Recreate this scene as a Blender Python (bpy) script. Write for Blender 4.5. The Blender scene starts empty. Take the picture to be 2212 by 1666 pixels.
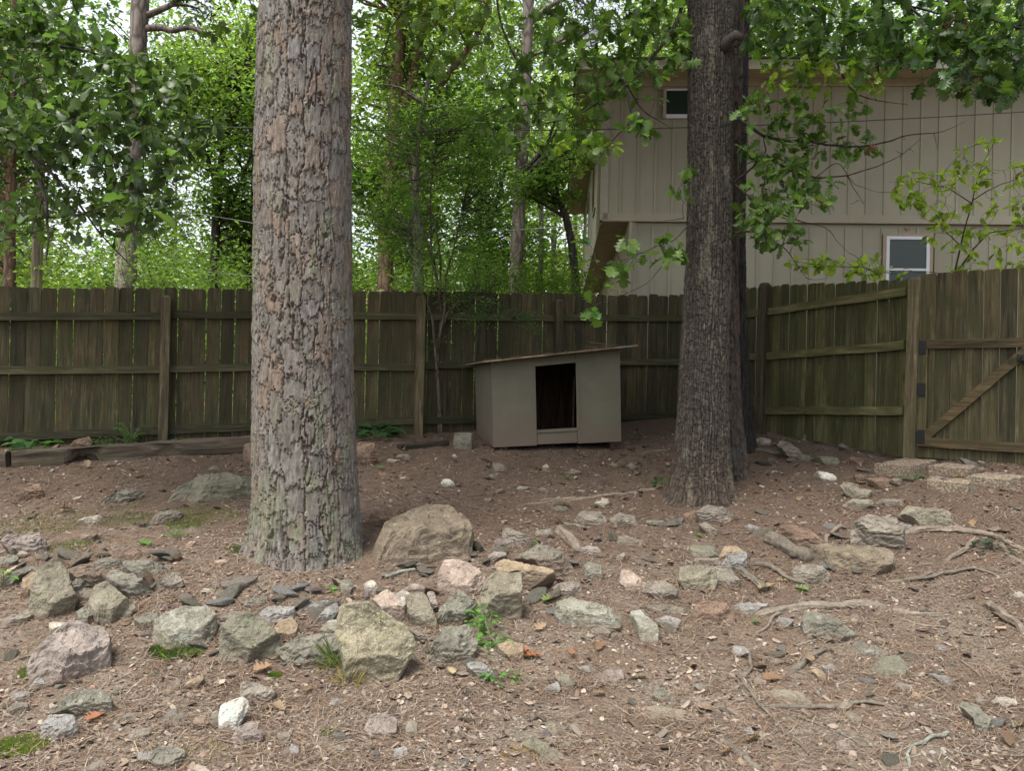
import bpy, math, random
import numpy as np
from mathutils import Vector, Matrix

random.seed(7)
rng = np.random.default_rng(7)
S = bpy.context.scene
R_ = math.radians

# ------------------------------------------------------------------ camera
CAMZ = 1.55
PITCH, ROLL, FPX = R_(0.17), R_(1.2), 1703.0          # focal length in units of a 2212-wide picture
CROT = Matrix.Rotation(math.pi/2 + PITCH, 3, 'X') @ Matrix.Rotation(ROLL, 3, 'Z')
cd = bpy.data.cameras.new('camera'); cam = bpy.data.objects.new('camera', cd)
S.collection.objects.link(cam)
cam.matrix_world = Matrix.Translation((0, 0, CAMZ)) @ CROT.to_4x4()
cd.sensor_width = 36.0; cd.lens = 36.0*FPX/2212.0
cd.clip_start = 0.05; cd.clip_end = 600
S.camera = cam

# ------------------------------------------------------------------ daylight (bright overcast)
SUN_EL, SUN_AZ = R_(66), R_(-140)      # azimuth measured clockwise from +Y
W = bpy.data.worlds.new('World'); S.world = W; W.use_nodes = True
wn = W.node_tree.nodes; wl = W.node_tree.links
bg = wn['Background']
sky = wn.new('ShaderNodeTexSky'); sky.sky_type = 'NISHITA'; sky.sun_disc = False
sky.sun_elevation = SUN_EL; sky.sun_rotation = SUN_AZ
sky.air_density = 1.0; sky.dust_density = 4.0; sky.ozone_density = 1.0
hs = wn.new('ShaderNodeHueSaturation'); hs.inputs['Saturation'].default_value = 0.30
wl.new(sky.outputs[0], hs.inputs['Color']); wl.new(hs.outputs[0], bg.inputs['Color'])
bg.inputs['Strength'].default_value = 0.14
sd = bpy.data.lights.new('sun', 'SUN'); sun = bpy.data.objects.new('sun', sd); S.collection.objects.link(sun)
sd.energy = 1.5; sd.angle = R_(20); sd.color = (1.0, 0.95, 0.88)
sdir = Vector((math.sin(SUN_AZ)*math.cos(SUN_EL), math.cos(SUN_AZ)*math.cos(SUN_EL), math.sin(SUN_EL)))
sun.rotation_euler = sdir.to_track_quat('Z', 'Y').to_euler(); sun.location = (0, -5, 30)
S.view_settings.view_transform = 'Standard'; S.view_settings.look = 'None'
S.view_settings.gamma = 1.0; S.view_settings.use_curve_mapping = False
S.view_settings.exposure = 1.55
cy = S.cycles
cy.max_bounces = 8; cy.diffuse_bounces = 4; cy.glossy_bounces = 2; cy.transmission_bounces = 6; cy.transparent_max_bounces = 8
cy.use_denoising = True; cy.caustics_reflective = False; cy.caustics_refractive = False

# ------------------------------------------------------------------ picture <-> place
def ray(px, py):
    d = CROT @ Vector(((px-1106)/FPX, -(py-833)/FPX, -1.0))
    return np.array(d)
CAM = np.array((0, 0, CAMZ))
def P(px, py, d):
    r = ray(px, py); return CAM + r*(d/r[1])

# ------------------------------------------------------------------ noise
_p = np.random.default_rng(3).permutation(256); _p = np.concatenate([_p, _p, _p])
_g = np.random.default_rng(4).normal(size=(256, 3)); _g /= np.linalg.norm(_g, axis=1)[:, None]
def pnoise(p):
    p = np.asarray(p, float); i = np.floor(p).astype(int); f = p-i; i &= 255
    u = f*f*f*(f*(f*6-15)+10)
    def h(dx, dy, dz):
        k = _p[_p[_p[(i[:, 0]+dx) & 255]+((i[:, 1]+dy) & 255)]+((i[:, 2]+dz) & 255)]
        g = _g[k]; return g[:, 0]*(f[:, 0]-dx)+g[:, 1]*(f[:, 1]-dy)+g[:, 2]*(f[:, 2]-dz)
    def L(a, b, t): return a+(b-a)*t
    x0 = L(L(h(0,0,0), h(1,0,0), u[:,0]), L(h(0,1,0), h(1,1,0), u[:,0]), u[:,1])
    x1 = L(L(h(0,0,1), h(1,0,1), u[:,0]), L(h(0,1,1), h(1,1,1), u[:,0]), u[:,1])
    return L(x0, x1, u[:,2])*1.5
def fbm(p, o=4, gain=.5):
    p = np.asarray(p, float); a = 1.0; s = 0
    for k in range(o):
        s = s+a*pnoise(p*(2.0**k)+k*17.3); a *= gain
    return s
def sstep(a, b, x):
    t = np.clip((np.asarray(x, float)-a)/(b-a), 0, 1); return t*t*(3-2*t)

# ------------------------------------------------------------------ terrain
_ctl = [(1106,1666,3.1),(0,1666,3.0),(2212,1666,3.15),(0,1480,3.75),(600,1480,3.8),(0,1280,4.6),(300,1260,4.75),
        (600,1255,4.82),(655,1225,5.02),(1000,1340,4.5),(1106,1480,3.9),(1106,1200,5.5),(1106,1050,7.3),(1106,975,8.4),
        (0,1010,7.4),(0,968,8.1),(450,955,8.6),(900,938,9.39),(1330,912,10.2),(1450,905,10.4),(1540,912,10.59),(1645,938,9.6),(1965,1000,7.6),
        (2212,1004,6.95),(1520,1088,6.9),(2000,1200,5.4),(2212,1200,5.3),(2000,1400,4.3),(1500,1300,4.9),(1500,1500,3.85),
        (1700,1050,7.3),(350,1100,6.2),(0,1130,6.0)]
_C = np.array([P(*c) for c in _ctl])
_C = np.vstack([_C, [(0,0,0.0),(-5,0,0),(5,0,.03),(-7,4,.03),(7,4,.1),(0,13,1.05),(-7,12,.9),(7,12,.8)]])
def _U(r2): return np.where(r2 > 1e-12, r2*np.log(r2+1e-12), 0)
_n = len(_C); _K = _U(((_C[:, None, :2]-_C[None, :, :2])**2).sum(-1)) + np.eye(_n)*0.15
_A = np.zeros((_n+3, _n+3)); _A[:_n, :_n] = _K; _A[:_n, _n] = 1; _A[:_n, _n+1:] = _C[:, :2]; _A[_n:, :_n] = _A[:_n, _n:].T
_w = np.linalg.solve(_A, np.concatenate([_C[:, 2], np.zeros(3)]))
def gz(x, y, detail=True):
    x = np.atleast_1d(np.asarray(x, float)); y = np.atleast_1d(np.asarray(y, float))
    xc = np.clip(x, -9, 9); yc = np.clip(y, -1, 13)
    z = _w[_n]+_w[_n+1]*xc+_w[_n+2]*yc
    for k in range(_n): z = z+_w[k]*_U((xc-_C[k, 0])**2+(yc-_C[k, 1])**2)
    far = 0.0+np.clip((y-2)/9, 0, 1)*.85
    out = np.maximum(np.abs(x)-6.5, np.maximum(1-y, y-12.0))
    t = sstep(0, 4, out); z = z*(1-t)+far*t
    if detail:
        q = np.stack([x, y, x*0+.5], 1)
        z = z+.022*fbm(q*1.7, 3)+.008*fbm(q*8, 3)
    return z
def gz1(x, y): return float(gz(x, y)[0])
_ts = np.concatenate([np.arange(2.2, 12, .02), np.arange(12, 60, .5)])
def hit(px, py):
    r = ray(px, py); r = r/r[1]; q = CAM[None]+r[None]*_ts[:, None]
    b = q[:, 2] < gz(q[:, 0], q[:, 1])
    k = int(np.argmax(b)) if b.any() else 480
    q = q[k].copy(); q[2] = gz1(q[0], q[1]); return q

# ------------------------------------------------------------------ mesh building
WL = {}
class MB:
    def __init__(s): s.v = []; s.f = []; s.c = []; s.n = 0
    def add(s, V, F, col=None):
        V = np.asarray(V, float).reshape(-1, 3)
        if isinstance(F, np.ndarray): F = [F]
        for a in F:
            a = np.asarray(a, int)
            if a.size: s.f.append(a+s.n)
        s.v.append(V); s.n += len(V)
        if col is None: col = (1, 1, 1)
        c = np.asarray(col, float)
        if c.ndim == 1: c = np.tile(c, (len(V), 1))
        s.c.append(c); return s
    def addl(s, V, faces, col=None):
        d = {}
        for f in faces: d.setdefault(len(f), []).append(f)
        return s.add(V, [np.array(x) for x in d.values()], col)
    def tube(s, pts, rad, n=6, col=None, caps=True):
        pts = np.asarray(pts, float); m = len(pts); rad = np.broadcast_to(np.asarray(rad, float), (m,))
        T = np.gradient(pts, axis=0); T /= np.linalg.norm(T, axis=1)[:, None]+1e-9
        a = np.array((0, 0, 1.)) if abs(T[0][2]) < .9 else np.array((1., 0, 0))
        N = np.cross(T[0], a); N /= np.linalg.norm(N)
        V = np.zeros((m, n, 3)); th = np.arange(n)/n*2*np.pi
        for i in range(m):
            N = N-T[i]*N.dot(T[i]); N /= np.linalg.norm(N)+1e-9
            B = np.cross(T[i], N)
            V[i] = pts[i]+rad[i]*(np.cos(th)[:, None]*N+np.sin(th)[:, None]*B)
        i, j = np.meshgrid(np.arange(m-1), np.arange(n), indexing='ij'); j2 = (j+1) % n
        F = [np.stack([i*n+j, i*n+j2, (i+1)*n+j2, (i+1)*n+j], -1).reshape(-1, 4)]
        if caps and n > 2:
            F.append(np.array([list(range(n))[::-1]])); F.append(np.array([[(m-1)*n+k for k in range(n)]]))
        return s.add(V.reshape(-1, 3), F, col)
    def hexa(s, a, b, col=None):
        # a: 4 bottom/front corners, b: 4 opposite corners (same order)
        V = np.vstack([a, b]); F = np.array([[3,2,1,0],[4,5,6,7],[0,1,5,4],[1,2,6,5],[2,3,7,6],[3,0,4,7]])
        return s.add(V, F, col)
    def box(s, c, size, ax=None, col=None):
        c = np.asarray(c, float); ax = np.eye(3) if ax is None else np.asarray(ax, float)
        h = np.asarray(size, float)/2; q = []
        for z in (-1, 1):
            for x, y in ((-1,-1),(1,-1),(1,1),(-1,1)):
                q.append(c+ax[0]*x*h[0]+ax[1]*y*h[1]+ax[2]*z*h[2])
        return s.hexa(q[:4], q[4:], col)
    def mesh(s, name, off=(0, 0, 0), smooth=False, usecol=False):
        V = np.vstack(s.v)-np.asarray(off, float); me = bpy.data.meshes.new(name)
        nl = sum(a.size for a in s.f); npo = sum(len(a) for a in s.f)
        me.vertices.add(len(V)); me.vertices.foreach_set('co', V.astype(np.float32).ravel())
        me.loops.add(nl); me.polygons.add(npo)
        me.loops.foreach_set('vertex_index', np.concatenate([a.ravel() for a in s.f]).astype(np.int32))
        tot = np.concatenate([np.full(len(a), a.shape[1]) for a in s.f]).astype(np.int32)
        st = np.concatenate([[0], np.cumsum(tot)[:-1]]).astype(np.int32)
        me.polygons.foreach_set('loop_start', st); me.polygons.foreach_set('loop_total', tot)
        me.polygons.foreach_set('use_smooth', np.full(npo, bool(smooth)))
        if usecol:
            at = me.color_attributes.new('Col', 'FLOAT_COLOR', 'POINT')
            C = np.ones((len(V), 4), np.float32); C[:, :3] = np.vstack(s.c); at.data.foreach_set('color', C.ravel())
        me.update(calc_edges=True); me.validate(); return me

def tag(o, label=None, cat=None, group=None, kind=None):
    for k, v in (('label', label), ('category', cat), ('group', group), ('kind', kind)):
        if v: o[k] = v
    return o
def place(name, data, loc, parent=None):
    o = bpy.data.objects.new(name, data); S.collection.objects.link(o)
    loc = np.asarray(loc, float)
    if parent is not None: o.parent = parent; o.location = loc-WL[parent.name]
    else: o.location = loc
    WL[o.name] = loc; return o
def empty(name, loc, label, cat, group=None):
    o = place(name, None, loc); o.empty_display_size = .1
    return tag(o, label, cat, group)
def build(mb, name, mat, parent=None, loc=None, smooth=False, usecol=False, **kw):
    V = np.vstack(mb.v)
    if loc is None:
        loc = WL[parent.name] if parent is not None else np.array([V[:,0].mean(), V[:,1].mean(), V[:,2].min()])
    me = mb.mesh(name, loc, smooth, usecol); me.materials.append(mat)
    o = place(name, me, loc, parent); return tag(o, **kw)

# ------------------------------------------------------------------ materials
class NT:
    def __init__(s, name):
        s.m = bpy.data.materials.new(name); s.m.use_nodes = True; s.t = s.m.node_tree; s.b = s.t.nodes['Principled BSDF']
        s.b.inputs['Roughness'].default_value = .85; s.b.inputs['Specular IOR Level'].default_value = .25
    def n(s, typ, **kw):
        x = s.t.nodes.new(typ)
        for k, v in kw.items():
            if k in x.inputs.keys():
                if hasattr(v, 'is_output'): s.t.links.new(v, x.inputs[k])
                else: x.inputs[k].default_value = v
            else: setattr(x, k, v)
        return x
    def link(s, a, b): s.t.links.new(a, b)
    def coord(s, scale=(1, 1, 1), rand=True):
        c = s.n('ShaderNodeTexCoord'); m = s.n('ShaderNodeMapping', Scale=scale); s.link(c.outputs['Object'], m.inputs['Vector'])
        if rand:
            i = s.n('ShaderNodeObjectInfo'); k = s.n('ShaderNodeMath', operation='MULTIPLY'); s.link(i.outputs['Random'], k.inputs[0]); k.inputs[1].default_value = 50
            q = s.n('ShaderNodeCombineXYZ'); s.link(k.outputs[0], q.inputs[0]); s.link(k.outputs[0], q.inputs[2]); s.link(q.outputs[0], m.inputs['Location'])
        return m.outputs[0]
    def noise(s, vec, scale, detail=4, rough=.55, dist=0):
        x = s.n('ShaderNodeTexNoise', Scale=scale, Detail=detail, Roughness=rough, Distortion=dist); s.link(vec, x.inputs['Vector']); return x.outputs['Fac']
    def ramp(s, fac, stops):
        x = s.n('ShaderNodeValToRGB'); e = x.color_ramp.elements
        while len(e) < len(stops): e.new(.5)
        for el, (p, c) in zip(e, stops): el.position = p; el.color = (*c, 1) if len(c) == 3 else c
        s.link(fac, x.inputs['Fac']); return x.outputs['Color']
    def mix(s, fac, a, b, typ='MIX'):
        x = s.n('ShaderNodeMix', data_type='RGBA', blend_type=typ)
        for sock, v in ((x.inputs[0], fac), (x.inputs[6], a), (x.inputs[7], b)):
            if hasattr(v, 'is_output'): s.link(v, sock)
            else: sock.default_value = v if not isinstance(v, tuple) else ((*v, 1) if len(v) == 3 else v)
        return x.outputs[2]
    def math(s, op, a, b=0.0):
        x = s.n('ShaderNodeMath', operation=op)
        for sock, v in ((x.inputs[0], a), (x.inputs[1], b)):
            if hasattr(v, 'is_output'): s.link(v, sock)
            else: sock.default_value = v
        return x.outputs[0]
    def bump(s, h, dist=.01, strength=1.0):
        x = s.n('ShaderNodeBump', Strength=strength, Distance=dist); s.link(h, x.inputs['Height']); s.link(x.outputs[0], s.b.inputs['Normal']); return x
    def col(s, c):
        if hasattr(c, 'is_output'): s.link(c, s.b.inputs['Base Color'])
        else: s.b.inputs['Base Color'].default_value = (*c, 1)
        return s.m
def sc(c, k): return tuple(min(1, x*k) for x in c)

def rock_mat(name, c, lichen=.0, lcol=(.25,.27,.2), grain=1.0, speck=0.0, dirt=.85):
    k = NT(name); v = k.coord()
    big = k.noise(v, 7, 5, .6, .6); fine = k.noise(v, 60, 3, .6); mid = k.noise(v, 18, 5, .65)
    c2 = k.ramp(big, [(.3, sc(c, .62)), (.5, c), (.72, sc(c, 1.35))])
    warm = k.ramp(mid, [(.35, (.85, .8, .72)), (.6, (1.1, 1.05, 1.0))])
    c2 = k.mix(.8, c2, warm, 'MULTIPLY')
    f = k.ramp(fine, [(.3, (.7, .7, .7)), (.7, (1.25, 1.25, 1.25))]); c2 = k.mix(.7*grain, c2, f, 'MULTIPLY')
    if lichen:
        m = k.ramp(k.noise(v, 11, 6, .7, .3), [(.6-.25*lichen, (0, 0, 0)), (.72-.2*lichen, (1, 1, 1))]); c2 = k.mix(m, c2, lcol)
    if speck:
        w = k.n('ShaderNodeTexVoronoi', Scale=75); k.link(v, w.inputs['Vector'])
        m = k.ramp(w.outputs['Distance'], [(.18, (1, 1, 1)), (.34, (0, 0, 0))]); c2 = k.mix(k.math('MULTIPLY', m, speck), c2, (.5, .5, .4))
    oc = k.n('ShaderNodeTexCoord'); sp = k.n('ShaderNodeSeparateXYZ'); k.link(oc.outputs['Object'], sp.inputs[0])
    lo = k.math('ADD', k.math('MULTIPLY', sp.outputs[2], 9.0), k.math('MULTIPLY', mid, .9))
    c2 = k.mix(k.ramp(lo, [(.38, (dirt,)*3), (.85, (0, 0, 0))]), c2, (.125,.092,.068))      # dirt splashed up from the ground
    h = k.math('ADD', k.math('MULTIPLY', mid, 1.0), k.math('MULTIPLY', fine, .5)); k.bump(h, .025*grain, .9)
    k.b.inputs['Roughness'].default_value = .9
    return k.col(c2)

def bark_mat(name, tint=(1, 1, 1), zs=.3):
    k = NT(name); a = k.n('ShaderNodeVertexColor', layer_name='Col'); v = k.coord((1, 1, zs))
    f = k.noise(v, 45, 5, .7); m = k.ramp(f, [(.28, (.6, .58, .56)), (.72, (1.3, 1.3, 1.3))])
    c = k.mix(1.0, a.outputs[0], m, 'MULTIPLY'); c = k.mix(1.0, c, tint, 'MULTIPLY'); k.bump(f, .012, 1.0); k.b.inputs['Roughness'].default_value = .92
    return k.col(c)

def plain_bark(name, c1, c2, zs=.25, sc_=14):
    k = NT(name); v = k.coord((1, 1, zs)); f = k.noise(v, sc_, 6, .7, .5)
    w = k.n('ShaderNodeTexVoronoi', feature='DISTANCE_TO_EDGE', Scale=sc_*.8); k.link(v, w.inputs['Vector'])
    m = k.ramp(w.outputs['Distance'], [(0, (.45, .42, .4)), (.16, (1, 1, 1))])
    c = k.mix(1.0, k.ramp(f, [(.3, c1), (.7, c2)]), m, 'MULTIPLY')
    k.bump(k.math('ADD', k.math('MULTIPLY', w.outputs['Distance'], 1.5), f), .03, .9); return k.col(c)

def leaf_mat(name, tint=(1, 1, 1), trans=.5, gloss=.35):
    k = NT(name); a = k.n('ShaderNodeVertexColor', layer_name='Col'); i = k.n('ShaderNodeObjectInfo')
    b = k.ramp(i.outputs['Random'], [(0, (.75, .8, .7)), (1, (1.25, 1.2, 1.15))])
    c = k.mix(1.0, a.outputs[0], tint, 'MULTIPLY'); c = k.mix(1.0, c, b, 'MULTIPLY')
    k.col(c); k.b.inputs['Roughness'].default_value = .38; k.b.inputs['Specular IOR Level'].default_value = gloss
    t = k.n('ShaderNodeBsdfTranslucent'); tc = k.mix(1.0, c, (1.3, 1.5, .75), 'MULTIPLY'); k.link(tc, t.inputs['Color'])
    x = k.n('ShaderNodeMixShader'); x.inputs[0].default_value = trans
    k.link(k.b.outputs[0], x.inputs[1]); k.link(t.outputs[0], x.inputs[2]); k.link(x.outputs[0], k.t.nodes['Material Output'].inputs['Surface'])
    return k.m

def wood_mat(name, base, moss=(.06, .065, .02), mossamt=.5, red=(.16, .07, .035), redamt=.3, axis=2, contrast=1.0):
    k = NT(name); s = [1, 1, 1]; s[axis] = .06
    v = k.coord(tuple(s)); v2 = k.coord((1, 1, 1))
    g = k.noise(v, 42, 6, .7, .9); rings = k.noise(v, 11, 4, .6, 1.8)
    c = k.ramp(g, [(.3, sc(base, .35)), (.5, base), (.7, sc(base, 1.9))])
    c = k.mix(.85, c, k.ramp(rings, [(.32, (.45, .45, .47)), (.62, (1.4, 1.38, 1.3))]), 'MULTIPLY')
    kn = k.n('ShaderNodeTexVoronoi', Scale=3.3); k.link(k.coord((1, 1, 1) if axis != 2 else (1, 1, .55)), kn.inputs['Vector'])
    c = k.mix(k.ramp(kn.outputs['Distance'], [(.05, (.8,.8,.8)), (.13, (0, 0, 0))]), c, sc(base, .3))
    s2 = [1, 1, 1]; s2[axis] = .3
    big = k.noise(k.coord(tuple(s2)), 5, 5, .6, .4)
    c = k.mix(k.ramp(big, [(.55-.3*redamt, (0, 0, 0)), (.85-.3*redamt, (redamt*1.6,)*3)]), c, red)
    mo = k.noise(v2, 2.6, 6, .62)
    c = k.mix(k.ramp(mo, [(.62-.35*mossamt, (0, 0, 0)), (.85-.35*mossamt, (.85,)*3)]), c, moss)
    i = k.n('ShaderNodeObjectInfo'); r = k.ramp(i.outputs['Random'], [(0, (.62, .62, .6)), (.5, (1, .98, .95)), (1, (1.35, 1.3, 1.2))])
    c = k.mix(1.0, c, r, 'MULTIPLY'); k.bump(k.math('ADD', g, rings), .006, .8); k.b.inputs['Roughness'].default_value = .88
    return k.col(c)

def flat_mat(name, c, rough=.7, var=.12, scale=6, bump=0.0, bscale=80, metal=0.0):
    k = NT(name); v = k.coord(); f = k.noise(v, scale, 5, .6)
    cc = k.ramp(f, [(.3, sc(c, 1-var)), (.7, sc(c, 1+var))])
    if bump: k.bump(k.noise(v, bscale, 3), bump, .8)
    k.b.inputs['Roughness'].default_value = rough; k.b.inputs['Metallic'].default_value = metal
    return k.col(cc)
# ------------------------------------------------------------------ ground
def make_ground():
    xs = np.concatenate([-5.4-np.geomspace(.05, 190, 46)[::-1], np.arange(-5.4, 5.6, .026), 5.6+np.geomspace(.05, 190, 46)])
    ys = np.concatenate([2.3-np.geomspace(.05, 120, 36)[::-1], np.arange(2.3, 6.6, .024), np.arange(6.6, 11, .045), 11+np.geomspace(.05, 230, 44)])
    X, Y = np.meshgrid(xs, ys); x = X.ravel(); y = Y.ravel(); z = gz(x, y)
    near = (np.abs(x) < 7) & (y > 2) & (y < 12)
    q = np.stack([x[near], y[near], x[near]*0], 1)
    z[near] += .006*fbm(q*22, 3)+.004*pnoise(q*55)
    nx, ny = len(xs), len(ys); i, j = np.meshgrid(np.arange(ny-1), np.arange(nx-1), indexing='ij')
    F = np.stack([i*nx+j, i*nx+j+1, (i+1)*nx+j+1, (i+1)*nx+j], -1).reshape(-1, 4)
    k = NT('bare dirt'); v = k.coord((1, 1, 1), False)
    a = k.noise(v, 1.1, 5, .6, .3); b = k.noise(v, 9, 6, .65, .4); f = k.noise(v, 70, 5, .7); g = k.noise(v, 190, 3, .6)
    c = k.ramp(a, [(.32, (.14, .10, .071)), (.5, (.207, .154, .112)), (.66, (.26, .206, .155))])
    c = k.mix(k.ramp(b, [(.4, (0, 0, 0)), (.68, (.75, .75, .75))]), c, (.125, .084, .058))
    grey = k.noise(v, 2.3, 5, .6, .2)
    c = k.mix(k.ramp(grey, [(.50, (0, 0, 0)), (.64, (.8, .8, .8))]), c, (.225, .195, .152))
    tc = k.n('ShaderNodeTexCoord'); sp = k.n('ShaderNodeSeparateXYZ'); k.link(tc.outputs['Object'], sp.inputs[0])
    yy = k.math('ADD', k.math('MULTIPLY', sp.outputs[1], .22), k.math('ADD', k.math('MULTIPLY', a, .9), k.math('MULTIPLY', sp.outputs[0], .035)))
    c = k.mix(k.ramp(k.math('SUBTRACT', yy, 1.2), [(.22, (0, 0, 0)), (.62, (.85,.85,.85))]), c, (.124, .084, .059))  # reddish needle bed toward the back, darkened to paint in the shade there
    c = k.mix(.95, c, k.ramp(f, [(.3, (.42, .40, .38)), (.7, (1.6, 1.6, 1.6))]), 'MULTIPLY')
    c = k.mix(.6, c, k.ramp(g, [(.3, (.6, .6, .6)), (.7, (1.4, 1.4, 1.4))]), 'MULTIPLY')
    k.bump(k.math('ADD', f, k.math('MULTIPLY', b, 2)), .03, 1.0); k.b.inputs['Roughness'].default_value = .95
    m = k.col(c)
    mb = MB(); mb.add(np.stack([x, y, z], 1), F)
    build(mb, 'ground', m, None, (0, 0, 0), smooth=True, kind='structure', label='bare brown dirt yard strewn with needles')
make_ground()

# ------------------------------------------------------------------ trunks with real bark relief
def resample(path, n):
    path = np.asarray(path, float); d = np.concatenate([[0], np.cumsum(np.linalg.norm(np.diff(path[:, :3], axis=0), axis=1))])
    t = np.linspace(0, d[-1], n); out = np.stack([np.interp(t, d, path[:, k]) for k in range(path.shape[1])], 1)
    w = max(1, n//26); ker = np.ones(2*w+1)/(2*w+1)
    for k in range(path.shape[1]):
        q = np.pad(out[:, k], w, mode='reflect', reflect_type='odd'); out[:, k] = np.convolve(q, ker, 'valid')
    return out, t
def _hash(a, b, s):
    h = np.sin(a*127.1+b*311.7+s*74.7)*43758.5453; return h-np.floor(h)
def plates(a, b, per, seed, jit=.85):
    ia = np.floor(a); ib = np.floor(b); f1 = np.full(a.shape, 9.); f2 = f1.copy(); idn = np.zeros_like(a); da = np.zeros_like(a); db = np.zeros_like(a)
    for i in (-1, 0, 1):
        for j in (-1, 0, 1):
            ca = ia+i; cb = ib+j; cam_ = np.mod(ca, per)
            pa = ca+.5+(_hash(cam_, cb, seed)-.5)*jit; pb = cb+.5+(_hash(cam_, cb, seed+9)-.5)*jit+.5*np.mod(ca, 2)
            d = np.maximum(np.abs(a-pa), np.abs(b-pb)*.9)*.55+.45*np.hypot(a-pa, b-pb)
            n = d < f1
            f2 = np.where(n, f1, np.minimum(f2, d)); da = np.where(n, a-pa, da); db = np.where(n, b-pb, db)
            idn = np.where(n, _hash(cam_, cb, seed+21), idn); f1 = np.where(n, d, f1)
    return f1, f2, idn, da, db
def bark_trunk(path, nu, nv, kind, seed, cw, ch, depth, pal, crack, flare=None, cwid=.09):
    pr, t = resample(path, nv); c, rad = pr[:, :3], pr[:, 3]
    th = np.arange(nu)/nu*2*np.pi; TH, Tt = np.meshgrid(th, t); RAD = np.repeat(rad[:, None], nu, 1)
    per = max(6, int(round(2*np.pi*np.median(rad)/cw)))
    q = np.stack([np.cos(TH).ravel()*2, np.sin(TH).ravel()*2, Tt.ravel()*2], 1)
    w1 = fbm(q*np.array((2.2, 2.2, 1.1)), 3); w2 = fbm(q*np.array((2.5, 2.5, 2))+31, 2); w3 = fbm(q*9+5, 2)
    jag = fbm(q*np.array((17, 17, 12))+3, 3); jag2 = fbm(q*np.array((15, 15, 9))+8, 3)
    a = (TH/(2*np.pi)*per).ravel()+.75*w1+.10*w3+(.07 if kind == 'pine' else .10)*jag
    col_ = np.floor(a); fa = a-col_; cm = np.mod(col_, per)
    b = (Tt/ch).ravel()*(.75+.5*_hash(cm, cm*0, seed+2))+_hash(cm, cm*0, seed+4)*7+.30*w2+.22*jag2+.25*(fa-.5)*(_hash(cm, cm*0+3, seed)-.5)*2
    row = np.floor(b); fb = b-row; fb0 = .25+.5*_hash(cm, row, seed+6); half = (_hash(cm, row, seed+7) < .45)
    sub_ = np.where(half & (fb > fb0), 1, 0); lo_ = np.where(half & (sub_ == 1), fb0, 0.); hi_ = np.where(half & (sub_ == 0), fb0, 1.)
    idn = _hash(cm, row+sub_*.37, seed+21); u_ = (fb-lo_)/(hi_-lo_)
    ew = (.08+.10*_hash(cm, cm*0, seed+13))*cwid/.09
    dv = np.minimum(fa, 1-fa); dh = np.minimum(fb-lo_, hi_-fb)
    # lateral split inside wide plates
    sp = (_hash(cm, row, seed+31) < .35); dsp = np.where(sp, np.abs(fa-.5-.12*jag), 9)
    idn = np.where(sp & (fa > .5), _hash(cm, row+.71, seed+23), idn)
    seam = sstep(.0, 1.0, dv/ew); hor = sstep(.0, 1.0, dh/(.035*cwid/.09)); spl = sstep(0, 1, dsp/(.05*cwid/.09))
    top = seam*(.35+.65*hor)*(.35+.65*spl)
    fine = fbm(q*np.array((16, 16, 5)), 3); idn2 = sstep(-.25, .25, jag2+.6*w3)
    h = top*(.55+.34*idn+.24*(1-u_)+.10*idn2)+(.05 if kind == 'pine' else .10)*fine
    disp = depth*(h-.6)
    rr = RAD.ravel()+disp
    if flare is not None: rr = rr+flare(TH.ravel(), Tt.ravel())
    Cc = np.repeat(c, nu, 0)
    V = Cc+np.stack([np.cos(TH).ravel()*rr, np.sin(TH).ravel()*rr, 0*rr], 1)
    pal = np.asarray(pal, float); k = np.minimum((idn*len(pal)).astype(int), len(pal)-1); col = pal[k]
    k2 = np.minimum((_hash(idn, idn, 5.)*len(pal)).astype(int), len(pal)-1); col = col*(.55+.25*idn2[:, None])+pal[k2]*(.45-.25*idn2[:, None])
    col = col*(1+.35*w3+.3*fine)[:, None]
    col = np.array(crack)*(1-top[:, None])+col*top[:, None]
    i, j = np.meshgrid(np.arange(nv-1), np.arange(nu), indexing='ij'); j2 = (j+1) % nu
    F = np.stack([i*nu+j, i*nu+j2, (i+1)*nu+j2, (i+1)*nu+j], -1).reshape(-1, 4)
    return V, F, np.clip(col, .01, 1), Tt.ravel(), TH.ravel()
def pathpx(lst, d):
    return np.array([[*P(px, py, d), r/FPX*d] for px, py, r in lst])

BARK = bark_mat('flaking bark')
# front pine
pp = pathpx([(660,1300,119),(662,1225,117),(664,1190,113),(663,1120,110),(660,1000,107),(656,900,105),(655,750,103),(655,600,101),(655,300,99),(661,0,95)], 5.33)
up = [[pp[-1,0]+.02*k, pp[-1,1]+.02*k, pp[-1,2]+k*1.0, pp[-1,3]*(1-.055*k)] for k in range(1, 13)]
pp = np.vstack([pp, up])
def fl(th, t):
    q = np.stack([np.cos(th)*1.3, np.sin(th)*1.3, th*0], 1); n = pnoise(q*1.6+4)
    return np.exp(-np.clip(t-.2, 0, 9)/.16)*(.06+.12*np.maximum(n, 0))+np.exp(-np.clip(t-.2, 0, 9)/.12)*.17*np.exp(-((np.mod(th-3.35+np.pi, 2*np.pi)-np.pi)/.3)**2)
vis = pp[:12]
pine = empty('pine_tree', [pp[1,0], pp[1,1], gz1(pp[1,0], pp[1,1])], 'thick pine trunk with scaly grey and rust plated bark beside the tan boulder', 'tree')
V, F, C, T, TH = bark_trunk(vis, 400, 1150, 'pine', 1.0, .102, .20, .027,
    [(.138,.126,.112),(.132,.123,.112),(.15,.134,.116),(.118,.107,.094),(.146,.116,.091),(.138,.131,.122),(.156,.117,.089),(.128,.114,.097),(.147,.139,.124),(.122,.112,.097)], (.105,.084,.067), fl, .062)
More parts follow.
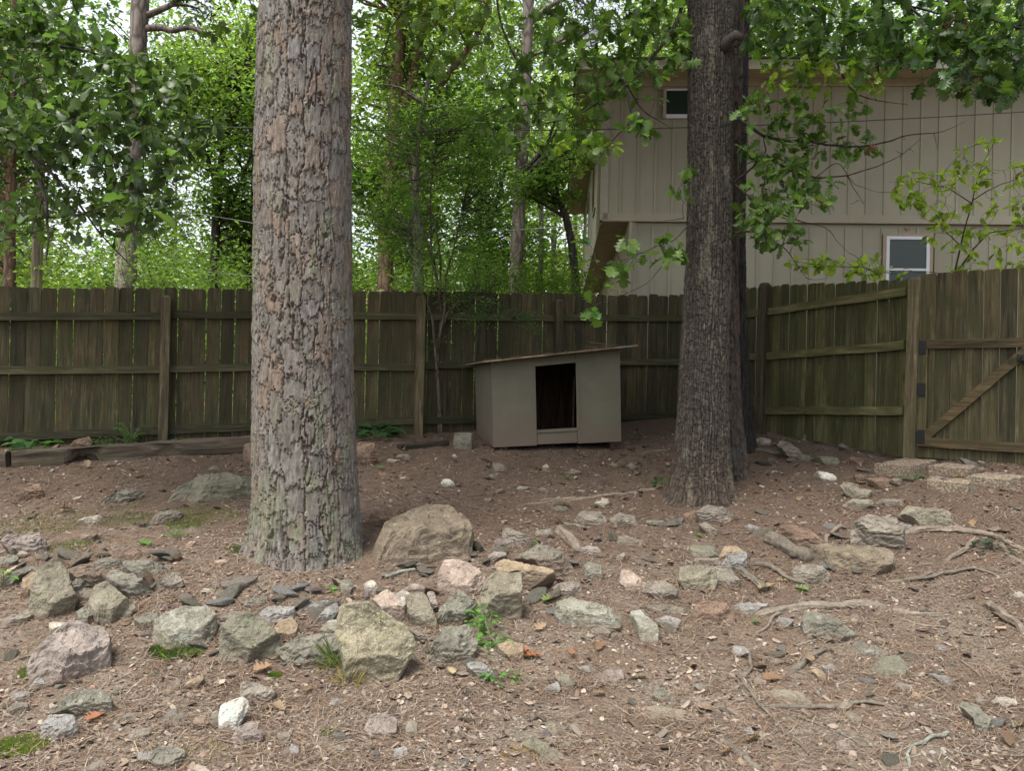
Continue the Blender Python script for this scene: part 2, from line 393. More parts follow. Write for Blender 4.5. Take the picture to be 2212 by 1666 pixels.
# grey-green lichen crust low on the trunk
n = fbm(np.stack([np.cos(TH)*3, np.sin(TH)*3, T*2.2], 1), 4)
g = sstep(.15, .6, n+.55*np.exp(-np.clip(T-.15, 0, 9)/.5)-.1)[:, None]*.6
C = C*(1-g)+np.array((.15,.16,.105))*g
mb = MB(); mb.add(V, F, C); build(mb, 'trunk', BARK, pine, smooth=True, usecol=True)
mb = MB(); mb.tube(pp[10:, :3], pp[10:, 3]*.98, 24, (.27,.22,.19)); build(mb, 'upper_trunk', BARK, pine, smooth=True, usecol=True)

# front oak
oa = pathpx([(1513,1130,76),(1513,1085,72),(1514,1060,64),(1514,1000,60),(1519,900,54),(1520,800,51),(1524,700,49),(1532,555,48),(1534,400,47),(1535,200,47.5),(1536,0,49)], 7.08)
oakbase = np.array([oa[1,0], oa[1,1], gz1(oa[1,0], oa[1,1])])
oak = empty('oak_tree', oakbase, 'grey furrowed oak trunk in front of the side fence with leafy twigs sprouting from it', 'tree')
def fl2(th, t):
    n = pnoise(np.stack([np.cos(th)*1.6, np.sin(th)*1.6, th*0+3], 1)*1.7)
    return np.exp(-np.clip(t-.15, 0, 9)/.16)*(.04+.12*np.maximum(n, 0))+np.exp(-np.clip(t-.15, 0, 9)/.10)*.10*np.exp(-((np.mod(th-3.5+np.pi, 2*np.pi)-np.pi)/.45)**2)
V, F, C, T, TH = bark_trunk(oa, 260, 800, 'oak', 5.0, .021, .075, .016,
    [(.055,.048,.038),(.068,.061,.047),(.045,.039,.032),(.095,.087,.068),(.038,.033,.028),(.057,.05,.04)], (.016,.013,.011), fl2, .16)
n = fbm(np.stack([np.cos(TH)*2, np.sin(TH)*2, T*1.2], 1), 4)
g = sstep(.25, .7, n)[:, None]*.55; C = C*(1-g)+np.array((.135,.13,.10))*g
g = sstep(.9, .35, T+.3*n)[:, None]*.8; C = C*(1-g)+C*np.array((1.15,.92,.8))*g+.012*g
g = sstep(.15, .6, -n)[:, None]*.45*(T > .9)[:, None]; C = C*(1-g)+np.array((.04,.034,.032))*g
mb = MB(); mb.add(V, F, C); build(mb, 'trunk', BARK, oak, smooth=True, usecol=True)
oau = np.array([[oa[-1,0]+.03*k, oa[-1,1]+.05*k, oa[-1,2]+k*.8, oa[-1,3]*(1-.07*k)] for k in range(0, 10)])
mb = MB(); mb.tube(oau[:, :3], oau[:, 3]*.98, 20, (.065,.057,.045)); build(mb, 'upper_trunk', BARK, oak, smooth=True, usecol=True)
# broken stub with a pale cut end
mb = MB(); mb.tube([P(1560,112,6.95), P(1572,88,6.86), P(1590,74,6.82), P(1603,82,6.8)], [.06,.05,.04,.03], 12, (.065,.057,.045)); build(mb, 'broken_limb', BARK, oak, smooth=True, usecol=True)

# slimmer pine hidden behind the oak, and the dark trunk behind that
p2 = pathpx([(1574,1040,46),(1574,1005,42),(1570,960,36),(1565,850,33),(1562,700,31),(1562,555,30),(1568,300,30),(1576,0,30),(1584,-300,28)], 7.75)
p2 = np.vstack([p2, [[p2[-1,0], p2[-1,1], p2[-1,2]+k*1.2, p2[-1,3]*(1-.08*k)] for k in range(1, 8)]])
pn2 = empty('pine_tree', [p2[1,0], p2[1,1], gz1(p2[1,0], p2[1,1])], 'slim reddish pine trunk tucked close behind the furrowed oak', 'tree')
V, F, C, T, TH = bark_trunk(p2[:9], 150, 420, 'pine', 8.0, .07, .16, .03,
    [(.060,.052,.044),(.054,.049,.042),(.085,.06,.047),(.046,.042,.036),(.066,.052,.042)], (.05,.036,.028))
mb = MB(); mb.add(V, F, C); build(mb, 'trunk', BARK, pn2, smooth=True, usecol=True)
mb = MB(); mb.tube(p2[8:, :3], p2[8:, 3], 14, (.16,.12,.1)); build(mb, 'upper_trunk', BARK, pn2, smooth=True, usecol=True)
p3 = pathpx([(1608,985,30),(1606,955,26),(1600,900,23),(1596,800,22),(1590,650,21),(1587,500,21),(1592,200,22),(1596,0,22),(1600,-300,20)], 8.7)
p3 = np.vstack([p3, [[p3[-1,0], p3[-1,1], p3[-1,2]+k*1.2, p3[-1,3]*(1-.08*k)] for k in range(1, 8)]])
pn3 = empty('black_barked_tree', [p3[1,0], p3[1,1], gz1(p3[1,0], p3[1,1])], 'thin nearly black trunk close to the fence, hindmost of the three trunks', 'tree')
V, F, C, T, TH = bark_trunk(p3[:9], 110, 320, 'oak', 11.0, .035, .09, .018, [(.022,.02,.019),(.032,.028,.026),(.018,.016,.015)], (.010,.009,.008))
mb = MB(); mb.add(V, F, C); build(mb, 'trunk', BARK, pn3, smooth=True, usecol=True)
mb = MB(); mb.tube(p3[8:, :3], p3[8:, 3], 12, (.06,.05,.05)); build(mb, 'upper_trunk', BARK, pn3, smooth=True, usecol=True)

# ------------------------------------------------------------------ fences
OLDWOOD = wood_mat('old mossy fence wood', (.046,.043,.026), (.036,.038,.016), .6, (.10,.056,.03), .34)
OLDRAIL = wood_mat('old fence rail wood', (.048,.046,.028), (.036,.039,.017), .6, (.06,.04,.025), .15, axis=0)
NEWWOOD = wood_mat('newer green treated fence wood', (.074,.072,.036), (.053,.058,.021), .66, (.10,.062,.032), .2)
NEWRAIL = wood_mat('newer fence rail wood', (.082,.078,.040), (.056,.06,.023), .58, (.10,.068,.036), .2, axis=0)
GATEWOOD = wood_mat('gate board wood', (.052,.047,.027), (.038,.041,.017), .6, (.072,.043,.024), .32)
BRACE = wood_mat('gate brace wood', (.070,.054,.030), (.048,.046,.021), .45, (.09,.052,.027), .3, axis=0)
POSTW = wood_mat('post wood', (.075,.064,.042), (.046,.047,.022), .5, (.085,.055,.035), .2)

def picket_mesh(name, w, h, t, ear, mat, seed, round_=True):
    r = random.Random(seed); k = 5 if round_ else 1; a = ear
    out = [(-w/2, 0), (w/2, 0), (w/2, h-a)]
    for i in range(1, k+1):
        th = i/k*math.pi/2
        out.append((w/2-a*.62*(1-math.cos(th)) if round_ else w/2-a, h-a+a*math.sin(th) if round_ else h))
    out += [(-x, z) for x, z in out[:2:-1]] + [(-w/2, h-a)]
    n = len(out); bow = r.uniform(-.004, .004)
    V = [(x+bow*math.sin(z/h*math.pi), -t/2, z+r.uniform(-.003, .003)*(z > h-a-.001)) for x, z in out]; V += [(x, t/2, z) for x, _, z in V]
    F = [list(range(n)), list(range(2*n-1, n-1, -1))]+[[i+n, (i+1) % n+n, (i+1) % n, i] for i in range(n)]
    mb = MB().addl(V, F); me = mb.mesh(name); me.materials.append(mat); return me
def fence_run(root, A, B, t0, t1, pitch, ztop, zbot, variants, meshh, facing, jit=.012, ws=(.972, 1.015)):
    A = np.array(A, float); B = np.array(B, float); L = np.linalg.norm(B-A); n = int((t1-t0)*L/pitch); u = (B-A)/L
    ang = math.atan2(u[1], u[0]); k = 0
    for i in range(n+1):
        t = t0+(i+.5)*pitch/L
        if t > t1: break
        p = A+(B-A)*t; zt = ztop(t)+random.uniform(-jit, jit); zb = zbot(t)-.03
        me = random.choice(variants)
        o = place('picket', me, (p[0]+facing[0]*random.uniform(-.003, .003), p[1]+facing[1]*random.uniform(-.003, .003), zb), root)
        o.rotation_euler = (random.uniform(-.004, .004), random.uniform(-.006, .006), ang+random.uniform(-.02, .02))
        o.scale = (random.uniform(*ws), 1, (zt-zb)/meshh)
def rail_seg(root, a, b, h, t, mat, name='rail'):
    a = np.array(a); b = np.array(b); u = b-a; L = np.linalg.norm(u); u /= L; f = np.array((u[1], -u[0], 0)); f /= np.linalg.norm(f); up = np.cross(f, u)*-1
    up = np.cross(u, f)*-1 if np.cross(u, f)[2] < 0 else np.cross(u, f)
    mb = MB(); N = 8; q = []
    r = random.Random(int(a[0]*977+a[2]*131))
    for i in range(N+1):
        c = a+(b-a)*i/N; w = r.uniform(-.004, .004)
        q.append([c-f*t/2-up*(h/2+w), c+f*t/2-up*(h/2+w), c+f*t/2+up*(h/2-w), c-f*t/2+up*(h/2-w)])
    V = np.array(q).reshape(-1, 3); F = []
    for i in range(N):
        for k in range(4): F.append([i*4+k, i*4+(k+1) % 4, (i+1)*4+(k+1) % 4, (i+1)*4+k])
    F += [[3, 2, 1, 0], [N*4, N*4+1, N*4+2, N*4+3]]
    mid = (a+b)/2; V = V-mid; ang = math.atan2(u[1], u[0]); cz, sz = math.cos(-ang), math.sin(-ang)
    V = np.stack([V[:, 0]*cz-V[:, 1]*sz, V[:, 0]*sz+V[:, 1]*cz, V[:, 2]], 1)
    me = MB().addl(V, F).mesh(name); me.materials.append(mat); o = place(name, me, mid, root); o.rotation_euler = (0, 0, ang); return o
def post(root, x, y, ang, zb, zt, w, mat, name='post', lean=0, label=None):
    h = zt-zb; c = .008; q = []
    for z, s in ((0, w/2), (h-.03, w/2), (h-.012, w/2-c), (h, w/2-.02)):
        q.append([(-s, -s, z), (s, -s, z), (s, s, z), (-s, s, z)])
    V = np.array(q).reshape(-1, 3); F = [[0, 3, 2, 1], [12, 13, 14, 15]]
    for i in range(3):
        for k in range(4): F.append([i*4+k, i*4+(k+1) % 4, (i+1)*4+(k+1) % 4, (i+1)*4+k])
    me = MB().addl(V, F).mesh(name); me.materials.append(mat); o = place(name, me, (x, y, zb), root); o.rotation_euler = (0, lean, ang)
    if label: o['label'] = label
    return o

# back fence: a straight run receding to the right
FA = np.array((-5.26, 8.1)); FB = np.array((2.10, 10.4)); FC = np.array((2.72, 10.59)); FL = np.linalg.norm(FB-FA)
fu = (FB-FA)/FL; fn = np.array((fu[1], -fu[0]))       # fn points to the yard
def ft(px):       # parameter of the fence line under a picture column
    r = ray(px, 833); s = r[0]/r[1]; return (s*FA[1]-FA[0])/((FB-FA)[0]-s*(FB-FA)[1])
def fpt(t): return FA+(FB-FA)*t
def fz(px, py):
    t = ft(px); p = fpt(t); return P(px, py, p[1])[2]
def zline(pts):
    T = [ft(a) for a, b in pts]; Z = [fz(a, b) for a, b in pts]; return lambda t: float(np.interp(t, T, Z)) if T[0] <= t <= T[-1] else float(Z[0]+(t-T[0])*(Z[1]-Z[0])/(T[1]-T[0]) if t < T[0] else Z[-1]+(t-T[-1])*(Z[-1]-Z[-2])/(T[-1]-T[-2]))
ztop = zline([(0,620),(350,621),(560,625),(900,629),(1300,637),(1450,637)])
zbot = zline([(0,972),(360,958),(560,948),(900,938),(1340,910),(1450,905)])
TS = -.16; TE = float(np.linalg.norm(FC-FA)/FL)
bf = empty('picket_fence', (*fpt(.4), zbot(.4)), 'long dark mossy picket fence with dog-eared tops running behind the doghouse', 'fence')
vb = [picket_mesh('picket', .140, 1.7, .017, .045, OLDWOOD, s) for s in range(5)]
fence_run(bf, FA, FB, TS, TE, .1455, ztop, zbot, vb, 1.7, fn)
off = fn*.033
stops = [TS, ft(357), ft(630), ft(903), ft(1199), TE]
rz = {'top': zline([(0,684),(350,683),(371,680),(560,681),(895,684),(915,684),(1195,688),(1205,687),(1470,688)]),
      'mid': zline([(0,800),(340,799),(370,797),(560,791),(895,794),(915,790),(1195,783),(1205,784),(1470,782)]),
      'bot': zline([(0,945),(340,930),(370,930),(547,923),(765,911),(900,909),(1030,909),(1345,900),(1470,896)])}
for a, b in zip(stops[:-1], stops[1:]):
    for kk, zf in rz.items():
        e = .006
        pa = fpt(a+e)+off; pb = fpt(b-e)+off
        rail_seg(bf, (*pa, zf(a+e)), (*pb, zf(b-e)), .082, .036, OLDRAIL)
for px, pt, pb in ((357,640,960),(630,638,950),(903,641,940),(1199,648,925)):
    t = ft(px); p = fpt(t)+fn*.07
    post(bf, p[0], p[1], math.atan2(fu[1], fu[0]), zbot(t)-.1, fz(px, pt), .095, POSTW)

# side fence from the hidden corner to the gate post
SA = np.array((2.74, 10.55)); SB = np.array((3.87, 7.66)); SL = np.linalg.norm(SB-SA); su = (SB-SA)/SL; sn = np.array((su[1], -su[0])); sn = sn if sn[0] < 0 else -sn
sf = empty('side_fence', (*SB, gz1(*SB)), 'olive green picket fence panel between the oak and the gate post', 'fence')
vs = [picket_mesh('picket', .140, 1.7, .017, .04, NEWWOOD, s+20) for s in range(4)]
T0 = float((9.63-SA[1])/(SB-SA)[1])
st_ = lambda t: float(np.interp(t, [0, T0, 1], [CAMZ+1.34, CAMZ+1.315, CAMZ+1.13])); sb_ = lambda t: float(np.interp(t, [0, T0, 1], [CAMZ-.40, CAMZ-.44, CAMZ-.57]))
fence_run(sf, SA, SB, .02, .985, .1455, st_, sb_, vs, 1.7, sn, ws=(.93, .965))
for z0, z1, z2 in ((1.0,.99,1.02),(.44,.45,.495),(-.21,-.21,-.145)):
    for a, b, za, zb_ in ((.02, T0-.018, z0, z1), (T0+.018, .985, z1, z2)):
        pa = SA+(SB-SA)*a+sn*.03; pb = SA+(SB-SA)*b+sn*.03
        rail_seg(sf, (*pa, CAMZ+za), (*pb, CAMZ+zb_), .088, .036, NEWRAIL)
pc = SA+(SB-SA)*T0+sn*.055
post(sf, pc[0], pc[1], math.atan2(su[1], su[0])+.1, CAMZ-.6, P(1645, 611, 9.6)[2], .098, POSTW, lean=.008)
# gate post and gate
GA = np.array((3.908, 7.578)); GB = np.array((4.545, 6.98)); gu = (GB-GA)/np.linalg.norm(GB-GA); gn = np.array((-abs(gu[1]), -abs(gu[0]))); ga = math.atan2(gu[1], gu[0])
gp = post(None, P(1969, 800, 7.59)[0], 7.59, ga, CAMZ-.75, P(1974, 597, 7.52)[2], .102, POSTW, 'gate_post', lean=.012)
tag(gp, 'square weathered wooden post carrying three black gate hinges', 'post')
gate = empty('wooden_gate', (*GA, CAMZ-.58), 'brown board gate with a diagonal brace and black strap hinges', 'gate')
vg = [picket_mesh('board', .128, 1.76, .018, .035, GATEWOOD, s+40) for s in range(4)]
Lg = 1.16
for i in range(9):
    p = GA+gu*(.075+i*.1325); o = place('board', random.choice(vg), (*p, CAMZ-.585), gate); o.rotation_euler = (0, random.uniform(-.003, .003), ga); o.scale = (random.uniform(.985, 1.01), 1, 1.0+random.uniform(-.006, .006))
def gl(s, z, o=.03): q = GA+gu*s+gn*o; return np.array((*q, CAMZ+z))
BRW = [GATEWOOD, BRACE]
rail_seg(gate, gl(.0, .500), gl(Lg, .50), .085, .034, BRACE, 'top_rail')
rail_seg(gate, gl(.0, -.435), gl(Lg, -.435), .085, .034, BRACE, 'bottom_rail')
def upright(s, name):
    mb = MB(); c = gl(s, .03); mb.box((0, 0, 0), (.085, .034, .845)); me = mb.mesh(name); me.materials.append(GATEWOOD); o = place(name, me, c, gate); o.rotation_euler = (0, 0, ga)
upright(.043, 'stile'); upright(Lg-.2, 'stile')
a, b = gl(.075, -.385), gl(Lg-.25, .452); rail_seg(gate, a, b, .082, .032, BRACE, 'diagonal_brace')
IRON = flat_mat('black iron hardware', (.012,.012,.014), .5, .2)
def hinge(zc):
    h = empty_part('hinge', gl(0, zc, .05), gate); mb = MB(); ax = np.array([[*gu, 0], [*(gn), 0], [0, 0, 1]])
    mb.box(gl(.045, zc, .056), (.06, .008, .125), ax); mb.box(gl(-.05, zc, .058), (.085, .008, .085), ax); mb.tube([gl(-.002, zc-.05, .066), gl(-.002, zc+.05, .066)], .012, 8)
    for dz in (-.045, 0, .045): mb.box(gl(.05, zc+dz, .063), (.012, .006, .012), ax)
    for dz in (-.025, .025): mb.box(gl(-.06, zc+dz, .066), (.012, .006, .012), ax)
    return build(mb, 'hinge', IRON, gate)
def empty_part(*a): return None
for py in (750, 842, 943): hinge(P(1985, py, 7.52)[2]-CAMZ)
mb = MB(); ax = np.array([[*gu, 0], [*gn, 0], [0, 0, 1]]); mb.box(gl(.86, .36, .055), (.09, .02, .055), ax); mb.tube([gl(.84, .36, .06), gl(.84, .36, .09)], .012, 8); build(mb, 'latch', IRON, gate)

# ------------------------------------------------------------------ landscape timbers, blocks
TIMBER = wood_mat('rotting timber', (.055,.047,.038), (.04,.038,.024), .4, (.055,.034,.025), .35, axis=0, contrast=1)
def timber(px0, py0, px1, py1, h, w, label, seed, notch=()):
    a = hit(px0, py0); b = hit(px1, py1); u = b-a; L = np.linalg.norm(u[:2]); ang = math.atan2(u[1], u[0]); n = 70; r = np.random.default_rng(seed)
    ring = 16; th = np.arange(ring)/ring*2*np.pi; sq = lambda c: np.sign(c)*np.abs(c)**.35
    V = []
    for i in range(n+1):
        s = i/n; cy_ = sq(np.cos(th))*w/2; cz_ = sq(np.sin(th))*h/2+h/2
        k = 1.0
        for (s0, ws, dp) in notch: k_ = math.exp(-((s-s0)/ws)**2); cz_ = np.where((np.sin(th) < .2) & (cy_ < 0), cz_+k_*dp*h, cz_); cy_ = np.where((np.sin(th) < .6) & (cy_ < 0), cy_+k_*dp*w*.8, cy_)
        q = np.stack([np.full(ring, s*L), cy_, cz_], 1)
        V.append(q)
    V = np.vstack(V); V[:, 1:] += .012*np.stack([fbm(V*np.array((3, 25, 25))+seed, 3), fbm(V*np.array((3, 25, 25))+seed+7, 3)], 1)
    V[:, 2] -= .03
    F = [[i*ring+k, (i+1)*ring+k, (i+1)*ring+(k+1) % ring, i*ring+(k+1) % ring] for i in range(n) for k in range(ring)]
    F += [list(range(ring)), [n*ring+k for k in range(ring)][::-1]]
    me = MB().addl(V, F).mesh('landscape_timber'); me.materials.append(TIMBER); o = place('landscape_timber', me, a)
    o.rotation_euler = (0, -math.atan2(u[2], L), ang); tag(o, label, 'timber', 'old landscape timbers edging the fence bed')
timber(30,1008,548,972,.175,.17,'long rotted landscape timber with a dark notch, edging the left fence bed',1,((.26,.035,.5),(.31,.03,.4),(.62,.06,.15)))
timber(-420,1020,25,1008,.17,.17,'short end of a second timber at the left edge, abutting the long rotted one',2)
timber(862,972,965,962,.085,.1,'low weathered board half sunk in dirt left of the grey concrete block',3)
def block(poly_bl, poly_br, h, dep, mat, name, label, cat, yaw=0, lean=0, seed=0):
    a = hit(*poly_bl); b = hit(*poly_br); w = np.linalg.norm((b-a)[:2]); ang = math.atan2(b[1]-a[1], b[0]-a[0])+yaw; n = 8
    g = np.linspace(-1, 1, n); V = []; F = []
    import itertools
    for axis in range(3):
        for sgn in (-1, 1):
            base = len(V)
            for i in g:
                for j in g:
                    p = [0, 0, 0]; p[axis] = sgn; p[(axis+1) % 3] = i; p[(axis+2) % 3] = j; V.append(p)
            for i in range(n-1):
                for j in range(n-1):
                    q = [base+i*n+j, base+(i+1)*n+j, base+(i+1)*n+j+1, base+i*n+j+1]; F.append(q if sgn > 0 else q[::-1])
    V = np.array(V); rr = np.linalg.norm(V, axis=1); V = V*(1-.05*sstep(1.35, 1.74, rr))[:, None]
    V = V*np.array((w/2, dep/2, h/2)); V += .006*np.stack([fbm(V*14+seed+k*9, 3) for k in range(3)], 1); V[:, 2] += h/2-.02
    me = MB().addl(V, F).mesh(name); me.materials.append(mat); c = (a+b)/2; o = place(name, me, (c[0]-math.sin(ang)*dep/2, c[1]+math.cos(ang)*dep/2, min(a[2], b[2])))
    o.rotation_euler = (lean, 0, ang); return tag(o, label, cat)
CONC = rock_mat('weathered concrete', (.135,.128,.105), .35, (.17,.18,.13)); PAVE = rock_mat('reddish paving block', (.2,.145,.12), .2)
block((979,972),(1018,973),.20,.12,CONC,'concrete_block','grey concrete block standing on end left of the doghouse','block',seed=3)
block((526,998),(556,1000),.19,.2,PAVE,'paving_block','reddish square block at the right end of the long timber, by the pine','block',yaw=.2,seed=5)

# ------------------------------------------------------------------ doghouse
DHW = NT('doghouse paint'); v = DHW.coord((1, 1, 1), False)
f = DHW.noise(v, 3, 5, .6); g = DHW.noise(DHW.coord((1, 1, .08), False), 60, 3)
tc = DHW.n('ShaderNodeTexCoord'); sx = DHW.n('ShaderNodeSeparateXYZ'); DHW.link(tc.outputs['Object'], sx.inputs[0])
c = DHW.ramp(f, [(.3, (.096,.094,.067)), (.7, (.124,.120,.087))])
splash = DHW.ramp(DHW.math('ADD', sx.outputs[2], DHW.math('MULTIPLY', f, .5)), [(.3, (.8,.8,.8)), (.75, (0, 0, 0))])
c = DHW.mix(splash, c, (.125,.092,.072)); DHW.bump(g, .002, .6); DHW.col(c); DHP = DHW.m
DHI = wood_mat('doghouse bare wood shaded dark', (.022,.015,.011), (.015,.012,.008), .2, (.055,.02,.01), .25)  # near-black tone paints in the shade inside the doghouse
FLl = P(1066,967,8.35); FLu = P(1061,782,8.35); FRl = P(1342,954,8.55); FRu = P(1339,753,8.55)
SDv = np.array((-.216, 1.0, 0)); nrm = np.array((-.14, -1., 0)); nrm /= np.linalg.norm(nrm)
dh = empty('doghouse', FLl, 'grey brown plywood doghouse with a slanted roof and dark doorway', 'doghouse')
def lerp4(u, v): return (FLl*(1-u)+FRl*u)*(1-v)+(FLu*(1-u)+FRu*u)*v
def panel(name, u0, u1, v0, v1, mat=DHP, t=.015, proud=0.0, label=None):
    a = [lerp4(u0, v0), lerp4(u1, v0), lerp4(u1, v1), lerp4(u0, v1)]; a = [p+nrm*proud for p in a]; b = [p-nrm*t for p in a]
    o = build(MB().hexa(b, a), name, mat, dh)
    if label: o['label'] = label
    return o
du0, du1, dv0, dv1 = .335, .652, .17, .895
panel('front_board', 0, du0, 0, 1.0); panel('front_board', du1, 1, 0, 1.0)
panel('door_header', du0+.002, du1-.002, dv1, .995); panel('door_sill', du0+.004, du1-.004, .01, dv0-.035)
panel('door_trim', du0-.002, du1+.005, dv1+.002, dv1+.035, t=.012, proud=.014); panel('door_trim', du0+.002, du1+.002, dv0-.03, dv0+.005, t=.03, proud=.012)
panel('door_trim', du1-.002, du1+.022, dv0+.008, dv1-.001, t=.012, proud=.010)
BLl, BLu, BRl, BRu = FLl+SDv*1.05+np.array((0, 0, .03)), FLu+SDv*1.05, FRl+SDv*1.05, FRu+SDv*1.05
sx_ = (FRl-FLl); sx_ /= np.linalg.norm(sx_); e = .001
def hexp(name, q, nn, t, mat=DHP): return build(MB().hexa([p-nn*t for p in q], q), name, mat, dh)
hexp('side_panel', [BLl, FLl-nrm*.017, FLu-nrm*.017, BLu], -sx_, .014); hexp('side_panel', [FRl-nrm*.017, BRl, BRu, FRu-nrm*.017], sx_, .014)
hexp('back_panel', [BRl, BLl, BLu, BRu], -nrm, .014, DHI)
ins = [FLl+sx_*.016-nrm*.02, FRl-sx_*.016-nrm*.02, BRl-sx_*.016+nrm*.02, BLl+sx_*.016+nrm*.02]
build(MB().hexa([p+np.array((0, 0, .035)) for p in ins], [p+np.array((0, 0, .05)) for p in ins]), 'floor_board', DHI, dh)
i0 = (FLl+FRl)/2-nrm*.55; build(MB().hexa([i0+sx_*.14, i0+sx_*.16, i0+sx_*.16+nrm*.4, i0+sx_*.14+nrm*.4], [q+np.array((0, 0, .72)) for q in (i0+sx_*.14, i0+sx_*.16, i0+sx_*.16+nrm*.4, i0+sx_*.14+nrm*.4)]), 'partition', DHI, dh)
rl = P(1046,783,8.2); rr = P(1378,748,8.42); ROOFW = wood_mat('bare doghouse roof plywood', (.12,.10,.075), (.085,.08,.055), .3, (.11,.07,.045), .3, axis=0)
rb = [rl, rr, rr+SDv*1.25, rl+SDv*1.25]; build(MB().hexa(rb, [p+np.array((0, 0, .016)) for p in rb]), 'roof', ROOFW, dh)
def blk(p, name, sz, mat=DHI): build(MB().box(p, sz, np.array([sx_, -nrm, (0, 0, 1)])), name, mat, dh)
for u, h in ((.09, .09), (.93, .10)):
    q = FLl*(1-u)+FRl*u-nrm*.06; blk(q-np.array((0, 0, h/2-.001)), 'foot', (.05, .09, h))
    q = q-nrm*.8; blk(q-np.array((0, 0, h/2-.001)), 'foot', (.05, .09, h))
# litter of needles and twigs lying on the roof
mb = MB(); r = np.random.default_rng(5)
for i in range(420):
    u, w = r.random()**.8, r.random(); p = rl*(1-u)+rr*u+SDv*1.3*w+np.array((0, 0, .02)); a = r.uniform(0, 6.3); L = r.uniform(.04, .13)
    d = np.array((math.cos(a), math.sin(a), 0)); d = d*L; d[2] = d[0]*(rr-rl)[2]/(rr-rl)[0]+r.uniform(0, .02); z = r.uniform(0, .018)*(r.random() < .5)
    p[2] += z; s = np.cross(d, (0, 0, 1.)); s = s/np.linalg.norm(s)*r.uniform(.001, .005)
    mb.add([p-d/2-s, p-d/2+s, p+d/2+s, p+d/2-s+np.array((0, 0, .002))], np.array([[0, 1, 2, 3]]), (.14*r.uniform(.5, 1.4), .09*r.uniform(.5, 1.4), .055))
for x0, y0, x1, y1 in ((1270,738,1350,748),(1275,741,1325,745),(1262,750,1330,746)): mb.tube([P(x0,y0,8.7), P((x0+x1)/2,(y0+y1)/2+.6,8.72), P(x1,y1,8.75)], .0022, 4, (.16,.12,.09))
LIT = NT('dry plant litter'); a = LIT.n('ShaderNodeVertexColor', layer_name='Col'); LITM = LIT.col(a.outputs[0])
tag(build(mb, 'pine_needles', LITM, None, rl, usecol=True), 'dry brown needles and twigs lying on the doghouse roof', 'needles', kind='stuff')
# ------------------------------------------------------------------ neighbouring house
SID = NT('painted siding'); v = SID.coord((1, 1, 1), False)
f = SID.noise(v, .9, 5, .6); st = SID.noise(SID.coord((1, 1, .3), True), 1.7, 5, .6, .4)
c = SID.ramp(f, [(.3, (.232,.223,.166)), (.7, (.262,.252,.19))])
c = SID.mix(SID.ramp(st, [(.60, (0, 0, 0)), (.78, (.55,.55,.55))]), c, (.185,.185,.095))
i = SID.n('ShaderNodeObjectInfo'); c = SID.mix(1.0, c, SID.ramp(i.outputs['Random'], [(0, (.93,.93,.93)), (1, (1.05,1.05,1.05))]), 'MULTIPLY')
SID.bump(SID.noise(SID.coord((1, 1, .05)), 70, 3), .003, .6); SIDM = SID.col(c)
TRIM = flat_mat('pale tan trim', (.27,.25,.195), .7, .08); SOFF = flat_mat('tan soffit', (.40,.355,.26), .8, .1); WHITE = flat_mat('white vinyl', (.5,.52,.55), .45, .04)
FASC = flat_mat('pale fascia paint', (.36,.365,.30), .6, .08); BROWN = flat_mat('brown stained soffit', (.31,.26,.20), .8, .15)
ROOFM = flat_mat('dark roof shingle', (.06,.055,.05), .9, .3, 20); TANW = flat_mat('bare wood casing', (.27,.22,.15), .7, .12)
GL = NT('window glass'); GL.b.inputs['Base Color'].default_value = (.022,.035,.03,1); GL.b.inputs['Roughness'].default_value = .04; GL.b.inputs['Specular IOR Level'].default_value = .3; GLASS = GL.m
BLIND = flat_mat('window blind', (.07,.10,.08), .6, .1)
HY = R_(-3.3); HX = np.array((math.cos(HY), math.sin(HY), 0)); HD = np.array((-math.sin(HY), math.cos(HY), 0)); HZ = np.array((0, 0, 1.))
H0 = np.array((P(1298, 470, 14.0)[0], 14.0, 0)); HAX = np.array([HX, HD, HZ])
def hp(x, y, z): return H0+HX*x+HD*y+HZ*(CAMZ+z)
house = empty('house', H0+HZ*.85, 'two storey tan house with vertical siding beyond the side fence', 'house')
def hbox(name, x0, x1, y0, y1, z0, z1, mat, parent=house):
    return build(MB().box(hp((x0+x1)/2, (y0+y1)/2, (z0+z1)/2), (x1-x0, y1-y0, z1-z0), HAX), name, mat, parent)
LEN, DEP, ZB, ZE = 14.0, 10.5, 3.02, 5.53
up_ = hbox('upper_wall', .03, LEN, .03, DEP, ZB, ZE, SIDM); lo = hbox('lower_wall', .52, LEN, .06, DEP-.1, -1.2, ZB-.004, SIDM)
# siding boards: flat panels with a batten every foot
pitch = .305
def siding(par, x0, x1, z0, z1, y, openings):
    n = int((x1-x0)/pitch)
    pm = {}
    for k in range(n+1):
        a = x0+k*pitch; b = min(a+pitch, x1)
        if b-a < .05: continue
        segs = [(z0, z1)]
        for (wx0, wx1, wz0, wz1) in openings:
            if a < wx1 and b > wx0: segs = [(z0, wz0), (wz1, z1)]
        for (s0, s1) in segs:
            if s1-s0 < .04: continue
            hbox('siding_board', a+.001, b-.001, y-.022, y-.002, s0, s1, SIDM, par)
            hbox('batten', a-.022, a+.022, y-.036, y-.0235, s0, s1, SIDM, par)
UW = (1.10, 1.72, 4.52, 5.18)
wx0 = 7.86-H0[0]
def hx_of(px, py=833):
    r = ray(px, py); s = r[0]/r[1]; # (H0x + x c - y s')/(H0y + x sin + ..)=s
    return (s*H0[1]-H0[0])/(HX[0]-s*HX[1])
UW = (hx_of(1432,230), hx_of(1512,230), 4.82, 5.34); LW = (hx_of(1914,560), hx_of(2008,560), 1.62, 2.78)
siding(up_, .03, LEN, ZB+.13, ZE-.14, .03, [UW]); siding(lo, .62, LEN, -1.2, ZB-.10, .06, [LW])
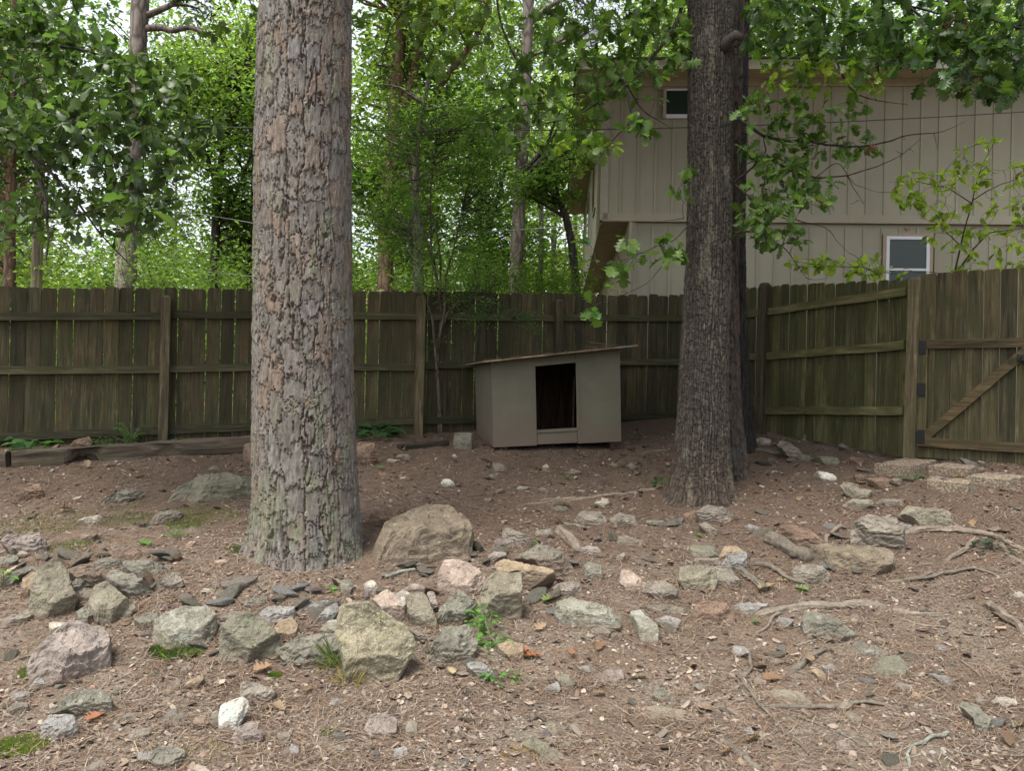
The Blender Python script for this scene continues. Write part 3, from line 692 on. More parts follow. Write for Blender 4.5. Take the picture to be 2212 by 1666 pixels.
hbox('band_board', .02, LEN, -.016, .028, ZB-.005, ZB+.125, SIDM); hbox('drip_edge', .02, LEN, -.022, .02, ZB-.022, ZB-.008, BROWN)
hbox('frieze_board', .02, LEN, -.01, .028, ZE-.135, ZE-.002, TRIM)
hbox('corner_trim', -.02, .12, -.016, .028, ZB-.003, ZE-.14, TRIM); hbox('corner_trim', -.022, .028, .03, .16, ZB-.003, ZE-.14, TRIM); hbox('corner_trim', .50, .62, .02, .058, -1.2, ZB-.025, TRIM)
hbox('side_wall', 0, .028, .165, DEP, ZB-.05, ZE-.01, SIDM); hbox('soffit_panel', .03, .515, .035, DEP-.1, ZB-.03, ZB-.006, BROWN)
hbox('lower_side_panel', .495, .518, .07, DEP-.2, -1.2, ZB-.035, SOFF)
hbox('downspout', .505, .555, -.03, .016, -1.2, ZB-.03, TRIM)
# side windows on the left wall
for y0, y1 in ((2.2, 3.2), (5.6, 6.6)):
    w = hbox('window', -.03, -.002, y0, y1, 3.75, 4.9, BROWN); hbox('pane', -.036, -.031, y0+.06, y1-.06, 3.82, 4.83, GLASS, w)
def window(x0, x1, z0, z1, yb, casing=True):
    bars = [(x0, x0+.055, z0, z1), (x1-.055, x1, z0, z1), (x0+.055, x1-.055, z1-.03, z1), (x0+.055, x1-.055, z0, z0+.07)]
    if not casing:
        w = hbox('window', x0+.03, x1-.03, yb-.012, yb+.01, z0+.03, z1-.03, BLIND)
        for a in bars: hbox('frame', a[0], a[1], yb-.05, yb-.002, a[2], a[3], WHITE if a[3]-a[2] < .1 else TRIM, w)
        hbox('pane', x0+.057, x1-.057, yb-.03, yb-.02, z0+.07, z1-.03, GLASS, w); return
    w = hbox('window', x0+.03, x1-.03, yb-.012, yb+.01, z0+.03, z1-.03, BLIND)
    t = .055
    for a in ((x0, x0+t, z0, z1), (x1-t, x1, z0, z1), (x0+t, x1-t, z1-t, z1), (x0+t, x1-t, z0, z0+t), (x0+t, x1-t, (z0+z1)/2-.02, (z0+z1)/2+.02)): hbox('frame', a[0], a[1], yb-.05, yb-.002, a[2], a[3], WHITE, w)
    zm = (z0+z1)/2
    hbox('pane', x0+t+.002, x1-t-.002, yb-.03, yb-.02, z0+t, zm-.021, GLASS, w); hbox('pane', x0+t+.002, x1-t-.002, yb-.03, yb-.02, zm+.021, z1-t, GLASS, w)
    if casing:
        for a in ((x0-.055, x0-.004, z0-.05, z1+.004), (x1+.004, x1+.055, z0-.05, z1+.004), (x0-.055, x1+.055, z1+.005, z1+.05)): hbox('casing', a[0], a[1], yb-.045, yb-.004, a[2], a[3], TANW, w)
window(*UW, .01, False); window(*LW, .04)
# eaves: soffit, fascia, low hipped roof
hbox('soffit', -.46, LEN+.4, -.5, DEP+.4, ZE+.001, ZE+.022, SOFF); hbox('fascia', -.48, LEN+.42, -.525, -.5, ZE-.035, ZE+.125, FASC); hbox('fascia', -.485, -.46, -.499, DEP+.4, ZE-.035, ZE+.125, SOFF)
mb = MB(); e0 = [hp(-.53, -.56, ZE+.127), hp(LEN+.5, -.56, ZE+.127), hp(LEN+.5, DEP+.5, ZE+.127), hp(-.53, DEP+.5, ZE+.127)]
e1 = [p+HZ*.03 for p in e0]; rd = [hp(5, DEP/2, ZE+1.5), hp(LEN-5, DEP/2, ZE+1.5)]
V = np.vstack([e0, e1, rd]); mb.addl(V, [[3,2,1,0],[0,1,5,4],[1,2,6,5],[2,3,7,6],[3,0,4,7],[4,5,9,8],[5,6,9],[6,7,8,9],[7,4,8]])
roof = build(mb, 'roof', ROOFM, house)
mb = MB()
for px, h, r in ((1732,.42,.06),(1835,.5,.09)):
    x = hx_of(px,130); mb = MB(); mb.tube([hp(x, 1.6, ZE+.4), hp(x, 1.6, ZE+.62+h)], r, 10); build(mb, 'vent_pipe', BROWN, roof)
# satellite dish on the roof edge
dish = empty('satellite_dish', hp(hx_of(1290,90), .2, ZE+.2), 'grey satellite dish on the roof corner, half hidden by leaves', 'dish')
GREY = flat_mat('dish grey', (.10,.11,.125), .5, .05); dc = hp(hx_of(1284,85), .0, ZE+.72); ax = np.array((-.45, -.75, .5)); ax /= np.linalg.norm(ax); e1 = np.cross(ax, HZ); e1 /= np.linalg.norm(e1); e2 = np.cross(e1, ax)
mb = MB(); V = []; 
for i in range(6):
    for k in range(20): rr = .21*i/5; V.append(dc+e1*rr*math.cos(k*.31416)+e2*rr*math.sin(k*.31416)*1.1+ax*(rr*rr*.6))
F = [[i*20+k, i*20+(k+1) % 20, (i+1)*20+(k+1) % 20, (i+1)*20+k] for i in range(5) for k in range(20)]
V2 = [p-ax*.012 for p in V]; F2 = [[a+120 for a in f[::-1]] for f in F]; F3 = [[100+k, 100+(k+1) % 20, 220+(k+1) % 20, 220+k] for k in range(20)]
mb.addl(np.array(V+V2), F+F2+F3); build(mb, 'reflector', GREY, dish, smooth=True)
build(MB().tube([dc-ax*.012, dc-ax*.15-HZ*.2, hp(hx_of(1290,90), .2, ZE+.17)], .022, 8), 'mast', GREY, dish); build(MB().tube([dc-e2*.22, dc+ax*.3-e2*.05, dc+ax*.34], [.012,.012,.03], 6), 'feed_arm', GREY, dish)
# a distant house whose reddish roof just shows over the fence
RED = flat_mat('reddish shingles', (.30,.17,.13), .9, .2, 12); DW = flat_mat('distant brick wall', (.3,.2,.15), .9, .2)
q = P(880, 622, 44); far_h = empty('distant_house', (q[0], 44, .8), 'low far house with a reddish roof just peeking over the fence', 'house')
bx = np.array((q[0], 46, 0)); mb = MB().box(bx+(0, 0, 2.3), (5.4, 5, 3.2)); build(mb, 'wall', DW, far_h)
mb = MB(); V = [bx+np.array(p) for p in ((-3,-3,3.9),(3,-3,3.9),(3,3,3.9),(-3,3,3.9),(-3,0,q[2]+.25),(3,0,q[2]+.25))]; mb.addl(np.array(V), [[3,2,1,0],[0,1,5,4],[2,3,4,5],[1,2,5],[3,0,4]]); build(mb, 'roof', RED, far_h)
w = build(MB().box(bx+(-.9, -2.52, 2.5), (1.1, .06, 1.2)), 'window', WHITE, far_h); build(MB().box(bx+(-.9, -2.56, 2.5), (.9, .02, 1.0)), 'pane', GLASS, w)

# ------------------------------------------------------------------ utility pole and cables
POLE = plain_bark('weathered pole wood', (.46,.41,.31), (.6,.54,.43), .04, 20)
q = P(76, 640, 19); up = empty('utility_pole', (q[0], 19, gz1(q[0], 19)), 'pale wooden utility pole beyond the fence at far left', 'pole')
t = P(92, 200, 19); build(MB().tube([(q[0], 19, .6), (*t[:2], t[2]+1.5)], [.135,.105], 12), 'shaft', POLE, up, smooth=True)
build(MB().box((t[0], 18.85, t[2]+1.0), (1.8, .1, .12)), 'crossarm', POLE, up); build(MB().tube([(t[0]-.25, 18.8, t[2]-.2), (t[0]-.25, 18.8, t[2]+.6)], .16, 12), 'transformer', GREY, up)
WIRE = flat_mat('black cable', (.04,.04,.042), .5, .1); PALEW = flat_mat('pale cable', (.2,.2,.19), .5, .1)
def cable(pts, r, mat, label, n=40):
    A = np.array([P(*p) for p in pts]); s = np.linspace(0, 1, len(A)); u = np.linspace(0, 1, n)
    c = [np.polyfit(s, A[:, k], min(2, len(A)-1)) for k in range(3)]; Q = np.stack([np.polyval(k, u) for k in c], 1)
    tag(build(MB().tube(Q, r, 5), 'cable', mat, None, Q[0]), label, 'cable')
cable([(300,268,12),(760,277,12),(1240,283,12.4),(1860,263,12.8),(2260,236,13)], .009, WIRE, 'thin black overhead cable crossing high in front of the tan house wall')
cable([(92,430,19),(387,457,18.5),(600,494,17.5)], .009, PALEW, 'upper pale cable sloping from the utility pole to the pine trunk')
cable([(88,545,19),(330,575,18),(620,604,17)], .009, PALEW, 'lower pale cable running just above the left fence top')
cable([(760,520,17),(1020,503,17),(1270,486,16)], .009, PALEW, 'pale cable passing in front of the straight far pine beside the house')
cable([(-30,640,18.8),(84,520,19)], .012, PALEW, 'slanting guy wire at the left of the utility pole')

# ------------------------------------------------------------------ foliage tools
LEAF = leaf_mat('green leaves', (1, 1, 1), .45, .35); LEAFB = leaf_mat('bright backlit leaves', (1.02, 1.0, 1.05), .6, .25); NEED = leaf_mat('pine needles', (1, 1, 1), .25, .2)
BRN = plain_bark('dark limb bark', (.024,.02,.016), (.06,.052,.042)); TWIG = flat_mat('dark twig', (.034,.028,.021), .85, .3); GBR = plain_bark('grey trunk bark', (.10,.09,.072), (.20,.18,.15), .3, 10); PBR = plain_bark('pine trunk bark', (.13,.11,.095), (.25,.22,.195), .35, 8); RBR = plain_bark('reddish trunk bark', (.11,.07,.045), (.2,.135,.09), .3, 10)
def cloud(mb, C, size, col, r, upb=.5, asp=.55, fold=.22):
    n = len(C); N = r.normal(size=(n, 3)); N[:, 2] = np.abs(N[:, 2])+upb*1.5; N /= np.linalg.norm(N, axis=1)[:, None]
    A = r.normal(size=(n, 3)); T = np.cross(N, A); T /= np.linalg.norm(T, axis=1)[:, None]+1e-9; B = np.cross(N, T); s = np.broadcast_to(size, (n,))[:, None]
    V = np.stack([C-T*s*.5, C+B*s*asp*.5+N*s*fold*.5, C+T*s*.55-N*s*.08, C-B*s*asp*.5+N*s*fold*.5], 1).reshape(-1, 3)
    F = np.arange(4*n).reshape(n, 4); mb.add(V, F, np.repeat(col, 4, 0))
def leafcol(n, base, r, var=.25, yel=.25):
    b = np.array(base)[None]*(1+var*r.normal(size=(n, 1))).clip(.4, 1.8); y = r.random((n, 1))**2*yel
    return np.clip(b*(1+y*np.array((1.6, .5, -.2))), .004, .9)
def crown_pts(r, centre, rad, nclump, per, spread=.32, flat=.55):
    d = r.normal(size=(nclump, 3)); d /= np.linalg.norm(d, axis=1)[:, None]; k = r.random((nclump, 1))**.45
    cl = np.asarray(centre)+d*k*np.asarray(rad); sp = spread*np.min(rad)*(.6+.8*r.random((nclump, 1)))
    pts = cl.repeat(per, 0)+r.normal(size=(nclump*per, 3))*sp.repeat(per, 0)*np.array((1, 1, flat)); return cl, pts
def curve(a, b, r, sag=0.0, n=5, jit=.12):
    a = np.asarray(a); b = np.asarray(b); L = np.linalg.norm(b-a); t = np.linspace(0, 1, n)[:, None]
    m = r.normal(size=3)*jit*L; m[2] += sag*L; return a+(b-a)*t+m*(4*t*(1-t))*.5
def branches(mb, tr, cl, r, rad0=.05, col=(1, 1, 1)):
    for c in cl:
        k = tr[(tr[:, 2] < c[2]+.3)]; k = k if len(k) else tr[:1]
        dd = np.linalg.norm(k[:, :2]-c[:2], axis=1)+np.abs(k[:, 2]-(c[2]-.45*np.linalg.norm(k[:, :2]-c[:2], axis=1))); a = k[np.argmin(dd)]
        mb.tube(curve(a, c, r, .1, 5), np.linspace(rad0, rad0*.2, 5), 4, col, False)
def dense(tr, n=30): p, _ = resample(np.hstack([tr, np.zeros((len(tr), 1))]), n); return p[:, :3]
def bg_tree(name, label, trunks, bark, crown, base, leafs, mat=LEAF, seed=0, group=None, brad=.04, cat='tree', upb=.5, asp=.55):
    # trunks: list of (N,4) world paths with radius; crown: list of (centre, radii, nclump, per)
    r = np.random.default_rng(seed); p0 = trunks[0][0]
    root = empty(name, (p0[0], p0[1], p0[2]), label, cat, group)
    for i, t in enumerate(trunks):
        pr, _ = resample(t, 40); rd = pr[:, 3]*(1+.08*np.random.default_rng(seed+i).normal(size=40))
        build(MB().tube(pr[:, :3], rd, 10), 'trunk' if i == 0 else 'limb', bark, root, smooth=True)
    tr = np.vstack([dense(t[:, :3], 40) for t in trunks]); mb = MB(); lb = MB()
    for (c, rd, ncl, per, *o) in crown:
        b = o[0] if o else base; cl, pts = crown_pts(r, c, rd, ncl, per)
        lb_ = leafcol(len(pts), b, r)*(1+.22*np.repeat(r.normal(size=(ncl, 1)), per, 0)).clip(.45, 1.7); cloud(lb, pts, leafs*(.65+.7*r.random(len(pts))), lb_, r, upb, asp); branches(mb, tr, cl[:60], r, brad)
    if mb.n: build(mb, 'branches', bark, root)
    if lb.n: tag(build(lb, 'crown', mat, root, usecol=True), kind='stuff')
    return root
def tp(lst, d): return np.array([[*P(x, y, d), r/FPX*d] for x, y, r in lst])
def CP(px, py, d, rx, ry, rz, ncl, per, *o): return (P(px, py, d), (rx, ry, rz), ncl, per, *o)
G1 = (.080,.148,.036); G2 = (.115,.19,.048); G3 = (.060,.115,.030); G4 = (.16,.24,.066)
PN = (.035,.065,.025)

# individually recognisable trees beyond the fence
bg_tree('pine_tree', 'straight grey pine behind the left fence with two bare limbs near the top', [tp([(256,720,24),(270,620,21),(278,500,19.5),(288,300,19),(297,120,18),(303,0,17),(307,-140,16),(310,-500,10)], 15.0), tp([(300,38,8),(330,28,7),(370,10,6),(430,-40,4)], 15.0), tp([(300,62,8),(345,58,7.5),(370,66,6),(410,58,5),(470,82,3)], 15.0)], PBR,
        [CP(330,-260,15,2.0,2.0,1.4,30,70,PN), CP(430,20,15.4,.7,.7,.4,6,60,PN)], PN, .16, NEED, 1, asp=.16)
bg_tree('tree', 'reddish brown trunk at the far left edge behind the fence', [tp([(14,720,14),(20,620,12),(23,430,10),(28,150,8),(30,-200,5)], 17.5)], RBR, [CP(40,180,17.5,2.6,2.2,2.4,40,130,G3), CP(-60,430,18,1.6,1.5,1.4,18,110,G1)], G3, .15, LEAF, 2)
bg_tree('tree', 'dark slender tree forking into a V left of the front pine', [tp([(456,720,12),(462,600,10),(467,480,9.5),(470,405,9),(480,330,6),(500,270,4.5),(525,200,3)], 19), tp([(470,410,6.5),(455,360,5),(430,300,4),(412,250,3)], 19), tp([(466,500,5),(505,430,4),(545,330,3)], 19)], BRN,
        [CP(480,250,19,1.5,1.5,1.5,46,110,G2), CP(540,120,19.5,1.3,1.4,1.2,26,110,G4), CP(420,170,19.5,.9,1.,1.0,12,110,G2), CP(520,420,19,1.0,1.0,1.0,18,100,G1)], G2, .13, LEAFB, 3)
bg_tree('tree', 'thin straight trunk just left of the front pine beyond the fence', [tp([(538,720,8),(541,600,7),(546,450,6),(552,300,5),(556,100,4)], 20)], BRN, [CP(560,200,20.5,1.2,1.2,1.6,22,100,G4), CP(530,520,20,1.1,1,.8,20,100,G2)], G2, .13, LEAFB, 4)
bg_tree('tree', 'mossy brown forked tree standing tall behind the fence right of the front pine', [tp([(830,740,22),(832,620,18),(836,500,17),(846,350,16.5),(853,250,16),(862,120,14),(872,0,12),(882,-200,8)], 16), tp([(850,300,10),(872,235,10),(893,160,9),(908,80,8),(926,0,8),(945,-150,5)], 16), tp([(858,330,8),(890,280,8),(930,220,7.5),(965,165,7),(1015,100,6),(1060,20,4)], 16.3)], RBR,
        [CP(840,-110,16,2.4,2.2,1.0,30,90,G4), CP(820,150,16.6,1.0,1.2,1.2,22,100,G4), CP(960,60,16.6,1.2,1.4,1.0,24,110,G4), CP(800,420,16.8,.9,1.,1.2,26,110,G1), CP(1000,300,17,1.0,1.1,1.2,26,100,G1)], G2, .13, LEAFB, 5)
bg_tree('tree', 'short grey trunk right behind the fence post left of the doghouse', [tp([(905,740,13),(905,600,11),(903,520,10),(896,400,8),(905,280,6),(930,150,4)], 13.5)], GBR, [CP(900,330,14,1.2,1.0,1.6,28,100,G2), CP(850,480,14,.8,.8,.8,20,100,G2)], G2, .10, LEAFB, 6)
bg_tree('pine_tree', 'tall pale grey pine rising behind the fence above the doghouse', [tp([(1108,740,17),(1114,600,15.5),(1121,450,15),(1129,320,14.5),(1136,170,14),(1141,20,12.5),(1146,-140,11),(1150,-500,7)], 17), tp([(1143,52,6),(1165,30,6),(1185,14,5.5),(1230,-10,5)], 17), tp([(1137,128,4.5),(1152,118,4),(1180,108,3)], 17)], PBR,
        [CP(1160,-300,17,2.3,2.3,1.5,34,70,PN), CP(1270,40,17.4,1.0,1,.7,14,90,(.045,.075,.04))], PN, .16, NEED, 7, asp=.16)
bg_tree('tree', 'dark arching trunk curving over left from the house corner', [tp([(1250,720,10),(1243,600,9),(1234,520,8.5),(1220,460,8),(1195,415,7),(1165,390,5),(1130,372,3)], 14)], BRN, [CP(1180,410,14,.7,.8,.5,16,90,G1), CP(1225,300,14.6,.5,.9,.8,14,90,G2)], G1, .10, LEAFB, 8)
bg_tree('tree', 'thin bare trunk between the pale pine and the arching tree', [tp([(1164,720,7),(1168,560,6),(1170,440,5),(1165,330,4),(1172,200,3)], 24)], GBR, [CP(1180,300,24.5,1.6,1.4,1.8,26,100,G4)], G4, .15, LEAFB, 9)
bg_tree('tree', 'slim dark twin tree left of the pale pine, half lost in leaves', [tp([(1040,720,9),(1050,600,8),(1056,480,7),(1050,380,5),(1040,280,4)], 22), tp([(1055,500,5),(1075,430,4),(1100,340,3)], 22)], BRN, [CP(1050,330,22.5,1.8,1.4,1.8,40,110,G2), CP(1080,520,22,1.3,1.2,1.2,28,100,G1)], G2, .14, LEAFB, 10)

# the woods further back
fr = np.random.default_rng(21)
spots = [(-30,31),(-25,27),(-21,34),(-17.5,26),(-15,31),(-12,37),(-9.5,27),(-7.5,33),(-5,38),(-3.4,28),(-1.4,34),(.6,29),(2.2,36),(-27,42),(-19,45),(-12,48),(-5,46),(3,45),(8,40),(12,36),(16,41),(20,35),(24,42),(28,37),(10,48),(18,50)]
for k, (x, y) in enumerate(spots):
    x += fr.uniform(-.8, .8); h = fr.uniform(14, 19) if x < 4 else fr.uniform(20, 25); z0 = .6; rad = fr.uniform(.09, .2); lean = fr.normal(size=2)*.6
    t = np.array([[x, y, z0, rad*1.25], [x+lean[0]*.3, y, z0+h*.3, rad], [x+lean[0]*.7, y+lean[1]*.4, z0+h*.65, rad*.7], [x+lean[0], y+lean[1], z0+h*.97, rad*.2]])
    g = [G1, G2, G4, G4, G2][k % 5]
    bg_tree('woodland_tree', 'slender light green tree in the woods beyond the fence', [t], [GBR, BRN, PBR][k % 3],
            [((x+lean[0]*.6, y, z0+h*.72), (2.6, 2.4, h*.28) if x < 4 else (3.8, 3.0, h*.3), 46 if x < 4 else 120, 82, g), ((x, y, z0+h*.33), (2.3, 2.1, h*.2), 32, 76, g)], g, .21 if x < 4 else .27, LEAFB, 100+k, 'trees in the woods beyond the fence', brad=.03)
# understorey
mb = MB(); r = np.random.default_rng(9)
for k in range(330):
    x = r.uniform(-24, 3.0); y = r.uniform(15, 34); 
    if x > .3 and y < 24: x -= 4
    hgt = r.uniform(.6, 2.8)+.12*(y-15); n = 190; C = np.array((x, y, gz1(x, y)+hgt*.6))+r.normal(size=(n, 3))*np.array((.8, .6, hgt*.42)); g = [G1, G2, G4, G3][k % 4]
    cloud(mb, C, .14*(.6+.7*r.random(n)), leafcol(n, np.array(g)*r.uniform(.7, 1.3), r), r)
tag(build(mb, 'undergrowth', LEAFB, None, (0, 20, 1), usecol=True), 'leafy green undergrowth filling the woods just over the fence', 'undergrowth', kind='stuff')
mb = MB()
for k in range(1400):
    x = r.uniform(-62, 48); y = r.uniform(50, 60); zc = .8+(9.5 if x < 6 else 24)*r.random()**1.2; n = 95; C = np.array((x, y, zc))+r.normal(size=(n, 3))*np.array((1.5, 1.2, 1.0)); g = [G1, G2, G4, G2][k % 4]
    cloud(mb, C, .46*(.6+.7*r.random(n)), leafcol(n, np.array(g)*r.uniform(.75, 1.3), r), r)
tag(build(mb, 'far_woods', LEAFB, None, (0, 55, 1), usecol=True), 'far mass of green woods closing the view between the trunks', 'woods', kind='stuff')
def bush(label, px, py, d, rx, rz, n, base, ls, seed):
    r = np.random.default_rng(seed); c = P(px, py, d); g = gz1(c[0], d); root = empty('bush', (c[0], d, g), label, 'bush'); mb = MB(); lb = MB()
    C = np.array(c)+r.normal(size=(n, 3))*np.array((rx, .5, rz)); cloud(lb, C, ls*(.6+.8*r.random(n)), leafcol(n, base, r), r)
    for i in range(10): mb.tube(curve((c[0]+r.normal()*.1, d, g), C[i], r), np.linspace(.015, .004, 5), 4)
    build(mb, 'stem', BRN, root); tag(build(lb, 'foliage', LEAFB, root, usecol=True), kind='stuff')
bush('bright small leaved bush over the fence left of the tan house', 1175, 625, 12.0, .42, .20, 2600, (.10,.175,.03), .055, 3)
bush('leafy bush over the fence between the forked tree and the pale pine', 985, 590, 12.6, .5, .3, 1800, G2, .06, 4)
bush('low bush over the fence in front of the grey left pine', 400, 585, 13.0, .9, .3, 2200, G2, .07, 5)
# lawn beyond the fence shows through the gaps
mb = MB(); n = 26000; x = r.uniform(-9, 5.5, n); y = r.uniform(10.0, 17, n); ok = (y-8.1) > (x+5.26)*.3125+.25; x, y = x[ok], y[ok]; z = gz(x, y, False)
C = np.stack([x, y, z+.03], 1); cloud(mb, C, .10, leafcol(len(x), (.12,.2,.035), r), r, .1, .12)
tag(build(mb, 'grass', LEAFB, None, (0, 12, 1), usecol=True), 'sunny green lawn seen through the fence gaps', 'grass', kind='stuff')
# ------------------------------------------------------------------ boughs with single leaves
def leaf_template(kind, variant=0):
    r = random.Random(variant*7+len(kind))
    if kind == 'oak':
        t = [0, .1, .24, .34, .46, .55, .68, .77, .88, 1.0]; w = [.012, .05, .25, .10, .36, .14, .40, .22, .22, .02]; fx = [0, 0, .03, 0, .06, 0, .08, 0, .05, 0]
    elif kind == 'lobed':
        t = [0, .1, .26, .38, .55, .68, .84, 1.0]; w = [.012, .05, .20, .15, .33, .25, .27, .05]; fx = [0, 0, .03, 0, .06, .02, .05, 0]
    else:
        t = [0, .12, .3, .5, .7, .87, 1.0]; w = [.012, .12, .24, .29, .25, .14, .01]; fx = [0]*7
    n = len(t); fx = (fx+[0]*n)[:n]; c = r.uniform(.1, .32); fold = r.uniform(.15, .4); V = []
    for s in (0, 1, -1):
        for k in range(n):
            x = t[k]+(fx[k] if s else 0); y = s*w[k]*r.uniform(.9, 1.1); z = -c*x*x+abs(y)*fold+(r.uniform(-.03, .03) if s else 0); V.append((x, y, z))
    F = []
    for k in range(n-1): F += [[k, n+k, n+k+1, k+1][::-1], [k, k+1, 2*n+k+1, 2*n+k][::-1]]
    return np.array(V), np.array(F)
class Bough:
    def __init__(s, seed): s.r = np.random.default_rng(seed); s.tw = MB(); s.pool = []; s.leaves = []
    def limb(s, pts, r0, r1, n=24, wob=.02):
        A = np.array([P(*p) for p in pts]); q, _ = resample(np.hstack([A, np.zeros((len(A), 1))]), n); q = q[:, :3]
        q = q+wob*np.stack([fbm(q*3+k*7+s.r.random()*9, 3) for k in range(3)], 1); s.tw.tube(q, np.linspace(r0, r1, n), 7)
        for k in range(n): s.pool.append((q[k], max(r1*.8, .002)))
        return q
    def twig(s, Q, r0=.0045):
        pl = np.array([p for p, _ in s.pool]); d = np.linalg.norm(pl-Q, axis=1)*(1+.15*s.r.random(len(pl))); k = int(np.argmin(d)); a = pl[k]
        c = curve(a, Q, s.r, s.r.uniform(-.05, .15), 6, .22); s.tw.tube(c, np.linspace(min(r0, s.pool[k][1]*.9+.0008), .0013, 6), 4, (1, 1, 1), False)
        for i in range(1, 6): s.pool.append((c[i], .002))
        return c
    def fill(s, poly, d0, d1, n, size, per, base, upb=.5, var=.25, yel=.2):
        poly = np.array(poly, float); lo, hi = poly.min(0), poly.max(0); T = []
        while len(T) < n:
            q = lo+(hi-lo)*s.r.random(2); j = len(poly)-1; ins = False
            for i in range(len(poly)):
                if (poly[i,1] > q[1]) != (poly[j,1] > q[1]) and q[0] < (poly[j,0]-poly[i,0])*(q[1]-poly[i,1])/(poly[j,1]-poly[i,1])+poly[i,0]: ins = not ins
                j = i
            if ins: T.append(P(q[0], q[1], s.r.uniform(d0, d1)))
        T = np.array(T); pl = np.array([p for p, _ in s.pool]); T = T[np.argsort([np.min(np.linalg.norm(pl-t, axis=1)) for t in T])]
        for Q in T:
            c = s.twig(Q); u = c[-1]-c[-3]; u /= np.linalg.norm(u)+1e-9; m = max(1, int(s.r.poisson(per)))
            for i in range(m):
                k = 5 if i < m*.7 else s.r.integers(2, 5)
                dr = u*.7+s.r.normal(size=3)*.75; dr[2] -= .12; dr /= np.linalg.norm(dr)
                nn = s.r.normal(size=3)*.75; nn[2] += upb*1.6; nn -= dr*nn.dot(dr); nn /= np.linalg.norm(nn)+1e-9
                s.leaves.append((c[k]+s.r.normal(size=3)*.006, dr, nn, size*s.r.uniform(.6, 1.25), leafcol(1, base, s.r, var, yel)[0]))
    def finish(s, root, kind, mat, bark, cap=300, crown='foliage'):
        build(s.tw, 'twigs', bark, root)
        tm = [leaf_template(kind, k) for k in range(5)]; L = s.leaves
        order = np.argsort([-(l[3]/np.linalg.norm(l[0]-CAM)) for l in L]); mes = {}
        base = np.array([l[4] for l in L]).mean(0) if L else None
        rest = MB()
        shades = [.6, .85, 1.1, 1.45]
        for rank, i in enumerate(order):
            p, d, nrm_, sz, col = L[i]; b = np.cross(nrm_, d); k = int(s.r.integers(5))
            if rank < cap:
                q = int(np.argmin([abs(sh-col[1]/base[1]) for sh in shades]))
                if (k, q) not in mes:
                    m = MB(); m.add(tm[k][0], tm[k][1], base*shades[q]); me = m.mesh('leaf', smooth=True, usecol=True); me.materials.append(mat); mes[k, q] = me
                o = bpy.data.objects.new('leaf', mes[k, q]); S.collection.objects.link(o); o.parent = root
                M = Matrix(np.stack([d, b, nrm_], 1).tolist()); o.matrix_local = Matrix.Translation(Vector(p-WL[root.name])) @ M.to_4x4() @ Matrix.Scale(sz, 4)
            else:
                V = p+(tm[k][0]*sz) @ np.stack([d, b, nrm_]); rest.add(V, tm[k][1], col)
        if rest.n: tag(build(rest, crown, mat, root, usecol=True, smooth=True), kind='stuff')
OKD = (.062,.108,.040); OKM = (.078,.132,.042); OKO = (.085,.155,.038); OKB = (.20,.30,.045); OKX = (.040,.085,.028)
# A: large bough reaching in from the left
b = Bough(31); q = P(-420, 250, 6.0)
root = empty('oak_bough', (q[0], q[1], gz1(q[0], q[1])), 'big drooping oak bough with large dark leaves hanging in at upper left', 'tree')
tr_ = np.array([[q[0]-.4, q[1]+.2, gz1(q[0], q[1])-.1, .2], [q[0]-.35, q[1]+.2, 3.0, .16], [q[0]-.3, q[1]+.2, 6.5, .1]]); build(MB().tube(tr_[:, :3], tr_[:, 3], 12), 'trunk', BRN, root, smooth=True)
b.limb([(-430,180,6.1),(-150,240,5.9),(0,272,5.7),(80,345,5.5),(98,410,5.4),(104,480,5.3),(100,560,5.25)], .045, .006)
b.limb([(-430,200,6.1),(-120,290,5.9),(60,320,5.8),(150,420,5.7),(230,520,5.6),(300,600,5.6)], .03, .003)
b.limb([(-430,100,6.2),(-100,200,6.0),(60,250,6.0),(180,260,5.9),(300,225,5.8),(400,200,5.8)], .03, .003)
b.limb([(-400,-20,6.2),(-100,60,6.0),(60,90,6.0),(200,110,5.9),(330,150,5.9)], .03, .003)
b.limb([(104,470,5.35),(160,465,5.4),(250,440,5.5),(330,440,5.5)], .008, .002); b.limb([(-300,500,5.6),(0,525,5.4),(90,500,5.4),(170,465,5.4)], .012, .002); b.limb([(98,410,5.4),(60,520,5.3),(20,540,5.3)], .008, .002)
b.fill([(-60,60),(150,50),(260,110),(330,130),(420,150),(400,240),(300,260),(100,300),(-60,300)], 5.2, 6.8, 250, .092, 5.2, OKM)
b.fill([(-60,220),(120,230),(330,240),(480,255),(450,300),(390,340),(400,420),(330,480),(240,430),(150,380),(80,330),(-60,330)], 5.0, 6.7, 250, .094, 4.6, OKD)
b.fill([(-60,-20),(180,-20),(160,80),(-60,120)], 5.4, 6.8, 80, .088, 5, OKM)
b.fill([(100,380),(250,430),(390,470),(300,520),(150,500),(0,540),(-40,480)], 5.2, 6.6, 190, .085, 1.5, OKM)
for k in range(150):
    b.twig(P(b.r.uniform(-30, 420), b.r.uniform(280, 560), b.r.uniform(5.2, 6.4)), .004)
b.fill([(245,400),(325,405),(330,460),(250,460)], 5.0, 5.2, 3, .14, 3.5, (.13,.19,.13), 1.0)
b.finish(root, 'lobed', LEAF, BRN)
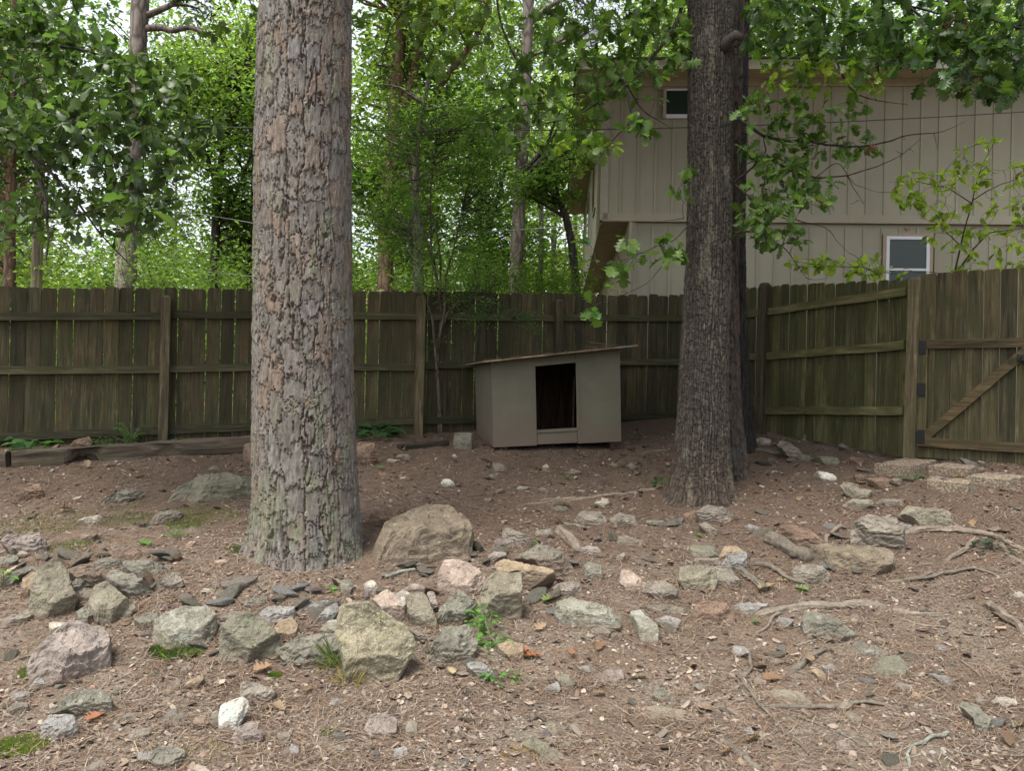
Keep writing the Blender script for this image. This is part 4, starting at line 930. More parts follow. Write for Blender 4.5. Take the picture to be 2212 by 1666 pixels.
# B-F: the front oak's own limbs and sprouts
b = Bough(32)
top = oa[-1]; b.pool.append((P(1536,-60,7.1), .06))
b.limb([(1530,-240,7.1),(1478,0,6.9),(1440,85,6.8),(1400,140,6.7),(1330,200,6.6),(1240,255,6.5),(1100,280,6.5)], .028, .003)
b.limb([(1400,145,6.7),(1300,190,6.9),(1180,220,7.0),(1080,232,7.0),(1010,265,7.0)], .013, .002); b.limb([(1350,180,6.65),(1370,260,6.6),(1330,300,6.5),(1290,350,6.4)], .012, .002); b.limb([(1345,160,6.7),(1370,215,6.7),(1400,250,6.7),(1450,280,6.7)], .012, .002)
b.limb([(1530,-280,7.1),(1300,-200,7.2),(1080,-120,7.3),(1070,0,7.3),(1090,90,7.2),(1130,150,7.2),(1200,230,7.1)], .03, .003); b.limb([(1080,-120,7.3),(940,-60,7.5),(868,20,7.6),(890,80,7.5),(920,130,7.4),(948,165,7.4)], .022, .003); b.limb([(868,25,7.6),(840,75,7.6),(822,130,7.5),(820,190,7.5)], .01, .002)
b.fill([(1180,-30),(1490,-30),(1480,120),(1425,175),(1400,310),(1250,330),(1180,320),(1060,330),(1010,290),(1050,200),(1130,130)], 6.3, 7.6, 190, .112, 4.2, OKO)
b.fill([(1290,30),(1490,0),(1485,150),(1400,150),(1300,160),(1230,120)], 6.3, 7.2, 40, .112, 4.2, OKO)
b.fill([(760,-30),(1180,-30),(1120,110),(1000,150),(930,170),(880,60),(800,110),(765,60)], 7.0, 7.9, 56, .11, 4.0, (.11,.19,.042))  # lighter leaf colour here stands in for light from behind
b.fill([(380,-30),(560,-30),(555,60),(470,110),(400,60)], 7.0, 8.0, 14, .11, 3.6, (.12,.2,.042))
b.fill([(1190,300),(1330,300),(1320,350),(1230,362)], 6.3, 6.6, 12, .11, 3.5, OKB)
# upper right canopy
b.limb([(1545,-260,7.1),(1700,-160,6.8),(1850,-40,6.6),(1960,10,6.5),(2020,60,6.4),(2050,140,6.4)], .04, .004); b.limb([(1700,-160,6.8),(1740,0,6.9),(1780,35,6.9),(1790,100,6.9),(1830,190,6.9),(1880,215,6.9),(1960,225,6.9)], .018, .002)
b.limb([(1850,-40,6.6),(2050,0,6.2),(2200,60,6.1),(2330,80,6.0)], .02, .003); b.limb([(1960,10,6.5),(2090,40,6.6),(2180,10,6.6)], .01, .002); b.limb([(1590,100,6.9),(1650,35,6.9),(1700,50,6.9),(1720,20,6.9)], .012, .003)
b.fill([(1600,-30),(2260,-30),(2260,170),(2140,205),(2060,190),(1990,140),(1920,150),(1880,100),(1700,95),(1610,125)], 5.9, 7.3, 240, .122, 4.6, (.05,.10,.032))
b.fill([(1930,120),(2060,150),(2240,120),(2240,190),(2120,215),(2020,205)], 5.8, 6.6, 34, .125, 4, OKX)
b.fill([(1625,125),(1800,130),(1920,150),(1900,200),(1780,205),(1660,195)], 6.6, 7.2, 52, .085, 3.8, OKB, .3)
b.fill([(1600,90),(1720,80),(1900,90),(2010,120),(1900,165),(1760,160),(1640,150)], 6.4, 7.2, 40, .115, 4, OKO)
# sprouts on the right of the trunk
b.limb([(1575,245,7.0),(1620,275,6.95),(1655,305,6.9),(1730,300,6.9),(1810,318,6.9),(1900,312,6.9),(1965,290,6.9),(2035,285,6.9),(2085,262,6.9)], .017, .0016); b.limb([(1585,395,7.0),(1625,360,6.95),(1655,330,6.9),(1650,300,6.9)], .013, .004); b.limb([(1655,335,6.9),(1700,370,6.9),(1760,385,6.85),(1830,378,6.8),(1890,362,6.8),(1950,335,6.8),(1985,300,6.8)], .011, .0016)
b.limb([(1590,400,7.0),(1640,440,6.9),(1700,470,6.9),(1790,490,6.8),(1830,545,6.8)], .01, .0015); b.limb([(1585,500,7.0),(1650,500,7.0),(1700,540,6.9),(1740,600,6.9)], .01, .0015); b.limb([(1760,385,6.85),(1810,350,6.8),(1850,400,6.8),(1900,415,6.8)], .005, .0012); b.limb([(1830,378,6.8),(1870,440,6.8),(1855,430,6.8)], .004, .0012)
for x0, y0, x1, y1 in ((1945,285,1950,300),(1950,300,1935,325),(2038,285,2028,320),(1985,290,1975,330),(1930,310,1945,345),(1840,380,1835,440),(1800,345,1930,416),(1880,210,1960,228),(1640,190,1690,235),(1830,500,1870,600),(1760,540,1790,600),(1700,180,1712,225)): b.twig(P(x1,y1,6.85), .003)
b.fill([(1590,190),(1700,215),(1800,215),(1880,220),(1860,260),(1895,330),(1850,350),(1800,340),(1750,370),(1660,370),(1600,330)], 6.5, 7.3, 95, .10, 3.8, OKO)
b.fill([(1600,330),(1740,360),(1800,380),(1790,440),(1730,470),(1740,520),(1700,540),(1600,500)], 6.5, 7.3, 80, .095, 3.8, OKO)
b.fill([(1596,440),(1680,470),(1700,520),(1670,560),(1620,540),(1596,520)], 6.6, 7.2, 10, .10, 3, OKD)
# low sprig left of the trunk
b.limb([(1490,480,6.9),(1460,515,6.4),(1400,540,6.1),(1340,560,6.0),(1290,570,6.0)], .007, .0015); b.limb([(1480,540,6.9),(1440,560,6.4),(1400,610,6.2),(1340,640,6.1),(1290,655,6.0)], .006, .0015); b.limb([(1475,475,6.9),(1440,480,6.8),(1415,486,6.8)], .004, .001)
b.fill([(1260,520),(1360,510),(1480,520),(1475,560),(1400,590),(1320,620),(1270,600)], 5.9, 6.4, 14, .125, 3.8, (.05,.115,.04), .9)
b.fill([(1260,630),(1340,625),(1345,660),(1275,690)], 5.9, 6.1, 3, .13, 2.4, (.06,.15,.04), .3); b.fill([(1460,370),(1490,360),(1490,450),(1460,440)], 6.6, 6.9, 5, .11, 3.5, OKO)
b.finish(oak, 'oak', LEAF, BRN)
# a bunch of dead leaves and single brown leaves in the oak
DEAD = leaf_mat('dead leaves', (1, 1, 1), .2, .2)
def bunch(px, py, d, n, rad, ls, label):
    r = np.random.default_rng(int(px)); mb = MB(); V, F = leaf_template('oak', 2); c = P(px, py, d)
    for i in range(n):
        u = r.normal(size=3); u[2] -= .6; u /= np.linalg.norm(u); w = np.cross(u, r.normal(size=3)); w /= np.linalg.norm(w); x = np.cross(u, w)
        Vc = V.copy(); Vc[:, 2] += np.abs(Vc[:, 1])*1.2; mb.add(c+r.normal(size=3)*rad+(Vc*ls*r.uniform(.7, 1.2)) @ np.stack([u, w, x]), F, np.array((.16,.085,.05))*r.uniform(.6, 1.3))
    o = build(mb, 'dead_leaves', DEAD, oak, usecol=True); o['label'] = label
bunch(2052,45,6.4,11,.05,.11,'clump of dead brown leaves'); bunch(1878,315,6.8,2,.01,.10,'single dead leaf'); bunch(1752,430,6.8,3,.03,.1,'hanging dead leaves'); bunch(1955,500,6.9,2,.01,.055,'tiny dead leaves')

# dogwood behind the side fence
b = Bough(33); q = P(2075, 640, 9.4); root = empty('dogwood_tree', (q[0], q[1], gz1(q[0], q[1])), 'young dogwood with bright yellow green leaves rising behind the gate', 'tree')
b.limb([(2055,900,9.4),(2060,590,9.4),(2078,520,9.35),(2100,440,9.3),(2120,360,9.3),(2150,305,9.3)], .022, .002); b.limb([(2060,600,9.4),(2100,540,9.3),(2140,500,9.3),(2230,490,9.2)], .014, .002); b.limb([(2100,440,9.3),(2050,405,9.3),(1990,395,9.3),(1920,392,9.2)], .007, .0015); b.limb([(2105,430,9.3),(2160,400,9.2),(2240,370,9.2)], .007, .0015)
b.limb([(2075,530,9.3),(2020,480,9.3),(1985,470,9.2)], .006, .0015); b.limb([(1960,800,9.0),(1930,620,8.9),(1880,580,8.8),(1790,575,8.7),(1700,562,8.7)], .008, .0015); b.limb([(2060,590,9.4),(1990,590,9.3),(1940,575,9.2)], .006, .0015)
YG = (.22,.31,.06)
for poly, n in (([(1910,385),(1990,370),(2050,375),(2060,420),(2010,450),(1960,455),(1920,410)], 26), ([(2070,300),(2170,295),(2140,340),(2080,350)], 8), ([(2050,340),(2160,360),(2250,330),(2250,450),(2150,430),(2060,400)], 40), ([(1985,450),(2110,430),(2240,440),(2240,530),(2120,560),(2010,540),(1995,490)], 48), ([(2010,540),(2240,520),(2240,580),(2060,600)], 20), ([(1690,565),(1790,555),(1860,560),(1950,560),(1960,600),(1880,600),(1800,590)], 34)):
    b.fill(poly, 8.7, 9.8, int(n*1.25), .098, 3.8, YG, .9)
b.finish(root, 'ovate', LEAFB, TWIG)

# fine leaved shrub-tree standing in front of the fence left of the doghouse
r = np.random.default_rng(77); q = hit(952, 936); root = empty('myrtle_tree', q, 'slender multi stemmed small tree with fine leaves, left of the doghouse', 'tree')
dm = q[1]; MYR = plain_bark('smooth grey brown stem', (.085,.07,.05), (.14,.12,.085), .2, 16)
stems = [[(952,942,7),(950,900,6.5),(949,850,6),(942,790,6),(946,740,5.5),(955,700,5.5),(950,640,4.5),(938,570,4.5),(918,510,4),(895,430,3),(880,340,2)],
         [(955,705,4.5),(968,675,4),(992,650,3.5),(1012,640,2.5),(1060,660,2)], [(944,800,4),(938,740,3.5),(935,690,3.5),(915,640,3),(890,600,2)],
         [(950,650,3.5),(952,560,3),(940,480,2.5),(905,400,2),(900,300,1.5)], [(946,740,3),(960,680,3),(962,600,2.5),(985,520,2),(1000,440,1.5)], [(950,640,3),(930,520,2.5),(930,400,2),(945,300,1.5)],
         [(1012,640,2),(1060,645,1.6),(1110,690,1.2)], [(938,570,2),(880,520,1.6),(830,470,1.2)]]
trs = []
for i, st in enumerate(stems):
    pr = tp(st, dm-.02-.05*i); q_, _ = resample(pr, 26); trs.append(q_[:, :3]); build(MB().tube(q_[:, :3], q_[:, 3]*.8, 8), 'stem', MYR, root, smooth=True)
tr = np.vstack(trs); lb = MB(); mb = MB()
def spray(poly, n, per, base, d0, d1, ls, lay=.35):
    poly = np.array(poly, float); lo, hi = poly.min(0), poly.max(0); k = 0
    while k < n:
        p = lo+(hi-lo)*r.random(2); j = len(poly)-1; ins = False
        for i in range(len(poly)):
            if (poly[i,1] > p[1]) != (poly[j,1] > p[1]) and p[0] < (poly[j,0]-poly[i,0])*(p[1]-poly[i,1])/(poly[j,1]-poly[i,1])+poly[i,0]: ins = not ins
            j = i
        if not ins: continue
        k += 1; c = P(p[0], p[1], r.uniform(d0, d1)); a = tr[np.argmin(np.linalg.norm(tr-c, axis=1)*(1+.2*r.random(len(tr))))]
        cv = curve(a, c, r, .06, 6); mb.tube(cv, np.linspace(.005, .0012, 6), 3, (1, 1, 1), False)
        dv = c-cv[-3]; dv /= np.linalg.norm(dv)+1e-9; s_ = np.linspace(-.12, .2, per)[:, None]
        C = c+dv*s_*r.uniform(.6, 1.3)+r.normal(size=(per, 3))*np.array((.05, .05, .028)); cloud(lb, C, ls*(.7+.6*r.random(per)), leafcol(per, np.array(base)*r.uniform(.65, 1.35), r), r, .9, .5)
MG = (.085,.17,.042)
spray([(790,260),(900,200),(1040,230),(1110,320),(1120,430),(1070,520),(980,560),(860,560),(800,480)], 280, 34, MG, dm-1.0, dm+.25, .034)
spray([(900,540),(1050,540),(1100,600),(1060,650),(960,650),(890,620)], 70, 34, MG, dm-.7, dm+.1, .03)
spray([(990,640),(1090,650),(1165,695),(1150,712),(1060,690),(1000,700)], 26, 34, (.055,.13,.045), dm-.8, dm-.3, .03); spray([(930,730),(950,735),(945,790),(928,790)], 5, 22, MG, dm-.15, dm-.05, .028)
build(mb, 'twigs', TWIG, root); tag(build(lb, 'foliage', LEAFB, root, usecol=True), kind='stuff')

# crowns of the yard's own trees, unseen overhead, made wide and dense for shade
def overhead(root, tr, cl, pts, ls, base, mat, seed, asp, name='crown'):
    r = np.random.default_rng(seed); lb = MB(); mb = MB(); cloud(lb, pts, ls*(.6+.8*r.random(len(pts))), leafcol(len(pts), base, r), r, .8, asp); branches(mb, tr, cl, r, .06)
    build(mb, 'branches', BRN, root); tag(build(lb, name, mat, root, usecol=True), kind='stuff')
r = np.random.default_rng(41)
cl, pts = crown_pts(r, (pp[-1,0], pp[-1,1]+2.2, 12.5), (4.2, 4.0, 2.6), 90, 130); overhead(pine, dense(pp[10:, :3]), cl, pts, .30, PN, NEED, 42, .14)
cl, pts = crown_pts(r, (oa[0,0]-.6, oa[0,1]+1.6, 9.6), (6.4, 3.4, 1.7), 200, 120); overhead(oak, dense(oau[:, :3]), cl, pts, .26, OKM, LEAF, 43, .6)
cl, pts = crown_pts(r, (p2[-1,0]+.8, p2[-1,1]+.6, 11.5), (4.4, 3.6, 2.2), 70, 120); overhead(pn2, dense(p2[8:, :3]), cl, pts, .3, PN, NEED, 44, .14)
cl, pts = crown_pts(r, (p3[-1,0]+1.5, p3[-1,1]+.5, 10.5), (4.6, 3.0, 2.0), 100, 120); overhead(pn3, dense(p3[8:, :3]), cl, pts, .26, OKX, LEAF, 45, .6)
cl, pts = crown_pts(r, (WL['oak_bough'][0]+1.3, WL['oak_bough'][1]+2.2, 9.0), (4.2, 3.0, 1.5), 120, 110); overhead(bpy.data.objects['oak_bough'], dense(tr_[1:, :3]), cl, pts, .26, OKM, LEAF, 46, .6)
# ------------------------------------------------------------------ rocks, each traced from where it lies
RC = {'mauve': (.225,.198,.18), 'pale': (.32,.30,.26), 'tan': (.182,.168,.13), 'ochre': (.25,.20,.14), 'taupe': (.185,.168,.142), 'greygreen': (.158,.155,.128), 'brown': (.165,.118,.088),
      'lichen': (.18,.175,.14), 'bluegrey': (.22,.22,.212), 'white': (.45,.44,.40), 'boulder': (.155,.13,.098), 'pink': (.31,.255,.215), 'moss': (.150,.145,.113), 'yellow': (.20,.185,.132), 'dark': (.15,.14,.115)}
RM = {}
for k_, c_ in RC.items():
    c_ = sc(c_, .86)
    RM[k_] = rock_mat('rock '+k_, c_, {'lichen': .5, 'greygreen': .15, 'tan': .25, 'white': .3, 'moss': .5, 'yellow': .3, 'boulder': .2, 'yellow': .2}.get(k_, 0), {'white': (.3,.36,.32), 'boulder': (.19,.17,.105), 'tan': (.165,.16,.105), 'yellow': (.20,.19,.10), 'moss': (.125,.13,.085)}.get(k_, (.23,.23,.19)), 1.0, {'lichen': .25, 'yellow': .3, 'tan': .1}.get(k_, 0))
OFFS = {4: (0, 555.3), 5: (737.5, 555.3), 6: (1475, 555.3), 7: (0, 1112), 8: (737.5, 1112), 9: (1475, 1112)}
def D(crop, x, y):
    if crop == 0: return x, y
    o = OFFS[crop]; return o[0]+x/2.9983, o[1]+y/2.9983
def yard(q):
    s = (q[:2]-FA)@fn
    if s > .14: return q
    d = q-CAM; k = 1.0
    while (CAM[:2]+d[:2]*k-FA)@fn < .16: k -= .004
    p = CAM+d*k; return np.array((p[0], p[1], gz1(p[0], p[1])))
UPV = np.array((0, 0, 1.))
def rock(crop, poly, cname, label, tilt=38, thick=None, ridge=None, seed=None, sink=.16, name='rock', top=0.0, cat='rock', rough=1.0):
    seed = seed if seed is not None else int(abs(poly[0][0]*3+poly[0][1]*7+crop*1000)); r = np.random.default_rng(seed)
    poly = np.array([D(crop, *p) for p in poly]); kb = int(np.argmax(poly[:, 1])); G = hit(*poly[kb]); G = yard(G) if G[0] < 2.4 else G; G[2] += top
    tc = CAM-G; tc[2] = 0; tc /= np.linalg.norm(tc); el = R_(tilt); n = tc*math.cos(el)+UPV*math.sin(el); uu = np.cross(UPV, tc); uu /= np.linalg.norm(uu); vv = np.cross(n, uu)
    W3 = []
    for p in poly:
        d = ray(*p); s = (G-CAM).dot(n)/d.dot(n); W3.append(CAM+d*s)
    q = np.array([[(w-G).dot(uu), (w-G).dot(vv)] for w in W3])
    H = q[:, 1].max()-q[:, 1].min(); Wd = q[:, 0].max()-q[:, 0].min(); size = math.sqrt(H*Wd)
    low = q[:, 1] < q[:, 1].min()+.3*H; q[low, 1] -= sink*H
    cen = np.array([(q[:, 0].max()+q[:, 0].min())/2, (q[:, 1].max()+q[:, 1].min())/2])
    cen = .5*cen+.5*q.mean(0)
    nt = 72 if Wd > .22 else (48 if Wd > .1 else 30); nr = 14 if Wd > .22 else (10 if Wd > .1 else 7); nb = 4
    th = np.arange(nt)/nt*2*np.pi; R = np.zeros(nt); A = q-cen; B = np.roll(A, -1, 0)-A
    for i, t in enumerate(th):
        d = np.array((math.cos(t), math.sin(t))); best = 0
        for a, b in zip(A, B):
            den = d[0]*b[1]-d[1]*b[0]
            if abs(den) < 1e-12: continue
            s = (a[0]*b[1]-a[1]*b[0])/den; w = (a[0]*d[1]-a[1]*d[0])/den
            if s > 0 and -1e-6 <= w <= 1+1e-6: best = max(best, s)
        R[i] = best or size*.3
    R = np.minimum(R, 1.9*np.median(R)); R = 1.14*(.8*R+.1*np.roll(R, 1)+.1*np.roll(R, -1))
    T = thick*size if thick else size*r.uniform(.30, .42)
    vr = q[:, 1].min()+H*(ridge if ridge is not None else r.uniform(.32, .6))
    planes = [(T, 0, -r.uniform(.35, .7), 0, vr), (T, r.uniform(-.2, .2), r.uniform(.5, .9), cen[0], vr)]
    for _ in range(4):
        a = r.uniform(0, 2*np.pi); m = r.uniform(.45, 1.5); dist = r.uniform(.08, .42)*size
        planes.append((T, -math.cos(a)*m, -math.sin(a)*m, cen[0]+math.cos(a)*dist, cen[1]+math.sin(a)*dist))
    rho = np.concatenate([np.linspace(.0, 1, nr+1)[1:]**.8, [.9, .6, .25]]); V = [[cen[0], cen[1], 0]]
    U_, V_, Hh = [], [], []
    for j, ro in enumerate(rho):
        back = j >= nr
        for i in range(nt):
            u = cen[0]+math.cos(th[i])*R[i]*ro; v = cen[1]+math.sin(th[i])*R[i]*ro; U_.append(u); V_.append(v)
            Hh.append(-size*.55*math.sqrt(max(0, 1-ro**3)) if back else T*1.25*(1-ro**8)**.5)
    U_ = np.array([cen[0]]+U_); V_ = np.array([cen[1]]+V_); Hh = np.array([T*1.25]+Hh); bk = np.zeros(len(U_), bool); bk[1+nr*nt:] = True
    hp_ = np.full(len(U_), 9.)
    for (t0, a, b_, u0, v0) in planes: hp_ = np.minimum(hp_, t0+a*(U_-u0)+b_*(V_-v0))
    Hf = np.where(bk, Hh, np.minimum(Hh, np.maximum(hp_, .02*size)))
    W_ = G+U_[:, None]*uu+V_[:, None]*vv+(Hf-T*.22)[:, None]*n
    k = 1/size; s1 = fbm((W_)*2.6*k+seed % 50, 3); s2 = fbm(W_*8*k+7, 3)
    bq = (W_@UPV)*(6+seed % 4)*k+s1*.9+(W_@uu)*.8*k*((seed % 7)-3)/3; bed = np.abs(bq-np.floor(bq)-.5)*2-.5
    W_ = W_+(((.022)*s1+.022*s2*rough+(.05 if cname in ('greygreen','taupe','mauve','dark','bluegrey','brown') else .02)*bed)*size)[:, None]*n+((.03*s2)*size)[:, None]*(uu*.6+UPV*.4)
    F = [[0, 1+i, 1+(i+1) % nt] for i in range(nt)]; M = len(rho)
    for j in range(M-1):
        for i in range(nt): F.append([1+j*nt+i, 1+(j+1)*nt+i, 1+(j+1)*nt+(i+1) % nt, 1+j*nt+(i+1) % nt])
    F.append([1+(M-1)*nt+i for i in range(nt)][::-1])
    SKIRT.append((G[0], G[1]+Wd*.25, Wd)); mb = MB().addl(W_, F); o = build(mb, name, RM[cname], None, G, smooth=Wd < .05, label=label, cat=cat); return o
SKIRT = []
exec_rocks = [
(7,[(210,960),(240,880),(330,790),(440,700),(510,690),(560,720),(660,740),(690,800),(695,900),(700,970),(640,1040),(560,1035),(450,1020),(400,1005),(230,1035)],'mauve','big mauve grey boulder with a smooth sloping top at the lower left',dict(tilt=50,ridge=.42,thick=.36)),
(7,[(325,700),(450,700),(450,750),(330,770)],'pale','small white rock tucked behind the big mauve grey boulder',{}),
(7,[(205,610),(215,480),(250,360),(380,320),(430,380),(470,500),(500,540),(450,620),(350,660),(260,640)],'tan','tall upright tan rock in the left pile, beside the narrow yellowish stone',dict(tilt=20)),
(7,[(135,510),(150,420),(200,380),(240,390),(215,500),(200,540)],'ochre','narrow yellowish stone leaning on the left of the tall tan rock',dict(tilt=25)),
(7,[(430,370),(520,330),(600,320),(680,410),(640,450),(560,450)],'taupe','taupe slab on top of the left pile between tall tan rock and green slab',dict(top=.12)),
(7,[(460,460),(510,400),(550,450),(520,520),(490,520)],'greygreen','small wedge of green grey rock right against the tall tan rock',dict(tilt=25)),
(7,[(515,500),(550,475),(600,490),(590,560),(530,555)],'taupe','little brown stone in the crevice under the taupe slab',{}),
(7,[(585,570),(620,470),(690,440),(760,500),(860,590),(800,660),(700,705),(640,690),(600,600)],'tan','slumped olive tan rock at the front of the left pile',dict(tilt=35)),
(7,[(500,630),(560,590),(640,570),(650,600),(610,680),(570,715),(520,680)],'greygreen','green grey stone at the foot of the slumped olive tan rock',{}),
(7,[(690,370),(760,360),(870,400),(900,440),(1010,480),(980,530),(860,525),(760,490)],'greygreen','long green grey slab lying across the right end of the left pile',dict(tilt=45)),
(7,[(1030,465),(1090,380),(1150,375),(1185,450),(1100,500)],'taupe','squarish taupe stone at the right end of the left pile',{}),
(7,[(800,330),(880,300),(1050,340),(1100,370),(1000,400),(860,380)],'greygreen','flat mossy slab behind the squarish taupe stone',dict(tilt=60)),
(7,[(1000,330),(1040,315),(1110,350),(1095,375)],'taupe','thin brownish flake right behind the squarish taupe stone',dict(tilt=60)),
(7,[(780,260),(860,240),(910,245),(915,290),(840,300)],'brown','flat reddish brown slab at the back of the left pile',dict(tilt=55)),
(7,[(790,340),(830,305),(900,300),(860,350)],'ochre','small orange stained stone just in front of the flat reddish brown slab',{}),
(7,[(610,310),(700,290),(790,320),(740,360),(660,370)],'greygreen','pale green grey slab topping the middle of the left pile',dict(tilt=55)),
(7,[(400,340),(490,295),(500,320),(440,345)],'brown','brownish chip behind the tall tan rock',dict(tilt=50)),
(7,[(0,690),(160,620),(250,600),(240,640),(120,720),(0,720)],'taupe','long slate wedge pointing in from the left edge below the left pile',dict(tilt=45)),
(7,[(20,160),(60,130),(250,130),(300,200),(290,245),(200,240),(90,220)],'mauve','flat mauve slab with a rusty front near the left edge',dict(tilt=50,ridge=.45)),
(7,[(0,290),(90,260),(120,290),(60,345),(0,345)],'greygreen','dark grey wedge at the left edge under the flat mauve slab',{}),
(7,[(95,240),(130,230),(180,250),(170,285),(110,290)],'pink','rounded pinkish cobble under the flat mauve slab',{}),
(7,[(170,300),(220,280),(290,280),(260,310),(180,330)],'brown','low dark brown stone right of the rounded pinkish cobble',dict(tilt=55)),
(7,[(0,440),(70,385),(170,330),(240,330),(230,370),(130,420),(40,470)],'greygreen','long grey slab lying behind the narrow yellowish stone at left',dict(tilt=55)),
(7,[(870,680),(960,635),(1020,640),(1030,740),(930,740)],'greygreen','thin flat lichened shelf left of the lichen spotted grey boulder',dict(tilt=55)),
(7,[(1020,680),(1080,640),(1200,600),(1330,600),(1380,650),(1390,740),(1330,830),(1220,855),(1100,830),(1015,800)],'lichen','lichen spotted grey boulder above the green moss cushion',dict(tilt=40,ridge=.45)),
(7,[(1440,830),(1460,730),(1500,680),(1590,645),(1680,680),(1740,740),(1800,790),(1780,920),(1760,955),(1640,930),(1450,900)],'moss','big greenish flat faced boulder right of the lichen spotted one',dict(tilt=25,thick=.28)),
(7,[(1800,870),(1900,830),(2050,780),(2230,770),(2240,860),(2230,960),(2150,980),(1980,975),(1890,970),(1850,920)],'greygreen','dark green grey slab leaning against the yellow pebbly triangular rock',dict(tilt=40)),
(7,[(1690,640),(1740,600),(1900,600),(1900,660),(1800,690),(1740,710)],'bluegrey','blue grey slab behind the orange tan stone',dict(tilt=45)),
(7,[(1780,740),(1820,690),(1890,670),(1925,720),(1900,800),(1840,825)],'ochre','orange tan stone between the greenish boulder and dark green slab',{}),
(7,[(1560,590),(1620,550),(1720,530),(1735,580),(1660,595)],'greygreen','pale flat green stone behind the greenish boulder',dict(tilt=55)),
(7,[(1945,600),(1990,570),(2110,555),(2150,575),(2080,640),(1950,640)],'bluegrey','light blue grey block behind the yellow pebbly triangular rock',dict(tilt=45)),
(7,[(2050,680),(2110,610),(2180,570),(2185,630),(2140,690),(2080,720)],'bluegrey','tilted blue grey plate right of the light blue grey block',{}),
(7,[(2080,740),(2130,690),(2200,680),(2215,760),(2150,780)],'lichen','rough little rock wedged above the dark green grey slab',{}),
(7,[(1290,510),(1320,480),(1390,490),(1390,525),(1310,530)],'pale','small pale stone on the dirt right of the left pile',{}),
(7,[(1345,460),(1390,435),(1430,450),(1420,475),(1360,480)],'taupe','small taupe stone just behind the small pale stone',{}),
(7,[(1420,650),(1500,625),(1560,630),(1520,690),(1440,690)],'taupe','round topped grey stone just left behind the greenish boulder',{}),
(7,[(1410,760),(1440,700),(1480,715),(1450,770),(1420,785)],'mauve','thin mauve sliver between the lichen spotted boulder and greenish boulder',{}),
(7,[(345,1245),(440,1190),(560,1145),(640,1145),(710,1210),(715,1270),(640,1310),(560,1320),(450,1280),(360,1280)],'greygreen','layered green grey slab with a yellowish top at lower left',dict(tilt=45,ridge=.55)),
(7,[(275,1440),(285,1360),(330,1310),(420,1300),(470,1310),(495,1370),(500,1430),(420,1475),(330,1470)],'bluegrey','chunky grey cube-like rock in front of the layered green grey slab',dict(tilt=35)),
(7,[(175,1135),(230,1070),(310,1035),(345,1070),(280,1130),(190,1155)],'bluegrey','tilted blue grey slab below the big mauve grey boulder',{}),
(7,[(75,1180),(110,1150),(185,1150),(180,1200),(90,1225)],'bluegrey','small grey stone left of the layered slab, touching the tilted blue grey slab',{}),
(7,[(50,1260),(110,1215),(180,1230),(180,1290),(80,1310)],'greygreen','half buried stone left of the layered green grey slab',{}),
(7,[(1425,1300),(1440,1240),(1560,1190),(1605,1220),(1600,1260),(1540,1350),(1480,1410),(1430,1390)],'white','white lichen crusted rock standing on the lower left dirt',dict(tilt=35)),
(7,[(1565,1170),(1570,1090),(1650,1090),(1740,1130),(1790,1160),(1690,1230),(1600,1215)],'taupe','brown wedge shaped rock behind the white lichen crusted rock',dict(tilt=40)),
(7,[(1510,1450),(1540,1390),(1610,1350),(1665,1350),(1670,1400),(1705,1430),(1680,1490),(1620,1510),(1550,1500)],'mauve','purple grey angular rock in front of the white lichen crusted rock',{}),
(7,[(1370,1300),(1390,1270),(1420,1260),(1425,1380),(1400,1390)],'greygreen','narrow grey stone flanking the white lichen crusted rock on its left',{}),
(7,[(1175,1125),(1220,1080),(1310,1035),(1320,1070),(1250,1140),(1200,1150)],'ochre','tilted tan slab below the green moss cushion',{}),
(7,[(1115,1090),(1140,1070),(1200,1080),(1170,1120),(1130,1120)],'taupe','small grey chip left of the tilted tan slab',{}),
(7,[(1150,1030),(1190,985),(1240,990),(1230,1030),(1170,1045)],'mauve','small pinkish brown stone just above the tilted tan slab',{}),
(7,[(990,1570),(1010,1520),(1110,1505),(1190,1530),(1210,1580),(1130,1650),(1050,1640),(1000,1610)],'greygreen','streaked grey green rock at the bottom left, beside the little violet grey stone',{}),
(7,[(890,1590),(900,1545),(990,1545),(985,1610),(930,1610)],'bluegrey','little violet grey stone at the bottom left',{}),
(7,[(830,1440),(860,1400),(960,1385),(970,1430),(900,1475),(840,1470)],'taupe','low taupe stone between the grey cube-like rock and the purple angular rock',dict(tilt=50)),
(7,[(1030,1370),(1090,1310),(1200,1285),(1205,1320),(1120,1390)],'greygreen','smooth half sunk grey green hump left of the small ochre cobble',dict(tilt=55,thick=.2)),
(7,[(770,1330),(830,1285),(890,1290),(870,1340),(800,1350)],'greygreen','small ridged grey stone right of the layered green grey slab',dict(tilt=50)),
(7,[(1250,1350),(1270,1315),(1320,1315),(1350,1350),(1320,1380),(1260,1385)],'ochre','small ochre cobble left of the white lichen crusted rock',{}),
(7,[(2120,1250),(2150,1195),(2200,1195),(2195,1240),(2150,1265)],'bluegrey','small pale grey stone alone below the yellow pebbly triangular rock',{}),
(7,[(1790,1440),(1800,1415),(1870,1415),(1880,1460),(1830,1490)],'taupe','flat taupe chip right of the purple grey angular rock',dict(tilt=55)),
(7,[(1875,1520),(1890,1490),(1935,1520),(1930,1575),(1900,1570)],'bluegrey','shard of grey stone near the bottom, below the flat taupe chip',{}),
(7,[(2150,1525),(2190,1495),(2240,1500),(2260,1540),(2210,1550)],'mauve','pale mauve chip near the bottom edge left of the picture centre',{}),
(7,[(530,150),(560,130),(640,125),(680,155),(600,165)],'taupe','low flat stone on the upper dirt behind the flat reddish brown slab',dict(tilt=55)),
(7,[(500,40),(560,20),(660,15),(670,50),(580,65)],'pale','pale thin slab on the upper dirt near the mossy patch',dict(tilt=60)),
